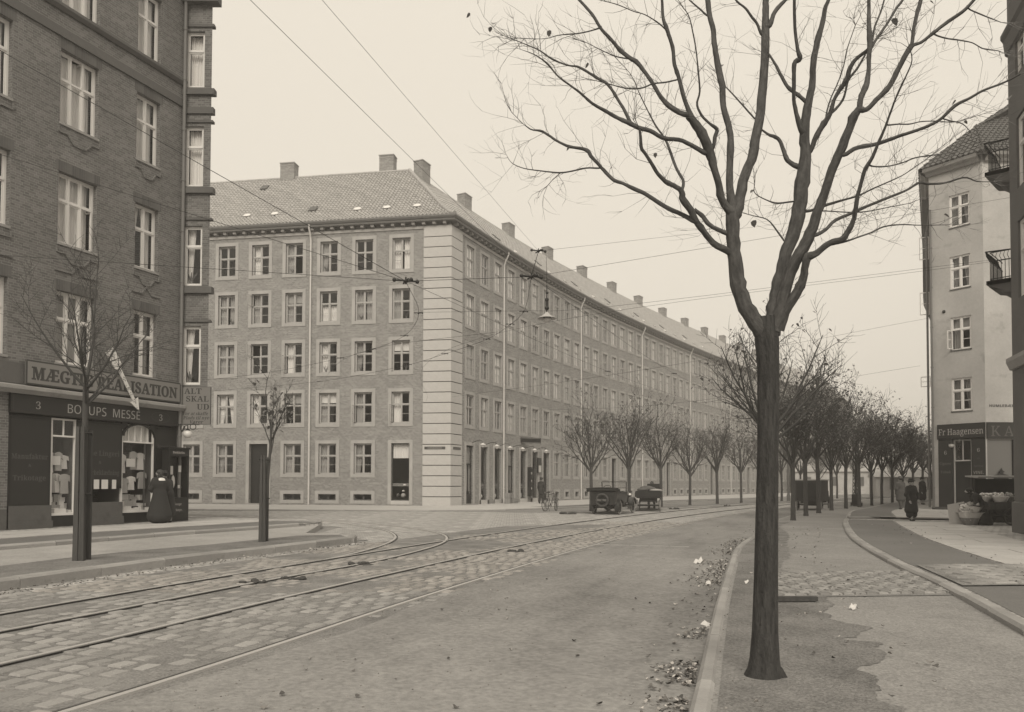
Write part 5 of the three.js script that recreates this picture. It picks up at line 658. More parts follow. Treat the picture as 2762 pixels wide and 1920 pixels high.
// ---------------------------------------------------------------- trees
function leafGeo(spots, size, r) { // small folded leaves
  const q = []; for (const p of spots) { const a = r() * 6.28, s = size * (0.6 + 0.7 * r()), d = V3(Math.cos(a), -0.7 - r() * 0.6, Math.sin(a)).normalize(), w = V3(-Math.sin(a), (r() - 0.5) * 0.6, Math.cos(a)).multiplyScalar(s * 0.42), e = p.clone().addScaledVector(d, s); const a1 = p.clone().addScaledVector(d, s * 0.25), a2 = p.clone().addScaledVector(d, s * 0.65), lift = V3(0, s * 0.12, 0); q.push([p, a1.clone().addScaledVector(w, 0.85).add(lift), a2.clone().addScaledVector(w, 0.8).add(lift), e], [p, e, a2.clone().addScaledVector(w, -0.8).add(lift), a1.clone().addScaledVector(w, -0.85).add(lift)]); } return quads(q.map((f) => [...f, null, null]));
}
function growTree({ seed, trunkH, trunkR, limbs, len, rise = 0.9, levels = 3, kids = 5, leaves = 0, leafSize = 0.07, leader = 1, droop = 0, thin = 0.006, ratio = 0.55, lean = 0 }) {
  const r = rngOf(seed), wood = new B(), tw = [], spots = []; const trunk = new B(), top = V3(lean, trunkH, (r() - 0.5) * 0.1);
  const tp = [V3(0, -0.05, 0), V3(0, 0.1, 0), V3((r() - 0.5) * 0.04 + lean * 0.5, trunkH * 0.5, (r() - 0.5) * 0.04), top.clone(), top.clone().add(V3(0, 0.25, 0))]; trunk.tube(tp, [trunkR * 1.35, trunkR * 1.08, trunkR * 0.95, trunkR * 0.95, trunkR * 0.6], 10);
  const branch = (p, dir, L, rad, lev) => {
    const n = lev === 0 ? 7 : lev === 1 ? 5 : 4, pts = [p.clone()], rads = [rad], d = dir.clone().normalize(); let cur = p.clone();
    for (let i = 1; i < n; i++) { d.add(V3((r() - 0.5) * 0.42, (r() - 0.5) * 0.3 + (lev < 2 ? 0.1 : 0.02) - droop * 0.1, (r() - 0.5) * 0.42)).normalize(); cur = cur.clone().addScaledVector(d, L / (n - 1)); pts.push(cur); rads.push(Math.max(thin * 0.45, rad * (1 - 0.82 * i / (n - 1)))); }
    wood.tube(pts, rads, lev === 0 ? 6 : lev === 1 ? 4 : 3);
    if (lev >= levels - 1) { for (let i = 1; i < n; i++) spots.push(pts[i]); if (lev >= levels) return; }
    const k = Math.round(kids * (lev === 0 ? 1.25 : 1)); for (let j = 0; j < k; j++) { const t = 0.25 + 0.75 * (j + r() * 0.8) / k, i = Math.min(n - 2, Math.floor(t * (n - 1))), q = pts[i].clone().lerp(pts[i + 1], t * (n - 1) - i), base = pts[i + 1].clone().sub(pts[i]).normalize(), side = V3(r() - 0.5, r() - 0.35, r() - 0.5).cross(base).normalize(); branch(q, base.clone().multiplyScalar(0.75).addScaledVector(side, 0.55 + 0.5 * r()).add(V3(0, 0.18, 0)), L * ratio * (0.7 + 0.55 * r()) * (1.15 - 0.5 * t), Math.max(thin, rads[i] * 0.5), lev + 1); }
  };
  for (let j = 0; j < limbs; j++) { const a = j * 2.399 + r() * 0.5, up_ = rise * (0.75 + 0.5 * r()); branch(top.clone().add(V3(0, -0.05 - 0.35 * r() + 0.25 * (j / limbs), 0)), V3(Math.cos(a), up_, Math.sin(a)), len * (0.8 + 0.35 * r()), trunkR * 0.5, 0); }
  if (leader) branch(top.clone().add(V3(0, 0.1, 0)), V3(0.05, 1, 0.05), len * 1.1 * leader, trunkR * 0.62, 0);
  const lv = []; for (let i = 0; i < leaves; i++) { const p = spots[Math.floor(r() * spots.length)]; lv.push(p.clone().add(V3((r() - 0.5) * 0.14, (r() - 0.5) * 0.14, (r() - 0.5) * 0.14))); }
  return { trunk: trunk.geo(false), wood: wood.geo(false), leaves: lv.length ? leafGeo(lv, leafSize, r) : null };
}
function plantTree(name, label, geo, [X, y, D], turn, scale, mats, group) { const t = thing(name, label, 'tree', [X, y, -D], turn, group); t.scale.setScalar(scale); part('trunk', geo.trunk, mats[0], t); const c = part('crown', geo.wood, mats[1], t); if (geo.leaves) part('leaves', geo.leaves, mats[2] ?? M.leaf, c); return t; }
{ // the bare tree at the kerb, limb by limb: centimetres from its foot, then the radius
  const LIMBS = [
    [[0, 240, 0, 6.8], [-8, 249, 0, 5.4], [-15, 262, 0, 4.8], [-19, 276, 0, 4.7], [-21, 292, 0, 4.4], [-22, 309, 0, 4.2], [-22, 323, 0, 4.5]],
    [[-21, 322, 0, 3.3], [-23, 323, 1, 3.2], [-30, 331, 3, 2.3], [-34, 342, 7, 2.2], [-38, 353, 10, 2.3], [-40, 359, 11, 3.1], [-46, 370, 15, 3.0], [-52, 378, 17, 2.7], [-57, 382, 19, 2.2]],
    [[-21, 321, 0, 3.8], [-22, 325, -1, 3.6], [-23, 337, -2, 2.6], [-23, 352, -4, 2.2], [-21, 378, -8, 2.1], [-22, 389, -9, 2.1], [-25, 405, -12, 1.9], [-25, 418, -13, 2.0], [-26, 425, -14, 2.3], [-28, 439, -16, 2.0], [-29, 450, -18, 1.8], [-30, 464, -19, 1.7], [-32, 476, -21, 1.7], [-33, 488, -22, 1.7], [-34, 502, -24, 1.5]],
    [[-22, 321, 0, 4.2], [-20, 323, -1, 4.0], [-16, 334, -4, 3.4], [-11, 353, -9, 3.3], [-3, 371, -14, 3.2], [-2, 378, -15, 3.2], [4, 402, -21, 3.0], [9, 431, -28, 2.9], [12, 451, -33, 2.8], [14, 471, -38, 2.8], [16, 492, -43, 2.3], [17, 502, -45, 2.2], [19, 518, -49, 1.9]],
    [[3, 240, 0, 6.8], [7, 254, -1, 5.6], [10, 269, -3, 5.0], [12, 281, -4, 3.8], [16, 296, -5, 3.9], [21, 308, -7, 4.2], [26, 324, -8, 4.7], [29, 341, -10, 4.5], [31, 355, -11, 4.3], [34, 371, -13, 3.4], [33, 381, -14, 3.3], [35, 399, -15, 2.9], [38, 412, -16, 2.5], [41, 425, -18, 2.1], [42, 439, -19, 2.1], [46, 457, -20, 1.9], [50, 470, -22, 1.7], [53, 483, -23, 1.4], [55, 488, -23, 1.3], [56, 502, -24, 1.2]],
    [[4, 240, 0, 6.0], [8, 252, 3, 4.3], [14, 278, 8, 3.5], [18, 289, 11, 3.8], [23, 298, 13, 3.8], [27, 309, 16, 3.2], [30, 320, 18, 2.9], [34, 333, 21, 2.7], [37, 345, 24, 2.8], [41, 355, 27, 2.8], [45, 367, 30, 2.5], [48, 376, 32, 2.5], [51, 380, 33, 2.2]],
    [[8, 243, 0, 4.8], [12, 254, 5, 3.1], [18, 266, 10, 3.0], [21, 273, 13, 2.7], [21, 281, 17, 2.2], [22, 287, 19, 2.8], [27, 289, 21, 2.1], [33, 294, 25, 1.8], [37, 295, 27, 2.1], [41, 296, 29, 2.0], [44, 301, 31, 1.6], [46, 307, 34, 1.4], [46, 313, 37, 1.4], [46, 320, 40, 1.2], [47, 329, 44, 1.1], [48, 335, 47, 1.2], [51, 341, 50, 1.0], [53, 348, 53, 0.9], [55, 355, 57, 0.7], [57, 364, 61, 0.6], [59, 373, 66, 0.5], [62, 382, 71, 0.4], [63, 388, 75, 0.3], [61, 394, 77, 0.2]],
    [[24, 304, 16, 1.4], [28, 303, 15, 1.3], [37, 308, 13, 1.1], [43, 314, 11, 1.1], [55, 320, 8, 1.0], [69, 327, 4, 0.9], [87, 335, 0, 0.9], [100, 341, -3, 0.7], [110, 347, -5, 0.9], [116, 347, -7, 0.8], [127, 348, -9, 0.7], [134, 350, -11, 0.6], [147, 354, -13, 0.6], [156, 352, -15, 0.4], [170, 353, -18, 0.2]],
    [[40, 354, 27, 1.5], [43, 352, 28, 1.4], [49, 355, 31, 1.3], [61, 356, 35, 1.1], [74, 359, 41, 1.0], [78, 360, 42, 1.0], [87, 362, 46, 0.9], [95, 366, 49, 0.9], [101, 372, 53, 1.1], [108, 375, 56, 0.8], [114, 378, 59, 0.7], [125, 381, 64, 0.6], [132, 384, 68, 0.5]],
    [[51, 380, 33, 1.8], [52, 387, 33, 1.6], [56, 396, 32, 1.8], [58, 406, 31, 1.3], [59, 417, 30, 1.3], [60, 425, 29, 1.7], [60, 436, 28, 1.4], [61, 448, 26, 1.1], [61, 457, 26, 1.0], [61, 469, 24, 0.8]],
    [[50, 380, 33, 1.7], [51, 379, 34, 1.6], [55, 379, 34, 1.5], [61, 385, 36, 1.5], [67, 391, 39, 1.6], [72, 401, 41, 1.6], [76, 410, 44, 1.6], [79, 415, 45, 1.7]],
    [[79, 414, 45, 1.1], [80, 423, 45, 1.0], [82, 433, 45, 1.1], [85, 444, 45, 1.2], [87, 455, 45, 1.0]],
    [[79, 414, 45, 1.1], [80, 415, 45, 1.0], [84, 416, 46, 0.9], [91, 421, 49, 1.0], [98, 426, 51, 1.1], [106, 431, 54, 1.0], [112, 437, 56, 0.9], [119, 446, 59, 0.7]],
    [[60, 423, 29, 0.9], [61, 423, 28, 0.9], [67, 432, 26, 0.8], [75, 443, 22, 0.8], [84, 457, 18, 0.8], [88, 462, 17, 0.8], [94, 474, 14, 0.6]],
    [[60, 428, 29, 0.7], [62, 429, 28, 0.7], [65, 439, 26, 0.6], [69, 448, 25, 0.6], [73, 459, 23, 0.5], [77, 469, 21, 0.4]],
    [[34, 385, -14, 1.9], [32, 385, -13, 1.8], [29, 390, -11, 1.9], [26, 397, -9, 1.4], [23, 406, -6, 1.2], [22, 413, -3, 1.3], [21, 422, 0, 1.3], [21, 428, 2, 1.6], [24, 430, 3, 1.8], [22, 434, 5, 1.2], [20, 442, 7, 1.0], [18, 450, 10, 1.0], [16, 463, 15, 1.0], [15, 473, 19, 0.8]],
    [[38, 409, -16, 1.4], [36, 410, -17, 1.3], [31, 416, -19, 1.2], [25, 423, -22, 1.2], [21, 432, -24, 1.1], [18, 442, -27, 0.9], [14, 452, -30, 0.7]],
    [[33, 371, -13, 1.7], [36, 371, -12, 1.6], [39, 380, -8, 1.7], [43, 388, -4, 1.9], [46, 393, -1, 1.6], [48, 402, 2, 1.1], [51, 408, 5, 1.4], [54, 413, 8, 1.6], [55, 419, 11, 1.5], [58, 424, 13, 1.2], [64, 428, 17, 1.1], [69, 434, 21, 0.5]],
    [[46, 394, -1, 0.9], [47, 394, -1, 0.9], [55, 403, -1, 0.8], [57, 409, -1, 0.7], [59, 417, -1, 0.8], [65, 425, -1, 0.8], [71, 435, -1, 0.6]],
    [[45, 390, -1, 0.6], [44, 391, -2, 0.6], [49, 407, -6, 0.5], [55, 419, -9, 0.4], [61, 433, -13, 0.4], [65, 447, -16, 0.4], [69, 457, -19, 0.3], [74, 469, -22, 0.3]],
    [[32, 359, -11, 1.9], [29, 361, -13, 1.8], [22, 367, -16, 1.5], [20, 375, -18, 1.4], [18, 384, -21, 1.2], [15, 387, -22, 1.2], [12, 389, -24, 0.9], [7, 394, -26, 0.6]],
    [[-20, 295, 0, 2.1], [-24, 295, 1, 2.0], [-28, 297, 3, 2.2], [-36, 300, 5, 2.0], [-44, 307, 9, 1.9], [-51, 314, 13, 2.0], [-55, 320, 16, 2.2], [-61, 326, 19, 2.2], [-62, 330, 21, 1.8], [-67, 333, 23, 1.3], [-73, 335, 25, 1.4], [-79, 339, 28, 1.2], [-84, 345, 31, 1.1], [-88, 350, 33, 1.0], [-91, 353, 35, 1.1], [-92, 359, 38, 0.9], [-93, 363, 40, 0.7]],
    [[-62, 330, 21, 1.1], [-60, 338, 18, 0.9], [-63, 345, 16, 0.9], [-66, 355, 13, 0.9], [-69, 367, 10, 0.8], [-72, 374, 8, 0.6], [-76, 381, 6, 0.6], [-81, 394, 2, 0.4], [-86, 408, -2, 0.3], [-91, 423, -6, 0.2], [-101, 438, -11, 0.2]],
    [[-50, 313, 13, 1.6], [-51, 313, 13, 1.6], [-60, 319, 10, 1.4], [-69, 324, 8, 1.4], [-77, 330, 6, 1.3], [-84, 335, 5, 1.3], [-91, 339, 3, 1.3], [-98, 343, 2, 1.0], [-104, 346, 0, 1.2], [-110, 353, -2, 1.2], [-114, 358, -3, 1.0], [-119, 364, -4, 1.2], [-122, 369, -5, 1.3], [-127, 371, -6, 1.0], [-134, 373, -8, 0.9], [-142, 377, -9, 0.8], [-148, 382, -11, 0.8], [-154, 386, -12, 0.8], [-161, 388, -14, 0.4], [-166, 392, -15, 0.2], [-175, 402, -17, 0.2]],
    [[-112, 357, -3, 0.6], [-113, 356, -3, 0.6], [-123, 355, -1, 0.5], [-133, 352, 1, 0.5], [-141, 350, 3, 0.5], [-155, 350, 6, 0.4], [-167, 351, 8, 0.3], [-175, 354, 10, 0.2], [-179, 360, 11, 0.1]],
    [[-141, 350, 3, 0.3], [-146, 346, 2, 0.2], [-150, 342, 0, 0.2]],
    [[-21, 308, 0, 1.7], [-25, 309, 0, 1.6], [-34, 313, -1, 1.4], [-39, 317, -2, 1.5], [-42, 322, -3, 1.4], [-48, 327, -3, 1.2]],
    [[-40, 360, 11, 1.8], [-42, 360, 12, 1.7], [-44, 360, 12, 1.6], [-53, 364, 14, 1.3], [-62, 367, 16, 1.3], [-74, 367, 19, 1.3], [-83, 371, 21, 1.3], [-90, 372, 22, 1.4], [-97, 375, 23, 1.4], [-106, 378, 25, 1.0], [-113, 381, 27, 1.1], [-122, 385, 29, 0.8], [-130, 391, 31, 0.7], [-137, 395, 33, 0.6], [-145, 400, 35, 0.5], [-152, 407, 37, 0.5], [-160, 411, 40, 0.3], [-171, 414, 42, 0.1]],
    [[-96, 375, 23, 1.1], [-100, 385, 21, 1.0], [-104, 393, 19, 0.9], [-108, 401, 17, 0.9], [-111, 406, 15, 1.0], [-117, 410, 14, 0.9], [-123, 415, 12, 0.8], [-130, 420, 10, 0.7], [-136, 422, 8, 0.5], [-147, 428, 5, 0.6], [-156, 436, 2, 0.4], [-167, 442, 0, 0.3], [-181, 450, -4, 0.2]],
    [[-55, 381, 19, 2.0], [-55, 382, 19, 1.9], [-61, 384, 18, 1.6], [-69, 390, 16, 1.6], [-74, 397, 14, 1.4], [-79, 407, 12, 1.2], [-84, 416, 10, 1.2], [-89, 424, 8, 1.3], [-94, 428, 7, 1.3], [-100, 434, 5, 1.3], [-106, 442, 4, 1.1], [-113, 451, 2, 1.0], [-118, 461, 0, 1.0], [-124, 470, -2, 0.9], [-128, 475, -3, 0.8], [-135, 487, -6, 0.6]],
    [[-55, 381, 19, 1.7], [-58, 388, 20, 1.4], [-61, 396, 21, 1.3], [-64, 407, 22, 1.2], [-67, 415, 23, 1.2], [-68, 424, 24, 1.1], [-71, 433, 25, 1.2], [-73, 438, 26, 1.3], [-75, 444, 26, 1.0], [-76, 455, 28, 0.8], [-78, 465, 29, 0.7]],
    [[-73, 436, 26, 0.5], [-78, 442, 24, 0.4], [-87, 449, 22, 0.3], [-93, 452, 20, 0.3], [-104, 458, 18, 0.3], [-114, 462, 16, 0.2]],
    [[-113, 453, 2, 0.5], [-114, 452, 2, 0.5], [-127, 447, 4, 0.4], [-143, 443, 8, 0.3], [-152, 440, 9, 0.2], [-172, 438, 13, 0.2]],
    [[-93, 427, 7, 0.5], [-103, 430, 5, 0.4], [-111, 434, 4, 0.3], [-123, 442, 1, 0.2]],
    [[-42, 362, 11, 1.2], [-39, 363, 13, 1.2], [-38, 370, 15, 1.2], [-37, 374, 16, 1.3], [-43, 377, 19, 0.8], [-49, 382, 21, 0.8], [-52, 388, 23, 0.7], [-51, 394, 26, 0.6], [-53, 407, 30, 0.5], [-55, 416, 34, 0.4], [-58, 426, 38, 0.4], [-62, 436, 42, 0.3], [-67, 441, 44, 0.2]],
    [[-64, 405, 22, 0.5], [-73, 403, 22, 0.5], [-81, 402, 22, 0.4], [-89, 399, 22, 0.5], [-99, 399, 22, 0.4], [-111, 402, 22, 0.3], [-119, 404, 22, 0.2]],
    [[-31, 476, -21, 0.8], [-33, 475, -21, 0.7], [-39, 480, -21, 0.6], [-47, 487, -21, 0.4], [-52, 492, -21, 0.3]],
    [[14, 471, -38, 1.2], [11, 471, -37, 1.1], [7, 479, -36, 0.9], [3, 483, -35, 0.9], [-2, 488, -33, 0.8], [-9, 493, -32, 0.6], [-14, 499, -30, 0.4]],
    [[14, 477, -38, 1.8], [17, 478, -38, 1.7], [21, 488, -39, 1.5], [25, 494, -40, 1.5], [30, 499, -40, 1.1], [36, 508, -41, 0.9]],
    [[26, 328, -8, 1.0], [32, 327, -6, 1.0], [37, 328, -5, 1.0], [44, 330, -2, 1.0], [54, 332, 2, 0.7], [63, 334, 5, 0.6], [70, 337, 8, 0.5], [78, 340, 11, 0.4], [88, 344, 15, 0.3], [94, 348, 17, 0.3], [100, 352, 20, 0.2]],
    [[26, 330, -8, 0.5], [34, 329, -10, 0.5], [49, 330, -14, 0.4], [67, 331, -19, 0.4], [81, 333, -23, 0.4], [101, 338, -27, 0.3], [116, 342, -31, 0.2]],
    [[37, 295, 27, 0.7], [38, 294, 27, 0.7], [46, 296, 26, 0.6], [54, 299, 25, 0.5], [62, 302, 24, 0.5], [70, 306, 23, 0.5], [82, 308, 22, 0.4], [96, 308, 21, 0.3], [116, 309, 19, 0.2]],
    [[49, 338, 47, 0.5], [52, 337, 46, 0.5], [63, 338, 43, 0.4], [75, 342, 39, 0.4], [84, 346, 37, 0.4], [96, 349, 34, 0.4], [108, 352, 30, 0.2]],
    [[56, 359, 57, 0.5], [57, 358, 57, 0.5], [63, 358, 58, 0.4], [70, 358, 58, 0.4], [76, 359, 59, 0.3], [85, 359, 60, 0.3], [96, 358, 61, 0.2], [106, 360, 63, 0.2], [112, 362, 63, 0.1]],
    [[91, 421, 49, 0.5], [91, 420, 49, 0.5], [98, 418, 48, 0.4], [109, 417, 47, 0.4], [117, 416, 46, 0.3], [124, 413, 45, 0.3], [135, 412, 44, 0.2]],
    [[109, 435, 54, 0.4], [110, 434, 53, 0.4], [120, 431, 51, 0.4], [134, 428, 48, 0.2]],
    [[29, 335, -10, 0.7], [24, 335, -9, 0.6], [11, 333, -7, 0.6], [4, 334, -5, 0.4], [-6, 339, -3, 0.3], [-6, 345, -2, 0.2]],
    [[19, 303, -7, 0.7], [17, 305, -7, 0.6], [13, 312, -9, 0.6], [6, 323, -12, 0.4], [-3, 326, -13, 0.3], [-11, 329, -15, 0.2]],
    [[4, 399, -21, 0.7], [1, 400, -22, 0.6], [-2, 404, -23, 0.6], [-13, 419, -26, 0.5], [-18, 426, -28, 0.4]],
    [[94, 366, 49, 0.5], [95, 366, 49, 0.4], [101, 365, 48, 0.4], [110, 364, 46, 0.3], [116, 359, 45, 0.2]],
  ];
  const t = thing('street_tree', 'big bare street tree with forked trunk standing at the granite kerb', 'tree', [1.74, 0.06, -5.2]), r = rngOf(31), P = (a) => V3(a[0] / 100, a[1] / 100 - 0.06, a[2] / 100);
  const tr = new B(), tp = [[-3, -2, 0, 13.2], [-2.2, 4, 0, 11.2], [-2, 12, 0, 9.8], [-1.6, 30, 0, 8.6], [-0.8, 65, 0, 7.9], [0.4, 120, 0, 7.3], [1.2, 157, 0, 7.0], [1.8, 213, 0, 7.2], [1, 229, 0, 8.0], [0, 245, 0, 7.2]];
  tr.tube(tp.map(([x, y, z]) => V3(x / 100, y / 100, z / 100)), tp.map((p) => p[3] / 100), 18);
  for (const [a, l, w] of [[0.3, 0.15, 0.045], [2.5, 0.12, 0.04], [4.1, 0.13, 0.04], [5.6, 0.15, 0.04]]) tr.tube([V3(-0.02, 0.09, 0), V3(-0.02 + Math.cos(a) * l * 0.6, 0.03, Math.sin(a) * l * 0.6), V3(-0.02 + Math.cos(a) * l, -0.04, Math.sin(a) * l)], [0.07, w, 0.02], 6);
  part('trunk', tr.geo(false), M.bark, t);
  const crown = [], twigs = new B(), spots = [];
  const twig = (p, d, L, rad, lev) => { const n = 4, pts = [p.clone()], rs = [rad]; const dir = d.clone().normalize(); let c = p.clone(); for (let i = 1; i < n; i++) { dir.add(V3((r() - 0.5) * 0.9, (r() - 0.4) * 0.6, (r() - 0.5) * 0.9)).normalize(); c = c.clone().addScaledVector(dir, L / (n - 1)); pts.push(c); rs.push(rad * (1 - 0.7 * i / (n - 1))); } twigs.tube(pts, rs, 3); spots.push(c); if (lev > 0) for (let k = 0; k < 3; k++) { const i = 1 + Math.floor(r() * (n - 1)); twig(pts[Math.min(i, n - 1)], dir.clone().add(V3((r() - 0.5) * 1.5, (r() - 0.35) * 1.1, (r() - 0.5) * 1.5)), L * (0.4 + 0.3 * r()), rad * 0.62, lev - 1); } };
  for (const [li, limb] of LIMBS.entries()) {
    const cv = new THREE.CatmullRomCurve3(limb.map(P), false, 'centripetal'), n = limb.length * 3, pts = [], rs = [];
    for (let i = 0; i <= n; i++) { const q = i / n * (limb.length - 1), k = Math.min(limb.length - 2, Math.floor(q)); pts.push(cv.getPoint(i / n)); rs.push((limb[k][3] + (limb[k + 1][3] - limb[k][3]) * (q - k)) / 100 * 1.06 * (i && i < n ? 0.96 + 0.09 * r() + (r() < 0.06 ? 0.16 : 0) : 1)); if (i && i < n) pts[i].add(V3((r() - 0.5) * 0.16, (r() - 0.5) * 0.1, (r() - 0.5) * 0.16).multiplyScalar(rs[i])); }
    const b = new B().tube(pts, rs, rs[0] > 0.02 ? 12 : 7); const m = part('limb', b.geo(false), M.barkLimbHaze, t);
    for (let i = 2; i <= n; i++) { const rad = rs[i], L0 = pts[i].distanceTo(pts[i - 1]); if (rad > 0.03) continue; const want = L0 * (rad > 0.016 ? 8 : rad > 0.008 ? 15 : 24); let k = Math.floor(want + r()); while (k-- > 0) { const base = pts[i].clone().sub(pts[i - 1]).normalize(), side = V3(r() - 0.5, r() - 0.4, r() - 0.5).cross(base).normalize(); twig(pts[i].clone().lerp(pts[i - 1], r()), base.multiplyScalar(0.7).addScaledVector(side, 0.5 + r()), rr(0.1, 0.36, r) * (rad > 0.016 ? 0.7 : 1), rr(0.0012, 0.0022, r), r() < 0.62 ? 1 : 0); } }
    if (rs[n] < 0.012) for (let k = 0; k < 3; k++) twig(pts[n], pts[n].clone().sub(pts[n - 1]).normalize().add(V3((r() - 0.5) * 0.7, (r() - 0.5) * 0.7, (r() - 0.5) * 0.7)), rr(0.12, 0.28, r), Math.min(0.003, rs[n]), 1);
  }
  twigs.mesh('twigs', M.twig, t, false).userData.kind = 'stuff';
  const lv = []; for (let i = 0; i < 26; i++) lv.push(spots[Math.floor(r() * spots.length)]); part('leaves', leafGeo(lv, 0.05, r), M.leaf, t);
}
{
  const second = growTree({ seed: 77, trunkH: 2.55, trunkR: 0.085, limbs: 11, len: 2.5, rise: 1.0, levels: 2, kids: 6, leaves: 130, leafSize: 0.09, thin: 0.006, ratio: 0.5 });
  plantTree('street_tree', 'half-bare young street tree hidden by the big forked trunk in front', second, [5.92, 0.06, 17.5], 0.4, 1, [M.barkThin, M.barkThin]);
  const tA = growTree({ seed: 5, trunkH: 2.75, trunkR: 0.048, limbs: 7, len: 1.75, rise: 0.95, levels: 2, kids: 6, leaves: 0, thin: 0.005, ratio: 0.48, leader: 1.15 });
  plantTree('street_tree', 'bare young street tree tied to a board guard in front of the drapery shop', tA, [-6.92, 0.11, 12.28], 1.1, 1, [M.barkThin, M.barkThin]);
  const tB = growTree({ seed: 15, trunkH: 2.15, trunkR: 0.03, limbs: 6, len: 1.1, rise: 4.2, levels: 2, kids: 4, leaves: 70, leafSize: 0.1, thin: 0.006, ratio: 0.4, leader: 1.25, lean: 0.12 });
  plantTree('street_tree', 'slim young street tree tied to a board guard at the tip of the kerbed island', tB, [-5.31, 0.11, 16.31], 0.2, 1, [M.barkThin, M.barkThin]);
  for (const [X, D, h, w, lab] of [[-6.92, 12.28, 2.15, 0.076, 'dark board guard around the young tree in front of the drapery shop'], [-5.31, 16.31, 1.85, 0.06, 'dark board guard around the slim tree at the tip of the island']]) { const g = thing('tree_guard', lab, 'tree guard', [X, 0.11, -D]); for (const s of [-1, 1]) part('board', new B().extrude([[s * (w + 0.014), -0.05], [s * (w - 0.065 + 0.014) * 0.2, -0.05], [s * 0.012, h], [s * (w - 0.01), h]].sort((a, b) => 0), 0.035).move(new THREE.Matrix4().makeTranslation(0, 0, 0.09)).geo(), M.timber, g); part('back_board', new B().span(-w, w, -0.05, h * 0.98, -0.13, -0.1).geo(), M.timber, g); part('tie', new B().ring(0.11, 0.012, 0, h - 0.1, 0, 'y', 16, 5).ring(0.11, 0.012, 0, h * 0.5, 0, 'y', 16, 5).geo(), M.iron, g); }
  // rows along the street
  const L = [101, 202, 303].map((seed, i) => growTree({ seed, trunkH: 2.1 + 0.1 * i, trunkR: 0.085, limbs: 10, len: 2.5, rise: 1.75, levels: 2, kids: 6, leaves: 430, leafSize: 0.1, leader: 1.25, thin: 0.009, ratio: 0.52 }));
  const R = [404, 505, 606].map((seed, i) => growTree({ seed, trunkH: 2.15 + 0.1 * i, trunkR: 0.085, limbs: 11, len: 2.6, rise: 1.45, levels: 2, kids: 7, leaves: 820, leafSize: 0.105, leader: 1.25, thin: 0.009, ratio: 0.52 }));
  const left = [[3.9, 37.5], [6.4, 41.4], [8.75, 44.6], [11.3, 48.3], [14.2, 52.6], [17.0, 56.4], [19.8, 60.2], [22.7, 64], [25.8, 68], [29.2, 72.4], [33, 77.2], [37, 82]];
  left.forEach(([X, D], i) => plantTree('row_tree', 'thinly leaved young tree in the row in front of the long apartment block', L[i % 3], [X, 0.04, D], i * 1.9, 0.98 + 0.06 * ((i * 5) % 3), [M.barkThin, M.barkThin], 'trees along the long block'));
  const right = [[10.25, 27.75], [12.3, 31.84], [14.05, 34.85], [16.17, 38.5], [18.28, 41.63], [20.34, 44.54], [22.64, 47.88], [24.6, 50.6], [26.6, 53.2], [29.0, 56.4], [31.4, 59.6], [34, 63], [37, 67]];
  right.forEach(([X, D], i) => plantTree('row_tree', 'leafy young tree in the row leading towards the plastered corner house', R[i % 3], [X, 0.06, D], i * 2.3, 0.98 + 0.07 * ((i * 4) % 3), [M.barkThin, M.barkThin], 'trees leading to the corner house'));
  const inner = [[21.5, 36.9], [27.5, 45.5], [33.5, 54.5], [41, 62], [46, 70], [52, 78], [44, 88], [58, 92]]; 
  inner.slice(1).forEach(([X, D], i) => plantTree('row_tree', 'leafy young tree far down the street beyond the corner house', R[(i + 1) % 3], [X, 0.1, D], i * 1.3, 0.95, [M.barkThin, M.barkThin], 'far street trees'));
}
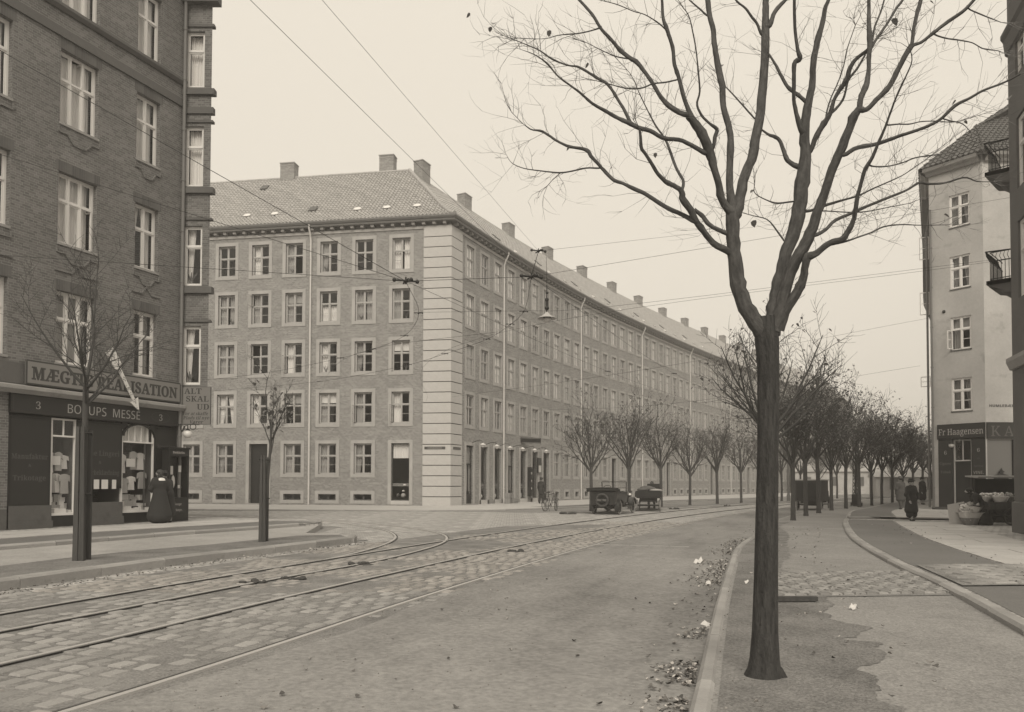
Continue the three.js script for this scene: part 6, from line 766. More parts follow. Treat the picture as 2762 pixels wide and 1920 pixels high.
// ---------------------------------------------------------------- vehicles
function wheel(parent, name, x, y, z, R, w, spokes, tyre, rim) { // axle along x
  const b = part(name, new B().ring(R - w / 2, w / 2, 0, 0, 0, 'x', 32, 8).geo(), tyre, parent); b.position.set(x, y, z);
  const s = new B().ring(R - w * 1.05, w * 0.28, 0, 0, 0, 'x', 28, 6).rod([-w * 0.9, 0, 0], [w * 0.9, 0, 0], R * 0.13, R * 0.13, 10); for (let i = 0; i < spokes; i++) { const a = i / spokes * 6.2832; s.rod([0, Math.cos(a) * R * 0.1, Math.sin(a) * R * 0.1], [0, Math.cos(a) * (R - w), Math.sin(a) * (R - w)], R * 0.035, R * 0.03, 5); } s.mesh('spokes', rim, b); return b;
}
{ // open touring car with the hood folded, seen from behind
  const car = thing('touring_car', 'black open touring car with folded hood and spare wheel parked before the horse cart', 'car', [4.36, -0.03, -35.0], -0.43), T = 0.6, R = 0.335;
  const tub = new THREE.Shape(); tub.moveTo(-0.5, 0.46); tub.lineTo(0.5, 0.46); tub.quadraticCurveTo(0.6, 0.6, 0.6, 1.02); tub.lineTo(-0.6, 1.02); tub.quadraticCurveTo(-0.6, 0.6, -0.5, 0.46); const hole = new THREE.Path(); hole.moveTo(-0.53, 0.72); hole.lineTo(-0.53, 1.0); hole.lineTo(0.53, 1.0); hole.lineTo(0.53, 0.72); 
  const tg = new THREE.ExtrudeGeometry(tub, { depth: 1.75, bevelEnabled: true, bevelSize: 0.03, bevelThickness: 0.06, bevelSegments: 2 }); tg.translate(0, 0, -1.25); part('body', new B().add(tg).geo(), M.carBlack, car);
  part('cockpit', new B().span(-0.5, 0.5, 1.02, 1.054, -1.2, 0.2).geo(), M.blackCloth, car); part('seat_back', new B().span(-0.52, 0.52, 0.95, 1.2, 0.26, 0.42).span(-0.5, 0.5, 0.95, 1.17, -0.5, -0.36).geo(), M.blackCloth, car);
  const hood = new B(); for (const [y, z, r] of [[1.1, 0.42, 0.05], [1.17, 0.48, 0.055], [1.12, 0.56, 0.05], [1.2, 0.58, 0.04]]) hood.tube([V3(-0.78, y - 0.02, z), V3(-0.3, y + 0.01, z + 0.03), V3(0.3, y + 0.01, z + 0.03), V3(0.7, y, z - 0.02)], [r * 0.8, r, r, r * 0.8], 8); for (const s of [-1, 1]) hood.bar([s * 0.62, 1.0, -0.2], [s * 0.66, 1.14, 0.5], 0.03, 0.02); hood.mesh('folded_hood', M.blackCloth, car);
  const bon = new THREE.Shape(); bon.moveTo(-0.36, 0.5); bon.lineTo(0.36, 0.5); bon.lineTo(0.36, 0.86); bon.quadraticCurveTo(0.3, 1.0, 0, 1.02); bon.quadraticCurveTo(-0.3, 1.0, -0.36, 0.86); const bg = new THREE.ExtrudeGeometry(bon, { depth: 1.1, bevelEnabled: false }); bg.translate(0, 0, -2.35); part('bonnet', new B().add(bg).geo(), M.carBlack, car); part('radiator', new B().span(-0.37, 0.37, 0.48, 1.03, -2.42, -2.352).geo(), M.brass, car);
  const ws = part('windscreen', new B().bar([-0.58, 1.0, -1.2], [-0.6, 1.5, -1.14], 0.035, 0.03).bar([0.58, 1.0, -1.2], [0.6, 1.5, -1.14], 0.035, 0.03).bar([-0.6, 1.5, -1.14], [0.6, 1.5, -1.14], 0.03, 0.03).bar([-0.59, 1.22, -1.17], [0.59, 1.22, -1.17], 0.018, 0.018).geo(), M.iron, car); const wp = part('pane', plane(1.16, 0.46), M.glass, ws); wp.position.set(0, 1.26, -1.17); wp.rotation.x = 0.12;
  part('steering_wheel', new B().ring(0.19, 0.014, 0, 0, 0, 'y', 20, 5).rod([0, 0, 0], [0, -0.35, -0.35], 0.014).bar([-0.18, 0, 0], [0.18, 0, 0], 0.015, 0.015).move(new THREE.Matrix4().makeRotationX(0.7).setPosition(-0.26, 1.22, -0.86)).geo(), M.iron, car);
  const mud = (s, z, a0, a1, RR) => { const q = [], n = 12, w = 0.21, P = (a, x, r) => V3(x, R + Math.sin(a) * r, z + Math.cos(a) * r); for (let i = 0; i < n; i++) { const b0 = a0 + (a1 - a0) * i / n, b1 = a0 + (a1 - a0) * (i + 1) / n, x0 = s * (T - w / 2), x1 = s * (T + w / 2); q.push([P(b0, x0, RR), P(b0, x1, RR), P(b1, x1, RR), P(b1, x0, RR)], [P(b0, x1, RR), P(b0, x1, RR - 0.05), P(b1, x1, RR - 0.05), P(b1, x1, RR)], [P(b0, x0, RR - 0.012), P(b0, x1, RR - 0.012), P(b1, x1, RR - 0.012), P(b1, x0, RR - 0.012)]); } part('mudguard', quads(q.map((f) => [...f, null, null])), M.carBlack, car); };
  for (const s of [-1, 1]) { mud(s, 0, -0.5, 2.7, 0.41); mud(s, -2.2, 0.2, 2.9, 0.43); part('running_board', new B().span(s * 0.5, s * 0.72, 0.34, 0.38, -1.8, -0.42).bar([s * 0.61, 0.36, -1.75], [s * 0.61, 0.55, -1.98], 0.2, 0.02).geo(), M.carBlack, car); wheel(car, 'wheel', s * T, R, 0, R, 0.1, 12, M.tyreGrey, M.iron); wheel(car, 'wheel', s * T, R, -2.2, R, 0.1, 12, M.tyreGrey, M.iron); part('headlamp', new B().ball(s * 0.42, 0.86, -2.36, 0.11, 0.11, 0.09, 12).geo(), M.brass, car); }
  const sp = wheel(car, 'spare_wheel', 0.0, 0.66, 0.66, 0.32, 0.1, 12, M.rubber, M.iron); sp.rotation.y = Math.PI / 2; part('number_plate', new B().span(-0.22, 0.22, 0.62, 0.72, 0.74, 0.75).geo(), M.joinDark, car);
  part('chassis', new B().span(-0.4, -0.34, 0.38, 0.45, -2.4, 0.5).span(0.34, 0.4, 0.38, 0.45, -2.4, 0.5).rod([-T, R, 0], [T, R, 0], 0.04).rod([-T, R, -2.2], [T, R, -2.2], 0.03).ball(0, R, 0, 0.13).span(-0.35, 0.35, 0.3, 0.42, 0.2, 0.45).rod([0.2, 0.28, -1], [0.2, 0.28, 0.45], 0.03).geo(), M.iron, car);
}
{ // delivery cart, and the horse that draws it
  const cart = thing('delivery_cart', 'dark horse-drawn delivery cart with curved tailboard and sacks on top', 'cart', [6.98, -0.03, -38.9], -0.2), W = 0.58, R = 0.31;
  part('bed', new B().span(-0.6, 0.6, 0.68, 0.76, -2.5, 0.35).span(-0.62, -0.57, 0.76, 0.98, -2.5, 0.3).span(0.57, 0.62, 0.76, 0.98, -2.5, 0.3).geo(), M.timber, cart);
  const tb = new THREE.Shape(); tb.moveTo(-0.66, 0.76); tb.lineTo(0.66, 0.76); tb.lineTo(0.66, 0.94); tb.quadraticCurveTo(0.66, 1.05, 0.54, 1.06); tb.lineTo(-0.54, 1.06); tb.quadraticCurveTo(-0.66, 1.05, -0.66, 0.94); part('tailboard', new B().add(new THREE.ExtrudeGeometry(tb, { depth: 0.05, bevelEnabled: true, bevelSize: 0.012, bevelThickness: 0.012, bevelSegments: 1 }).translate(0, 0, 0.33)).geo(), M.darkPaint, cart);
  part('tail_frame', new B().span(-0.66, 0.66, 0.755, 0.8, 0.4, 0.43).span(-0.45, 0.45, 0.5, 0.68, 0.1, 0.16).geo(), M.darkPaint, cart);
  const sk = new B(); for (const [x, y, z, a, b, c] of [[-0.3, 1.12, 0, 0.28, 0.1, 0.3], [0.1, 1.14, -0.4, 0.3, 0.13, 0.3], [-0.1, 1.2, -0.8, 0.35, 0.12, 0.35]]) sk.ball(x, y, z, a, b, c, 12); sk.mesh('sacks', M.greyCloth, cart); part('driver_seat', new B().span(-0.15, 0.6, 1.15, 1.25, -1.9, -1.5).span(-0.1, 0.55, 1.25, 1.42, -1.54, -1.48).span(-0.1, -0.05, 0.8, 1.15, -1.9, -1.5).span(0.5, 0.55, 0.8, 1.15, -1.9, -1.5).geo(), M.darkPaint, cart); part('tarpaulin', new B().add(new THREE.SphereGeometry(1, 12, 8).scale(0.34, 0.08, 0.5)).move(new THREE.Matrix4().makeTranslation(0.38, 1.08, -0.2)).geo(), M.curtainDim, cart);
  for (const s of [-1, 1]) { wheel(cart, 'wheel', s * W, R, 0, R, 0.075, 10, M.tyreGrey, M.timber); wheel(cart, 'wheel', s * (W - 0.06), 0.28, -2.0, 0.28, 0.065, 10, M.tyreGrey, M.timber); }
  part('undercarriage', new B().rod([-W, R, 0], [W, R, 0], 0.035).rod([-W, 0.28, -2], [W, 0.28, -2], 0.03).span(-0.05, 0.05, 0.4, 0.68, -2.2, 0.1).span(-0.4, 0.4, 0.5, 0.56, -0.06, 0.06).tube([V3(-0.42, 0.6, 0.3), V3(-0.42, 0.45, 0), V3(-0.42, 0.6, -0.3)], [0.02, 0.03, 0.02], 5).tube([V3(0.42, 0.6, 0.3), V3(0.42, 0.45, 0), V3(0.42, 0.6, -0.3)], [0.02, 0.03, 0.02], 5).rod([-0.3, 0.6, -2.3], [-0.36, 0.85, -4.4], 0.025).rod([0.3, 0.6, -2.3], [0.36, 0.85, -4.4], 0.025).geo(), M.iron, cart);
}
{ // motor van
  const v = thing('delivery_van', 'boxy black motor van seen from behind among the row of trees', 'van', [16.0, -0.03, -40.9], -0.55), R = 0.31;
  part('body', new B().span(-0.66, 0.66, 0.5, 1.62, -1.5, 0.55).geo(), M.carBlack, v); part('roof', new B().span(-0.7, 0.7, 1.62, 1.68, -2.15, 0.6).geo(), M.zinc, v); part('cab', new B().span(-0.62, -0.56, 0.5, 1.05, -2.2, -1.5).span(0.56, 0.62, 0.5, 1.05, -2.2, -1.5).span(-0.6, 0.6, 0.45, 0.5, -2.3, -1.5).span(-0.6, -0.56, 1.05, 1.62, -2.12, -2.07).span(0.56, 0.6, 1.05, 1.62, -2.12, -2.07).span(-0.58, 0.58, 0.7, 1.1, -1.62, -1.52).geo(), M.carBlack, v);
  part('bonnet', new B().span(-0.34, 0.34, 0.5, 0.95, -3.0, -2.2).geo(), M.carBlack, v); part('rear_door', new B().span(-0.55, -0.02, 0.58, 1.5, 0.55, 0.57).span(0.02, 0.55, 0.58, 1.5, 0.55, 0.57).geo(), M.darkPaint, v); part('windscreen', new B().span(-0.58, 0.58, 1.05, 1.09, -2.2, -2.16).span(-0.58, 0.58, 1.55, 1.6, -2.2, -2.16).span(-0.58, -0.54, 1.09, 1.55, -2.2, -2.16).span(0.54, 0.58, 1.09, 1.55, -2.2, -2.16).geo(), M.iron, v);
  for (const s of [-1, 1]) { wheel(v, 'wheel', s * 0.6, R, 0, R, 0.1, 10, M.tyreGrey, M.iron); wheel(v, 'wheel', s * 0.6, R, -2.45, R, 0.1, 10, M.tyreGrey, M.iron); const q = new B(); q.tube([V3(s * 0.62, 0.4, -2.05), V3(s * 0.62, 0.68, -2.3), V3(s * 0.62, 0.7, -2.6), V3(s * 0.62, 0.5, -2.88)], [0.05, 0.06, 0.06, 0.05], 5); part('mudguard', q.geo(), M.carBlack, v); }
  part('chassis', new B().span(-0.4, 0.4, 0.38, 0.5, -2.9, 0.4).rod([-0.6, R, 0], [0.6, R, 0], 0.04).rod([-0.6, R, -2.45], [0.6, R, -2.45], 0.03).geo(), M.iron, v);
}
{ // bicycle at the kerb
  const b = thing('bicycle', 'black bicycle parked upright at the kerb outside the shops of the long block', 'bicycle', [2.0, -0.03, -39.2], -0.62), R = 0.33;
  wheel(b, 'wheel', 0, R, 0.52, R, 0.036, 16, M.rubber, M.zincDark); const fw = wheel(b, 'wheel', 0, R, -0.52, R, 0.036, 16, M.rubber, M.zincDark); fw.rotation.y = 0.25;
  part('frame', new B().rod([0, 0.88, 0.2], [0, 0.28, 0.05], 0.017).rod([0, 0.85, -0.32], [0, 0.28, 0.05], 0.017).rod([0, 0.84, 0.19], [0, 0.9, -0.31], 0.017).rod([0, 0.28, 0.05], [0, R, 0.52], 0.012).rod([0, 0.84, 0.19], [0, R, 0.52], 0.012).geo(), M.iron, b);
  part('fork', new B().rod([0, 0.95, -0.3], [0, 0.7, -0.38], 0.018).rod([0.04, 0.7, -0.38], [0.04, R, -0.52], 0.011).rod([-0.04, 0.7, -0.38], [-0.04, R, -0.52], 0.011).geo(), M.iron, b); part('handlebar', new B().tube([V3(-0.27, 0.98, -0.1), V3(-0.25, 1.02, -0.25), V3(0, 1.03, -0.32), V3(0.25, 1.02, -0.25), V3(0.27, 0.98, -0.1)], [0.013, 0.013, 0.013, 0.013, 0.013], 6).geo(), M.zincDark, b);
  part('saddle', new B().ball(0, 0.97, 0.22, 0.09, 0.035, 0.14, 10).rod([0, 0.86, 0.2], [0, 0.95, 0.21], 0.014).geo(), M.blackCloth, b); part('pedals', new B().rod([-0.1, 0.28, 0.05], [0.1, 0.28, 0.05], 0.012).bar([-0.09, 0.28, 0.05], [-0.09, 0.14, 0.12], 0.015, 0.015).bar([0.09, 0.28, 0.05], [0.09, 0.42, -0.02], 0.015, 0.015).box(-0.14, 0.13, 0.12, 0.09, 0.02, 0.06).box(0.14, 0.43, -0.02, 0.09, 0.02, 0.06).ring(0.09, 0.01, 0.03, 0.28, 0.05, 'x', 18, 4).geo(), M.iron, b);
  const mg = new B(); for (const z of [0.52, -0.52]) { const p = []; for (let i = 0; i <= 8; i++) { const a = 0.2 + i / 8 * 2.3; p.push(V3(0, R + Math.sin(a) * 0.36, z + Math.cos(a) * 0.36)); } mg.tube(p, p.map(() => 0.014), 4); } part('mudguards', mg.geo(), M.iron, b); part('stand', new B().rod([0.03, 0.3, 0.3], [0.16, 0.0, 0.36], 0.01).geo(), M.iron, b);
}
// ---------------------------------------------------------------- people and the horse: smooth skins over jointed bones
function skinOver(bones, res, lo, hi, k = 0.03) { // bones [ax,ay,az,ar, bx,by,bz,br]; box lo..hi; smooth union k
  const size = Math.max(hi[0] - lo[0], hi[1] - lo[1], hi[2] - lo[2]) / 2, c = lo.map((v, i) => (v + hi[i]) / 2), mc = new MarchingCubes(res, new THREE.MeshStandardMaterial(), false, false, 90000), half = res / 2; mc.isolation = 0;
  const pre = bones.map(([ax, ay, az, ar, bx, by, bz, br]) => ({ ax, ay, az, ar, dx: bx - ax, dy: by - ay, dz: bz - az, dr: br - ar, l: 1 / Math.max(1e-9, (bx - ax) ** 2 + (by - ay) ** 2 + (bz - az) ** 2) }));
  for (let z = 0; z < res; z++) for (let y = 0; y < res; y++) for (let x = 0; x < res; x++) {
    const px = c[0] + (x - half) / half * size, py = c[1] + (y - half) / half * size, pz = c[2] + (z - half) / half * size; let d = 9;
    for (const b of pre) { const qx = px - b.ax, qy = py - b.ay, qz = pz - b.az; let t = (qx * b.dx + qy * b.dy + qz * b.dz) * b.l; t = t < 0 ? 0 : t > 1 ? 1 : t; const e = Math.hypot(qx - b.dx * t, qy - b.dy * t, qz - b.dz * t) - b.ar - b.dr * t; if (e > d + k) continue; const h = Math.max(k - Math.abs(d - e), 0) / k; d = Math.min(d, e) - h * h * k * 0.25; }
    mc.field[x + y * res + z * res * res] = -d;
  }
  mc.update(); const n = mc.count ?? mc.geometry.drawRange.count, g = new THREE.BufferGeometry(), P = new Float32Array(mc.positionArray.slice(0, n * 3)), N = new Float32Array(mc.normalArray.slice(0, n * 3));
  for (let i = 0; i < n; i++) { P[3 * i] = c[0] + P[3 * i] * size; P[3 * i + 1] = c[1] + P[3 * i + 1] * size; P[3 * i + 2] = c[2] + P[3 * i + 2] * size; const l = Math.hypot(N[3 * i], N[3 * i + 1], N[3 * i + 2]) || 1; N[3 * i] /= l; N[3 * i + 1] /= l; N[3 * i + 2] /= l; }
  g.setAttribute('position', new THREE.BufferAttribute(P, 3)); g.setAttribute('normal', new THREE.BufferAttribute(N, 3)); g.setAttribute('uv', new THREE.BufferAttribute(new Float32Array(n * 2), 2)); g.computeVertexNormals(); return g;
}
function hand(b, w, d, h, s) { // palm, four fingers and a thumb at wrist w, pointing along d
  const u = d.clone().normalize(), a = V3(0, 0, 1).cross(u).normalize(), f = u.clone().cross(a).normalize(); b.ball(...w.clone().addScaledVector(u, 0.028 * h).toArray(), 0.024 * h, 0.03 * h, 0.016 * h, 8);
  [[-0.017, 0.048], [-0.006, 0.055], [0.006, 0.052], [0.016, 0.042]].forEach(([o, l]) => { const p = w.clone().addScaledVector(u, 0.045 * h).addScaledVector(a, o * h), q = p.clone().addScaledVector(u, l * 0.55 * h), e = q.clone().addScaledVector(u, l * 0.4 * h).addScaledVector(f, 0.012 * h); b.tube([p, q, e], [0.0055 * h, 0.005 * h, 0.004 * h], 5); });
  const p = w.clone().addScaledVector(u, 0.015 * h).addScaledVector(a, s * 0.02 * h); b.tube([p, p.clone().addScaledVector(a, s * 0.018 * h).addScaledVector(u, 0.02 * h), p.clone().addScaledVector(a, s * 0.02 * h).addScaledVector(u, 0.042 * h)], [0.0065 * h, 0.006 * h, 0.0045 * h], 5);
}
// the figure faces +z; h is its height; o: stride, arms [[elbow], [wrist]] left and right, stoop, skirt (hem height and half width), coat hem, hat, collar
function person(label, [X, y, D], turn, h, o) {
  const g = thing('person', label, 'person', [X, y, -D], turn), st = o.stride ?? 0, lean = o.stoop ?? 0, sy = (v) => v * h; const J = (x, yy, z) => [x * h, yy * h, (z + lean * Math.max(0, yy - 0.5)) * h - (lean > 0.3 ? 0 : 0)];
  const sh = 0.1, bone = (a, ra, b, rb) => [...a, ra * h, ...b, rb * h], hip = 0.5;
  const arms = o.arms ?? [[[-0.14, 0.64, 0.02], [-0.13, 0.48, 0.06]], [[0.14, 0.64, 0.02], [0.13, 0.48, 0.06]]];
  const head = J(0, 0.925, 0.01 + (o.nod ?? 0)), skull = [head[0], head[1] + 0.005 * h, head[2] - 0.008 * h];
  const body = [bone(J(0, 0.56, 0), 0.085, J(0, 0.72, 0), 0.088), bone(J(-0.05, 0.74, 0), 0.075, J(0.05, 0.74, 0), 0.075), bone(J(-sh + 0.02, 0.8, 0), 0.045, J(sh - 0.02, 0.8, 0), 0.045), bone(J(0, 0.8, 0), 0.04, J(0, 0.87, 0.003), 0.031), [...skull, 0.056 * h, head[0], head[1] - 0.028 * h, head[2] + 0.016 * h, 0.04 * h], [head[0], head[1], head[2] + 0.056 * h, 0.007 * h, head[0], head[1] - 0.017 * h, head[2] + 0.062 * h, 0.009 * h], [head[0] - 0.054 * h, head[1], head[2], 0.008 * h, head[0] - 0.054 * h, head[1] - 0.02 * h, head[2], 0.007 * h], [head[0] + 0.054 * h, head[1], head[2], 0.008 * h, head[0] + 0.054 * h, head[1] - 0.02 * h, head[2], 0.007 * h]];
  const legs = [[-1, st], [1, -st]].flatMap(([s, q]) => [bone([s * 0.045 * h, hip * h, 0], 0.06, [s * 0.05 * h, 0.28 * h, (q * 0.55 + 0.01) * h], 0.042), bone([s * 0.05 * h, 0.28 * h, (q * 0.55 + 0.01) * h], 0.042, [s * 0.05 * h, 0.055 * h, (q - 0.01) * h], 0.026)]);
  const armB = arms.flatMap(([e, w], i) => { const s = i ? 1 : -1; return [bone(J(s * sh, 0.795, 0), 0.04, J(...e), 0.033), bone(J(...e), 0.033, J(...w), 0.022)]; });
  const fing = new B(); arms.forEach(([e, w], i) => hand(fing, V3(...J(...w)), V3(...J(...w)).sub(V3(...J(...e))), h, i ? -1 : 1));
  const lo = [-0.5 * h, -0.02 * h, -0.5 * h], hi = [0.5 * h, 1.02 * h, 0.5 * h];
  part('body', mergeGeometries([prep(skinOver([...body, ...legs, ...armB], 84, lo, hi, 0.03 * h)), fing.geo()]), M.skin, g);
  const inflate = (list, k) => list.map((b) => [b[0], b[1], b[2], b[3] + k * h, b[4], b[5], b[6], b[7] + k * h]);
  const cuff = arms.flatMap(([e, w], i) => { const s = i ? 1 : -1, E = J(...e), Wv = J(...w), c = E.map((v, k) => v + (Wv[k] - v) * 0.9); return [bone(J(s * sh, 0.795, 0), 0.05, E, 0.042), bone(E, 0.042, c, 0.034)]; });
  const coat = [...inflate([body[0], body[1], body[2]], 0.016), ...cuff, bone(J(0, 0.8, 0), 0.052, J(0, 0.835, 0), 0.05)];
  if (o.hem) { const [hy, hw] = o.hem; for (const s of [-1, 1]) coat.push(bone(J(s * 0.03, 0.55, 0), 0.09, [s * hw * 0.45 * h, (hy + 0.05) * h, 0], hw * 0.72)); coat.push(bone(J(0, 0.55, 0.02), 0.085, [0, (hy + 0.05) * h, 0.05 * h], hw * 0.7), bone(J(0, 0.55, -0.02), 0.085, [0, (hy + 0.05) * h, -0.04 * h], hw * 0.7)); }
  part('coat', skinOver(coat, 84, lo, hi, 0.035 * h), o.cloth ?? M.blackCloth, g);
  if (!o.hem || o.hem[0] > 0.2) part(o.skirt ? 'skirt' : 'trousers', skinOver(o.skirt ? [bone([-0.03 * h, 0.5 * h, 0], 0.09, [-0.05 * h, 0.16 * h, 0.01], 0.09), bone([0.03 * h, 0.5 * h, 0], 0.09, [0.05 * h, 0.16 * h, 0.01], 0.09)] : inflate(legs, 0.014), 72, lo, hi, 0.03 * h), o.lower ?? M.blackCloth, g);
  const shoe = new B(); for (const [s, q] of [[-1, st], [1, -st]]) shoe.ball(s * 0.05 * h, 0.022 * h, (q + 0.022) * h, 0.026 * h, 0.024 * h, 0.062 * h, 8); shoe.mesh('shoes', M.blackCloth, g);
  const hr = new B().ball(head[0], head[1] + 0.022 * h, head[2] - 0.018 * h, 0.062 * h, 0.055 * h, 0.062 * h, 14); if (o.bun) hr.ball(head[0], head[1] - 0.01 * h, head[2] - 0.07 * h, 0.03 * h).ball(head[0], head[1] - 0.03 * h, head[2] - 0.03 * h, 0.05 * h, 0.04 * h, 0.045 * h); hr.mesh('hair', M.hair, g);
  if (o.hat) { const [kind, mt] = o.hat, hh = new B(), y0 = head[1] + 0.045 * h, z0 = head[2] - 0.005 * h; if (kind === 'brim') hh.lathe([[0.066 * h, 0], [0.105 * h, -0.004 * h], [0.107 * h, 0.004 * h], [0.068 * h, 0.012 * h], [0.062 * h, 0.055 * h], [0.05 * h, 0.066 * h], [0.001, 0.06 * h]], 18, head[0], y0, z0); if (kind === 'cap') { hh.lathe([[0.06 * h, -0.01 * h], [0.064 * h, 0.015 * h], [0.08 * h, 0.035 * h], [0.07 * h, 0.05 * h], [0.001, 0.052 * h]], 18, head[0], y0, z0); hh.add(new THREE.SphereGeometry(0.055 * h, 12, 6, 0, 6.28, 0, 0.9).scale(1, 0.25, 0.8).translate(head[0], y0 - 0.008 * h, z0 + 0.045 * h)); } if (kind === 'shawl') hh.ball(head[0], head[1] + 0.012 * h, head[2] - 0.012 * h, 0.07 * h, 0.072 * h, 0.068 * h, 14).ball(head[0], head[1] - 0.07 * h, head[2] - 0.02 * h, 0.075 * h, 0.04 * h, 0.07 * h); hh.mesh(kind === 'shawl' ? 'headscarf' : 'hat', mt, g); }
  if (o.collar) { const c = new B().lathe([[0.05 * h, 0.04 * h], [0.085 * h, 0.012 * h], [0.1 * h, -0.02 * h], [0.094 * h, -0.024 * h], [0.045 * h, 0.03 * h]], 20).move(new THREE.Matrix4().makeScale(1.1, 1, 0.95).setPosition(0, 0.815 * h, lean * 0.3 * h)); c.mesh('collar', M.bright, g); }
  return g;
}
{
  const L = leftFaceW, at = (s, out) => { const p = onFace(L, s, 0, out); return [p.x, 0.19, -p.z]; };
  person('woman in a long black coat with broad white collar, looking into the arched show window', at(-1.62, 0.95), -2.25, 1.56, { hem: [0.1, 0.19], collar: true, bun: true, arms: [[[-0.15, 0.64, 0.04], [-0.08, 0.6, 0.15]], [[0.15, 0.64, 0.04], [0.08, 0.6, 0.15]]], skirt: true, nod: 0.02 });
  person('person in dark clothes bending towards the glazed display cabinet by the shop', at(-1.0, 0.62), -2.0, 1.5, { hem: [0.16, 0.13], stoop: 0.28, arms: [[[-0.14, 0.64, 0.05], [-0.1, 0.52, 0.12]], [[0.14, 0.64, 0.05], [0.1, 0.52, 0.12]]], skirt: true, hat: ['brim', M.blackCloth] });
  person('man in dark uniform and peaked cap standing by the doorway of the long block', [2.0, 0.03, 51.9], 2.6, 1.74, { hem: [0.36, 0.1], stride: 0.05, hat: ['cap', M.blackCloth], cloth: M.blackCloth, lower: M.blackCloth });
  person('woman in a long black coat walking on the pale flagstones past the tobacconist', [13.75, 0.12, 26.2], 0.35, 1.42, { hem: [0.22, 0.15], stride: 0.07, hat: ['brim', M.blackCloth], skirt: true, lower: M.blackCloth, arms: [[[-0.16, 0.64, 0.0], [-0.15, 0.5, 0.08]], [[0.16, 0.64, 0.03], [0.12, 0.52, 0.1]]] });
  person('man in a grey overcoat and hat walking away past the corner house', [18.35, 0.2, 35.9], 3.4, 1.52, { hem: [0.28, 0.13], stride: 0.06, hat: ['brim', M.greyCloth], cloth: M.greyCloth, lower: M.greyCloth });
  person('dark coated figure far off beside the plastered corner house', [24.6, 0.2, 45.6], 0.5, 1.6, { hem: [0.2, 0.14], stride: 0.06, hat: ['brim', M.blackCloth], skirt: true });
  const seller = person('flower seller in black with a headscarf bending over her baskets beside the cart', [14.7, 0.12, 23.75], -1.9, 1.4, { hem: [0.03, 0.2], stoop: 0.5, nod: 0.03, hat: ['shawl', M.blackCloth], arms: [[[-0.14, 0.6, 0.1], [-0.08, 0.5, 0.1]], [[0.14, 0.6, 0.1], [0.08, 0.5, 0.1]]], skirt: true }); seller.scale.set(1.2, 0.82, 1.1);
}
{ // the horse: head and ears over the cart seat, legs between its wheels
  const g = thing('horse', 'dark horse standing in the shafts of the delivery cart', 'horse', [7.75, -0.03, -42.2], -0.2), s = 0.92; const b = (a, ra, c, rb) => [...a.map((v) => v * s), ra * s, ...c.map((v) => v * s), rb * s];
  const legs = []; for (const x of [-0.16, 0.16]) { legs.push(b([x, 0.95, 0.55], 0.17, [x, 0.72, 0.42], 0.1), b([x, 0.72, 0.42], 0.1, [x, 0.45, 0.66], 0.06), b([x, 0.45, 0.66], 0.055, [x, 0.12, 0.6], 0.042), b([x, 0.12, 0.6], 0.045, [x, 0.05, 0.55], 0.06)); legs.push(b([x, 0.95, -0.5], 0.14, [x, 0.62, -0.52], 0.075), b([x, 0.62, -0.52], 0.065, [x, 0.4, -0.5], 0.055), b([x, 0.4, -0.5], 0.05, [x, 0.12, -0.52], 0.04), b([x, 0.12, -0.52], 0.045, [x, 0.05, -0.56], 0.06)); }
  const bones = [b([0, 1.05, 0.5], 0.27, [0, 1.0, -0.05], 0.29), b([0, 1.0, -0.05], 0.29, [0, 1.05, -0.5], 0.27), b([0, 1.12, -0.55], 0.22, [0, 1.42, -0.85], 0.14), b([0, 1.42, -0.85], 0.13, [0, 1.52, -0.92], 0.11), b([0, 1.5, -0.95], 0.105, [0, 1.22, -1.22], 0.06), b([-0.06, 1.58, -0.9], 0.03, [-0.07, 1.7, -0.9], 0.012), b([0.06, 1.58, -0.9], 0.03, [0.07, 1.7, -0.9], 0.012), ...legs];
  part('body', skinOver(bones, 96, [-1.3, -0.02, -1.4], [1.3, 1.75, 1.0], 0.07), flat(0.05, { roughness: 0.7 }), g);
  part('mane', new B().tube([V3(0, 1.56, -0.78), V3(0, 1.4, -0.68), V3(0, 1.22, -0.48)], [0.03, 0.05, 0.03], 6).geo(), M.hair, g); part('tail', new B().tube([V3(0, 1.1, 0.7), V3(0, 0.95, 0.82), V3(0, 0.5, 0.8)], [0.04, 0.06, 0.02], 7).geo(), M.hair, g); part('collar', new B().ring(0.25, 0.05, 0, 1.1, -0.52, 'z', 20, 6).geo(), M.blackCloth, g); part('harness', new B().ring(0.29, 0.018, 0, 0.98, 0.05, 'z', 24, 4).rod([-0.27, 1.0, -0.5], [-0.3, 0.85, 0.6], 0.018).rod([0.27, 1.0, -0.5], [0.3, 0.85, 0.6], 0.018).geo(), M.blackCloth, g);
}
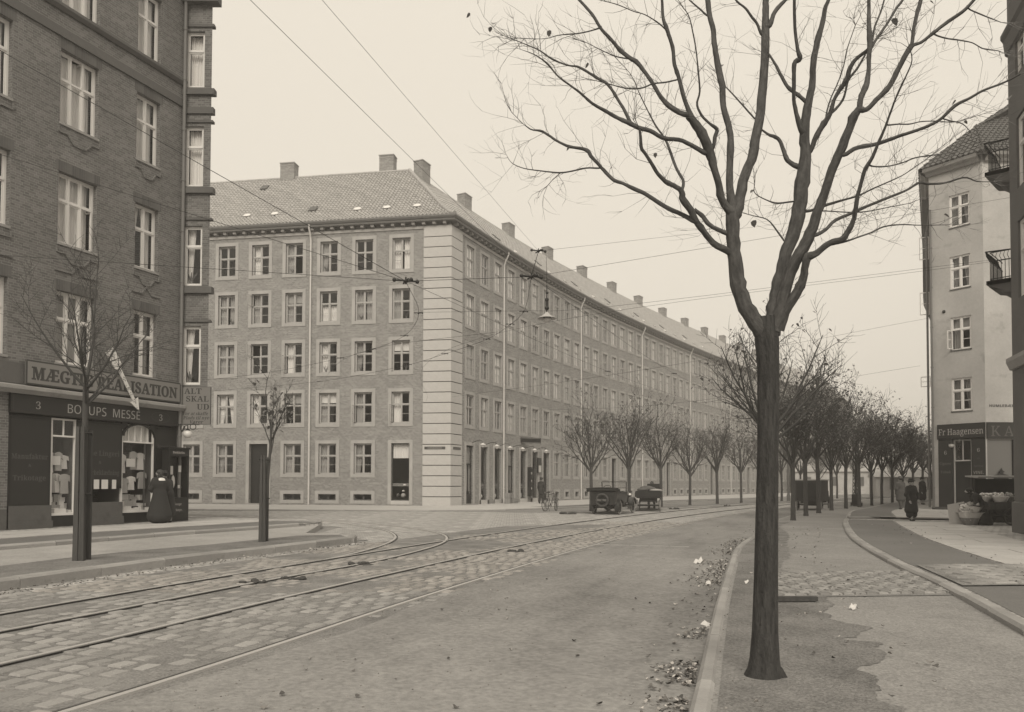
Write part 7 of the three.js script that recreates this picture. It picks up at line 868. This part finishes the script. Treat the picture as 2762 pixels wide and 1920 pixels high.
// ---------------------------------------------------------------- overhead tram wires, lamp, masts
{
  const grp = 'overhead tram wires', wire = (label, pts, rad = 0.0075, sag = 0) => { const r = rad * 0.62; const p = pts.map(([x, y, d]) => V3(x, y, -d)), c = pts.length > 2 ? new THREE.CatmullRomCurve3(p).getPoints(pts.length * 6) : [0, 1, 2, 3, 4, 5, 6].map((i) => p[0].clone().lerp(p[1], i / 6).add(V3(0, -sag * 4 * (i / 6) * (1 - i / 6), 0))); single('overhead_wire', tubeGeo(c, c.map(() => r), 5), M.iron, label, 'wire', grp); };
  const J1 = [-2.26, 5.65, 16], J2 = [0.4, 5.75, 16], J3 = [0.55, 6.3, 16];
  const contact = 'thin contact wire strung lengthwise above a tram track', span = 'thin span wire strung across the street to carry the contact wires', pull = 'curved contact wire above the tram rails turning into the side street';
  wire(contact, [[-2.9, 5.6, 4.6], J2], 0.0042); wire(contact, [[-2.3, 5.75, 4.9], J3], 0.0036); wire(contact, [J2, [6.2, 5.6, 29], [11.6, 5.6, 39], [22, 5.6, 56]]); wire(contact, [J1, [3.6, 5.6, 28.5], [9.4, 5.6, 39], [20, 5.6, 56]]);
  wire(span, [J1, [-9.6, 9.35, 13.5]], 0.011); wire(span, [J1, [-12.5, 9.2, 17.6]], 0.01); wire(span, [J1, [-10.2, 5.7, 14.3]], 0.008); wire(span, [J1, J2], 0.009); wire(span, [J2, [13.2, 9.0, 20.0]], 0.006); wire(span, [J3, [20.2, 14.6, 35.8]], 0.005); wire(span, [J3, J2], 0.012);
  wire(pull, [J1, [-2.33, 5.6, 18.8], [-3.1, 5.6, 21.7], [-4.4, 5.6, 23.9], [-5.8, 5.6, 25.6], [-10, 5.6, 29.5], [-16, 5.6, 33]], 0.009); wire(pull, [J2, [0.28, 5.6, 18.6], [-0.05, 5.6, 20.1], [-0.75, 5.6, 22.2], [-2.2, 5.6, 24.7], [-3.7, 5.6, 27], [-8, 5.6, 31.5], [-14, 5.6, 35]], 0.009);
  wire(span, [[-2.33, 5.62, 18.8], [0.28, 5.62, 18.6], [1.4, 5.64, 18.6], [12.9, 7.4, 20.2]], 0.006); wire(span, [[-5.2, 6.3, 45.6], [-0.75, 5.7, 22.2], [13.1, 7.3, 19.8]], 0.006); wire(span, [[-3.6, 6.6, 45.7], [5.4, 5.62, 27.5], [20.2, 9.4, 36.2]], 0.008); wire(span, [[-12, 7, 47.2], [-4.4, 5.62, 23.9], [-0.4, 5.62, 21.2]], 0.007); wire(span, [[2.2, 7, 58], [9.4, 5.65, 39], [21, 7.5, 39]], 0.009);
  const node = (p, s, lab) => { const g = thing('wire_junction', lab, 'insulator', [p[0], p[1], -p[2]], 0.4, 'insulators in the tram wires'); part('clamp', new B().ball(0, 0, 0, 0.05 * s, 0.03 * s, 0.05 * s, 8).rod([-0.22 * s, 0.0, 0], [0.22 * s, 0.02, 0], 0.016 * s).rod([0, 0, -0.16 * s], [0, 0, 0.16 * s], 0.016 * s).rod([0, -0.05 * s, 0], [0, 0.07 * s, 0], 0.014 * s).geo(), M.iron, g); for (const [x, y, z] of [[-0.2, 0, 0], [0.2, 0.01, 0], [0.08, 0.02, 0.05]]) part('insulator', new B().ball(x * s, y * s, z * s, 0.035 * s).geo(), M.iron, g); };
  node(J1, 1.25, 'large dark insulator cluster where the side-street wires meet the contact wire'); node(J2, 1.15, 'large dark insulator cluster above the straight tram track'); node(J3, 0.8, 'small insulator on top of the junction above the straight tram track');
  for (const p of [[-2.33, 5.6, 18.8], [-3.1, 5.6, 21.7], [-4.4, 5.6, 23.9], [-5.8, 5.6, 25.6], [0.28, 5.6, 18.6], [-0.05, 5.6, 20.1], [-0.75, 5.6, 22.2], [-2.2, 5.6, 24.7], [-3.7, 5.6, 27], [6.2, 5.6, 29], [3.6, 5.6, 28.5], [11.6, 5.6, 39], [9.4, 5.6, 39], [-8, 5.6, 31.5]]) node(p, 0.5, 'small wire clamp with insulators hung in the tram wires');
  const lamp = thing('street_lamp', 'electric street lamp with flat shade hanging from the tram wires', 'lamp', [0.82, 5.25, -18]); part('stem', new B().rod([0, 0.12, 0], [0, 0.85, 0], 0.012).rod([0, 0.25, 0], [0, 0.48, 0], 0.035).ball(0, 0.5, 0, 0.05).ball(0, 0.3, 0, 0.055).ball(0, 0.66, 0, 0.03).geo(), M.iron, lamp); part('shade', new B().lathe([[0.03, 0.2], [0.07, 0.15], [0.1, 0.12], [0.22, 0.06], [0.225, 0.045], [0.1, 0.07]], 20).geo(), M.zinc, lamp); part('globe', new B().ball(0, 0.02, 0, 0.09, 0.07, 0.09, 14).geo(), M.opal, lamp);
  wire('short wire from which the street lamp hangs', [[0.82, 6.1, 18], [0.8, 6.75, 17.9]], 0.007);
  // lattice mast and plain pole
  const m = thing('lattice_mast', 'dark iron lattice tram mast with square foot between the trees', 'mast', [21.1, 0.06, -46.6], 0.5); const lb = new B(), w = (y) => 0.15 - y * 0.012; for (const [sx, sz] of [[-1, -1], [1, -1], [1, 1], [-1, 1]]) lb.bar([sx * w(0.7), 0.7, sz * w(0.7)], [sx * w(4.6), 4.6, sz * w(4.6)], 0.035, 0.035); for (let y = 0.7; y < 4.2; y += 0.42) for (const [a, b] of [[[-1, -1], [1, -1]], [[1, -1], [1, 1]], [[1, 1], [-1, 1]], [[-1, 1], [-1, -1]]]) lb.bar([a[0] * w(y), y, a[1] * w(y)], [b[0] * w(y + 0.4), y + 0.4, b[1] * w(y + 0.4)], 0.02, 0.02).bar([b[0] * w(y), y, b[1] * w(y)], [a[0] * w(y + 0.4), y + 0.4, a[1] * w(y + 0.4)], 0.02, 0.02); part('lattice', lb.geo(), M.iron, m); part('foot', new B().span(-0.24, 0.24, 0, 0.22, -0.24, 0.24).span(-0.19, 0.19, 0.22, 0.72, -0.19, 0.19).geo(), M.iron, m);
  const pl = thing('pole', 'plain pale tram pole standing among the trees of the long block', 'mast', [22.5, 0.0, -61.9]); part('shaft', new B().lathe([[0.14, 0], [0.14, 0.5], [0.1, 0.6], [0.08, 7]], 12).geo(), M.zincDark, pl); part('cap', new B().ball(0, 7.02, 0, 0.1).geo(), M.zincDark, pl);
}
// ---------------------------------------------------------------- flower cart and its stall
{
  const cart = thing('flower_cart', 'two-wheeled wooden handcart with spoked wheels loaded with paper-wrapped flowers', 'cart', [15.25, 0.12, -23.85], 0.12), R = 0.27;
  part('tray', new B().span(-0.65, 0.75, 0.5, 0.56, -0.38, 0.38).span(-0.65, 0.75, 0.56, 0.72, 0.35, 0.38).span(-0.65, 0.75, 0.56, 0.72, -0.38, -0.35).span(0.72, 0.75, 0.56, 0.72, -0.35, 0.35).span(-0.65, -0.62, 0.56, 0.72, -0.35, 0.35).geo(), M.timber, cart); part('undercarriage', new B().bar([-0.3, 0.5, 0.3], [0.2, 0.2, 0.3], 0.04, 0.03).bar([0.4, 0.5, 0.3], [0, 0.2, 0.3], 0.04, 0.03).rod([0.05, R, -0.48], [0.05, R, 0.48], 0.025).rod([-0.6, 0.5, 0.3], [-0.62, 0.0, 0.3], 0.02).rod([-0.65, 0.54, 0.3], [-1.1, 0.62, 0.3], 0.02).rod([-0.65, 0.54, -0.3], [-1.1, 0.62, -0.3], 0.02).geo(), M.timber, cart);
  for (const z of [-0.45, 0.45]) { const w = wheel(cart, 'wheel', 0.05, R, z, R, 0.05, 10, M.iron, M.timber); w.rotation.y = Math.PI / 2; } const w2 = wheel(cart, 'wheel', 0.52, R * 0.92, 0.45, R * 0.92, 0.045, 10, M.iron, M.timber); w2.rotation.y = Math.PI / 2;
  const r = rngOf(93), bundle = (x, y, z, s, mat, lab) => { const g = thing('flower_bundle', lab, 'flowers', [x, y, z], r() * 6, 'flowers at the handcart'); const c = new B().lathe([[0.03, 0], [0.08, 0.1], [0.17, 0.26], [0.15, 0.27], [0.06, 0.12]], 9); c.move(new THREE.Matrix4().makeScale(s, s, s)); part('wrapping', c.geo(), mat, g); const f = new B(); for (let i = 0; i < 22; i++) { const a = r() * 6.28, q = Math.sqrt(r()) * 0.15 * s; f.ball(Math.cos(a) * q, (0.24 + r() * 0.1) * s, Math.sin(a) * q, (0.02 + r() * 0.02) * s, undefined, undefined, 6); } f.mesh('blossoms', r() < 0.5 ? M.bright : M.curtainDim, g); };
  for (const [x, z] of [[14.75, -23.75], [15.0, -23.95], [15.3, -23.75], [15.6, -23.9], [15.1, -23.6]]) bundle(x, 0.68, z, 1.25, r() < 0.6 ? M.curtain : M.curtainDim, 'paper-wrapped bunch of flowers standing on the handcart');
  for (const [x, z, s] of [[14.38, -23.7, 1.5], [14.25, -23.9, 1.25], [14.5, -23.95, 1.35], [14.15, -23.65, 1.0]]) bundle(x, 0.3, z, s, M.bright, 'white bunch of flowers in the basket before the flower seller');
  { const b = thing('flower_basket', 'round wicker basket with a white paper lining standing before the flower seller', 'basket', [14.35, 0.12, -23.8]); part('wicker', new B().lathe([[0.2, 0], [0.3, 0.2], [0.32, 0.22], [0.27, 0.2], [0.18, 0.02]], 18).geo(), M.crate, b); const pp = new B().lathe([[0.27, 0.14], [0.36, 0.36], [0.42, 0.4], [0.34, 0.38], [0.22, 0.1]], 11); pp.mesh('paper', M.paper, b); }
  { const s = thing('paper_screen', 'white paper sheet folded upright around the flowers on the pavement', 'paper', [14.1, 0.12, -24.1], 0.3); part('sheet', quads([[V3(-0.32, 0, 0), V3(0.12, 0, 0.12), V3(0.22, 0.72, 0.05), V3(-0.36, 0.62, -0.04), null, null], [V3(0.12, 0, 0.12), V3(0.4, 0, -0.06), V3(0.46, 0.66, -0.1), V3(0.22, 0.72, 0.05), null, null]]), M.paper, s); }
  { const st = thing('market_stall', 'dark market stall with a pale plank roof behind the flower cart', 'stall', [16.65, 0.12, -25.1], 0.02); part('roof', new B().box(0, 1.52, 0, 3.0, 0.05, 0.7, 0, 0.05).geo(), M.stone, st); part('back_panel', new B().span(-1.2, 1.45, 0, 1.45, -0.36, -0.28).geo(), M.darkPaint, st); for (const x of [-1.35, 1.4]) part('post', new B().span(x - 0.03, x + 0.03, 0, 1.5, -0.24, -0.18).geo(), M.timber, st); part('shelf', new B().span(-1.15, 1.4, 0.7, 0.74, -0.28, 0.1).geo(), M.timber, st); }  // dark upright panel stands in for the dim space under the roof
}
// ---------------------------------------------------------------- at the shops of the long block
{
  const { WB, colB } = block_;
  { const g = place(thing('show_case', 'narrow glazed show-case with white goods standing against the wall of the long block', 'cabinet'), WB, 11.72, 0.45, 0.22), w = 0.62, h = 2.1; part('frame', new B().span(-w / 2, -w / 2 + 0.05, 0, h, -0.18, 0.1).span(w / 2 - 0.05, w / 2, 0, h, -0.18, 0.1).span(-w / 2, w / 2, h, h + 0.06, -0.2, 0.12).span(-w / 2 + 0.05, w / 2 - 0.05, 0, 0.1, -0.18, 0.1).span(-w / 2 + 0.05, w / 2 - 0.05, 0.1, h, -0.18, -0.15).span(-w / 2 + 0.05, w / 2 - 0.05, 0.98, 1.02, -0.15, 0.08).geo(), M.darkPaint, g); const p = part('pane', plane(w - 0.1, h - 0.1), M.glass, g); p.position.set(0, h / 2 + 0.05, 0.07); const b = new B(); for (let k = 0; k < 6; k++) b.ball((k % 2 ? 0.1 : -0.1), 0.3 + k * 0.28, -0.05, 0.1, 0.09, 0.05, 8); b.mesh('goods', M.paper, g); }
  { const g = place(thing('poster_case', 'small wall case with a white poster beside the doorway of the long block', 'poster'), WB, 13.35, 2.35, 0.12); part('frame', new B().span(-0.28, 0.28, -0.15, 1.0, -0.08, 0.05).geo(), M.darkPaint, g); part('poster', new B().span(-0.22, 0.22, -0.1, 0.42, 0.05, 0.056).geo(), M.paper, g); }
  for (const [s, o, ry, y, lab] of [[6.75, 0.75, 0.3, 0.03, 'slatted wooden crate standing on the pavement below the shop window'], [7.35, 0.85, -0.2, 0.03, 'slatted wooden crate next to the stacked crate outside the shop'], [6.8, 0.75, 0.15, 0.39, 'slatted wooden crate stacked on top of another outside the shop']]) { const g = place(thing('wooden_crate', lab, 'crate', [0, 0, 0], 0, 'crates outside the shop'), WB, s, y, o); g.rotateY(ry); for (let k = 0; k < 3; k++) for (const z of [-0.2, 0.2]) part('slat', new B().box(0, 0.06 + k * 0.12, z, 0.6, 0.09, 0.018).geo(), M.crate, g); part('ends', new B().box(-0.29, 0.18, 0, 0.02, 0.34, 0.38).box(0.29, 0.18, 0, 0.02, 0.34, 0.38).box(0, 0.01, 0, 0.58, 0.02, 0.38).geo(), M.crate, g); }
  const r = rngOf(44); for (const k of [1, 2, 4, 5]) for (let i = 0; i < 5; i++) { const m = place(single('shop_goods', new B().ball(0, 0.12, 0, rr(0.08, 0.16, r), rr(0.08, 0.2, r), 0.08, 8).geo(), i % 2 ? M.paper : M.greyCloth, 'piece of merchandise arranged behind a shop window of the long block', 'goods', 'goods in the long block shop windows'), WB, colB(k) + (i - 2) * 0.17, 0.42 + (i % 3) * 0.55, -0.3); }
  for (const [x, y, w, h, m] of [[0.1, 0.5, 0.3, 0.28, M.curtainDim], [0.2, 1.2, 0.28, 0.16, M.paper], [-0.25, 0.55, 0.2, 0.22, M.greyCloth], [0.1, 0.85, 0.18, 0.12, M.paper]]) place(single('shop_goods', new B().ball(0, h / 2, 0, w / 2, h / 2, 0.12, 10).geo(), m, 'rounded merchandise in the tall shop window beside the quoined corner', 'goods', 'goods in the corner shop window'), block_.WA, -3.12 + x, y, -0.35);
}
// ---------------------------------------------------------------- litter and loose things on the street
{
  const r = rngOf(2024), leaf = () => { const g = new THREE.PlaneGeometry(1, 0.7, 2, 2), p = g.attributes.position; for (let i = 0; i < p.count; i++) { p.setZ(i, 0.18 * r() + (Math.abs(p.getX(i)) > 0.4 ? 0.2 : 0)); if (Math.abs(p.getX(i)) > 0.4 && Math.abs(p.getY(i)) > 0.3) { p.setX(i, p.getX(i) * 0.7); p.setY(i, p.getY(i) * 0.5); } } g.rotateX(-Math.PI / 2); g.computeVertexNormals(); return prep(g); };
  const spots = [], along = (path, d0, d1, n, off, spread, y, clump) => { const fine = path.flatMap((p, i) => (i < path.length - 1 ? [0, 1, 2, 3, 4, 5, 6, 7].map((k) => [p[0] + (path[i + 1][0] - p[0]) * k / 8, p[1] + (path[i + 1][1] - p[1]) * k / 8]) : [p])), seg = fine.filter((p) => p[1] > d0 && p[1] < d1); for (let i = 0; i < n; i++) { const q = r() * (seg.length - 1), k = Math.floor(q), t = q - k, a = seg[k], b = seg[Math.min(k + 1, seg.length - 1)]; const o = off - Math.abs((r() + r() - 1)) * spread; const dx = b[0] - a[0], dd = b[1] - a[1], l = Math.hypot(dx, dd) || 1; const X = a[0] + dx * t + dd / l * o, D = a[1] + dd * t - dx / l * o; const cl = Math.sin(D * 1.9) + Math.sin(D * 0.83 + 1); if (clump && cl < clump * (0.4 + r())) continue; spots.push([X, y + 0.01 + r() * 0.015, D]); } };
  along(kerbR, 3.9, 4.9, 130, -0.04, 0.3, -0.012, 0); along(kerbR, 5.1, 5.9, 110, -0.04, 0.3, -0.012, 0); along(kerbR, 6.6, 7.3, 50, -0.04, 0.25, -0.012, 0); along(kerbR, 3.8, 24, 150, -0.04, 0.55, -0.012, 0); along(kerbR, 10, 13.6, 330, -0.04, 0.5, -0.012, 0); along(kerbR, 14.5, 19, 260, -0.04, 0.45, -0.012, 0); along(kerbL.slice().reverse().reverse(), 8, 18, 420, 0.5, 0.45, -0.02, 0); along(kerbR, 4, 24, 160, 1.6, 1.5, 0.065, 0); along(kerbIn, 5, 24, 70, 1.8, 1.7, 0.13, 0);
  for (let i = 0; i < 70; i++) { const D = 4.5 + r() * r() * 24, t = r(), X = (-2.0 + (D - 6.4) * 0.37) * (1 - t) + (1.4 + (D - 5.9) * 0.37) * t; spots.push([X, 0.0, D]); }
  const geos = [leaf(), leaf(), leaf()], o = new THREE.Object3D();
  const tones = [0.07, 0.1, 0.14, 0.2, 0.3, 0.42, 0.55];
  geos.forEach((g, v) => { const sub = spots.filter((_, i) => i % 3 === v), im = new THREE.InstancedMesh(g, flat(1, { roughness: 0.95, side: THREE.DoubleSide }), sub.length); sub.forEach(([X, y, D], i) => { o.position.set(X, y, -D); o.rotation.set((r() - 0.5) * 0.6, r() * 6.28, (r() - 0.5) * 0.6); o.scale.setScalar(rr(0.022, 0.056, r)); o.updateMatrix(); im.setMatrixAt(i, o.matrix); im.setColorAt(i, grey(tones[Math.floor(Math.pow(r(), 1.5) * 7)])); }); im.name = numbered('fallen_leaves'); im.userData.kind = 'stuff'; shadowed(im); scene.add(im); });
  // grit: small stones lying on the carriageway
  { const g = new THREE.IcosahedronGeometry(1, 0); const n = 700, im = new THREE.InstancedMesh(prep(g), flat(1), n); for (let i = 0; i < n; i++) { const D = 3.9 + r() * r() * 20, t = r() * 1.15, X = (-2.2 + (D - 6.4) * 0.37) * (1 - t) + (1.3 + (D - 5.9) * 0.37) * t; o.position.set(X, (t > 1 ? 0.066 : -0.006), -D); o.rotation.set(r() * 6, r() * 6, r() * 6); const s = rr(0.004, 0.01, r); o.scale.set(s, s * 0.7, s); o.updateMatrix(); im.setMatrixAt(i, o.matrix); im.setColorAt(i, grey(rr(0.1, 0.3, r))); } im.name = 'grit'; im.userData.kind = 'stuff'; shadowed(im); scene.add(im); }
  const scrap = (X, D, y, s, lab, ry) => { const g = new THREE.PlaneGeometry(s * 0.7, s * 0.5, 3, 3), p = g.attributes.position; for (let i = 0; i < p.count; i++) p.setZ(i, r() * s * 0.35); g.rotateX(-Math.PI / 2); g.computeVertexNormals(); const m = single('paper_scrap', prep(g), M.paper, lab, 'paper', 'paper scraps'); m.position.set(X, y, -D); m.rotation.set(0.35, ry, 0.2); };
  scrap(3.25, 13.2, 0.0, 0.24, 'crumpled white paper scrap lying on the macadam near the kerb', 0.4); scrap(2.68, 10.4, 0.0, 0.13, 'small white paper scrap in the leaf-strewn gutter', 1.2); scrap(1.86, 7.3, 0.0, 0.14, 'torn white paper scrap caught against the kerb among leaves', 2.1); scrap(3.55, 7.95, 0.075, 0.11, 'white paper scrap on the gravel of the cycle path', 0.9); scrap(3.05, 9.9, 0.09, 0.09, 'tiny white paper scrap on the kerb by the sett crossing', 0.2);
  const dung = (X, D, s, lab) => { const b = new B(); for (let i = 0; i < 9; i++) b.ball((r() - 0.5) * 0.7 * s, 0.02 * s + r() * 0.03 * s, (r() - 0.5) * 0.4 * s, rr(0.05, 0.12, r) * s, rr(0.03, 0.07, r) * s, rr(0.05, 0.1, r) * s, 7); b.ball(0, 0, 0, 0.4 * s, 0.025 * s, 0.26 * s, 10); const m = single('sweepings_heap', b.geo(), flat(0.06, { roughness: 1 }), lab, 'heap', 'heaps of sweepings'); m.position.set(X, -0.01, -D); };
  dung(-3.55, 10.5, 0.5, 'small dark clod of street sweepings between the left tram rails'); dung(-3.1, 10.9, 0.45, 'dark clod of street sweepings on the setts by the curving rail'); dung(-2.55, 12.9, 0.55, 'loose dark heap of street sweepings on the setts'); dung(2.6, 35.1, 1.0, 'dark heap of street sweepings in front of the touring car'); dung(9.0, 42.2, 0.9, 'dark heap of street sweepings behind the delivery cart'); dung(13.6, 48.6, 0.9, 'heap of street sweepings at the edge of the tree strip'); dung(0.1, 15.4, 0.5, 'flattened dark sweepings between the straight rails');
  { const g = thing('timber_baulk', 'short dark squared timber lying beside the big forked tree', 'timber', [3.1, 0.1, -8.45], 0.03); part('beam', new B().box(0, 0, 0, 0.56, 0.05, 0.07).geo(), M.timber, g); }
  for (const [i, x] of [0, 1, 2, 3, 4].entries()) { const m = part(numbered('edge_sett'), new THREE.BoxGeometry(0.4, 0.05, 0.12), M.sett[3]); tag(m, 'pale granite sett let flush into the macadam in a short row', 'paving stone', 'row of setts in the macadam'); m.position.set(2.0 + x * 0.42, -0.024, -17.2 + x * 0.12); m.rotation.y = -0.3; }
}
scene.updateMatrixWorld(true);
renderer.render(scene, camera);
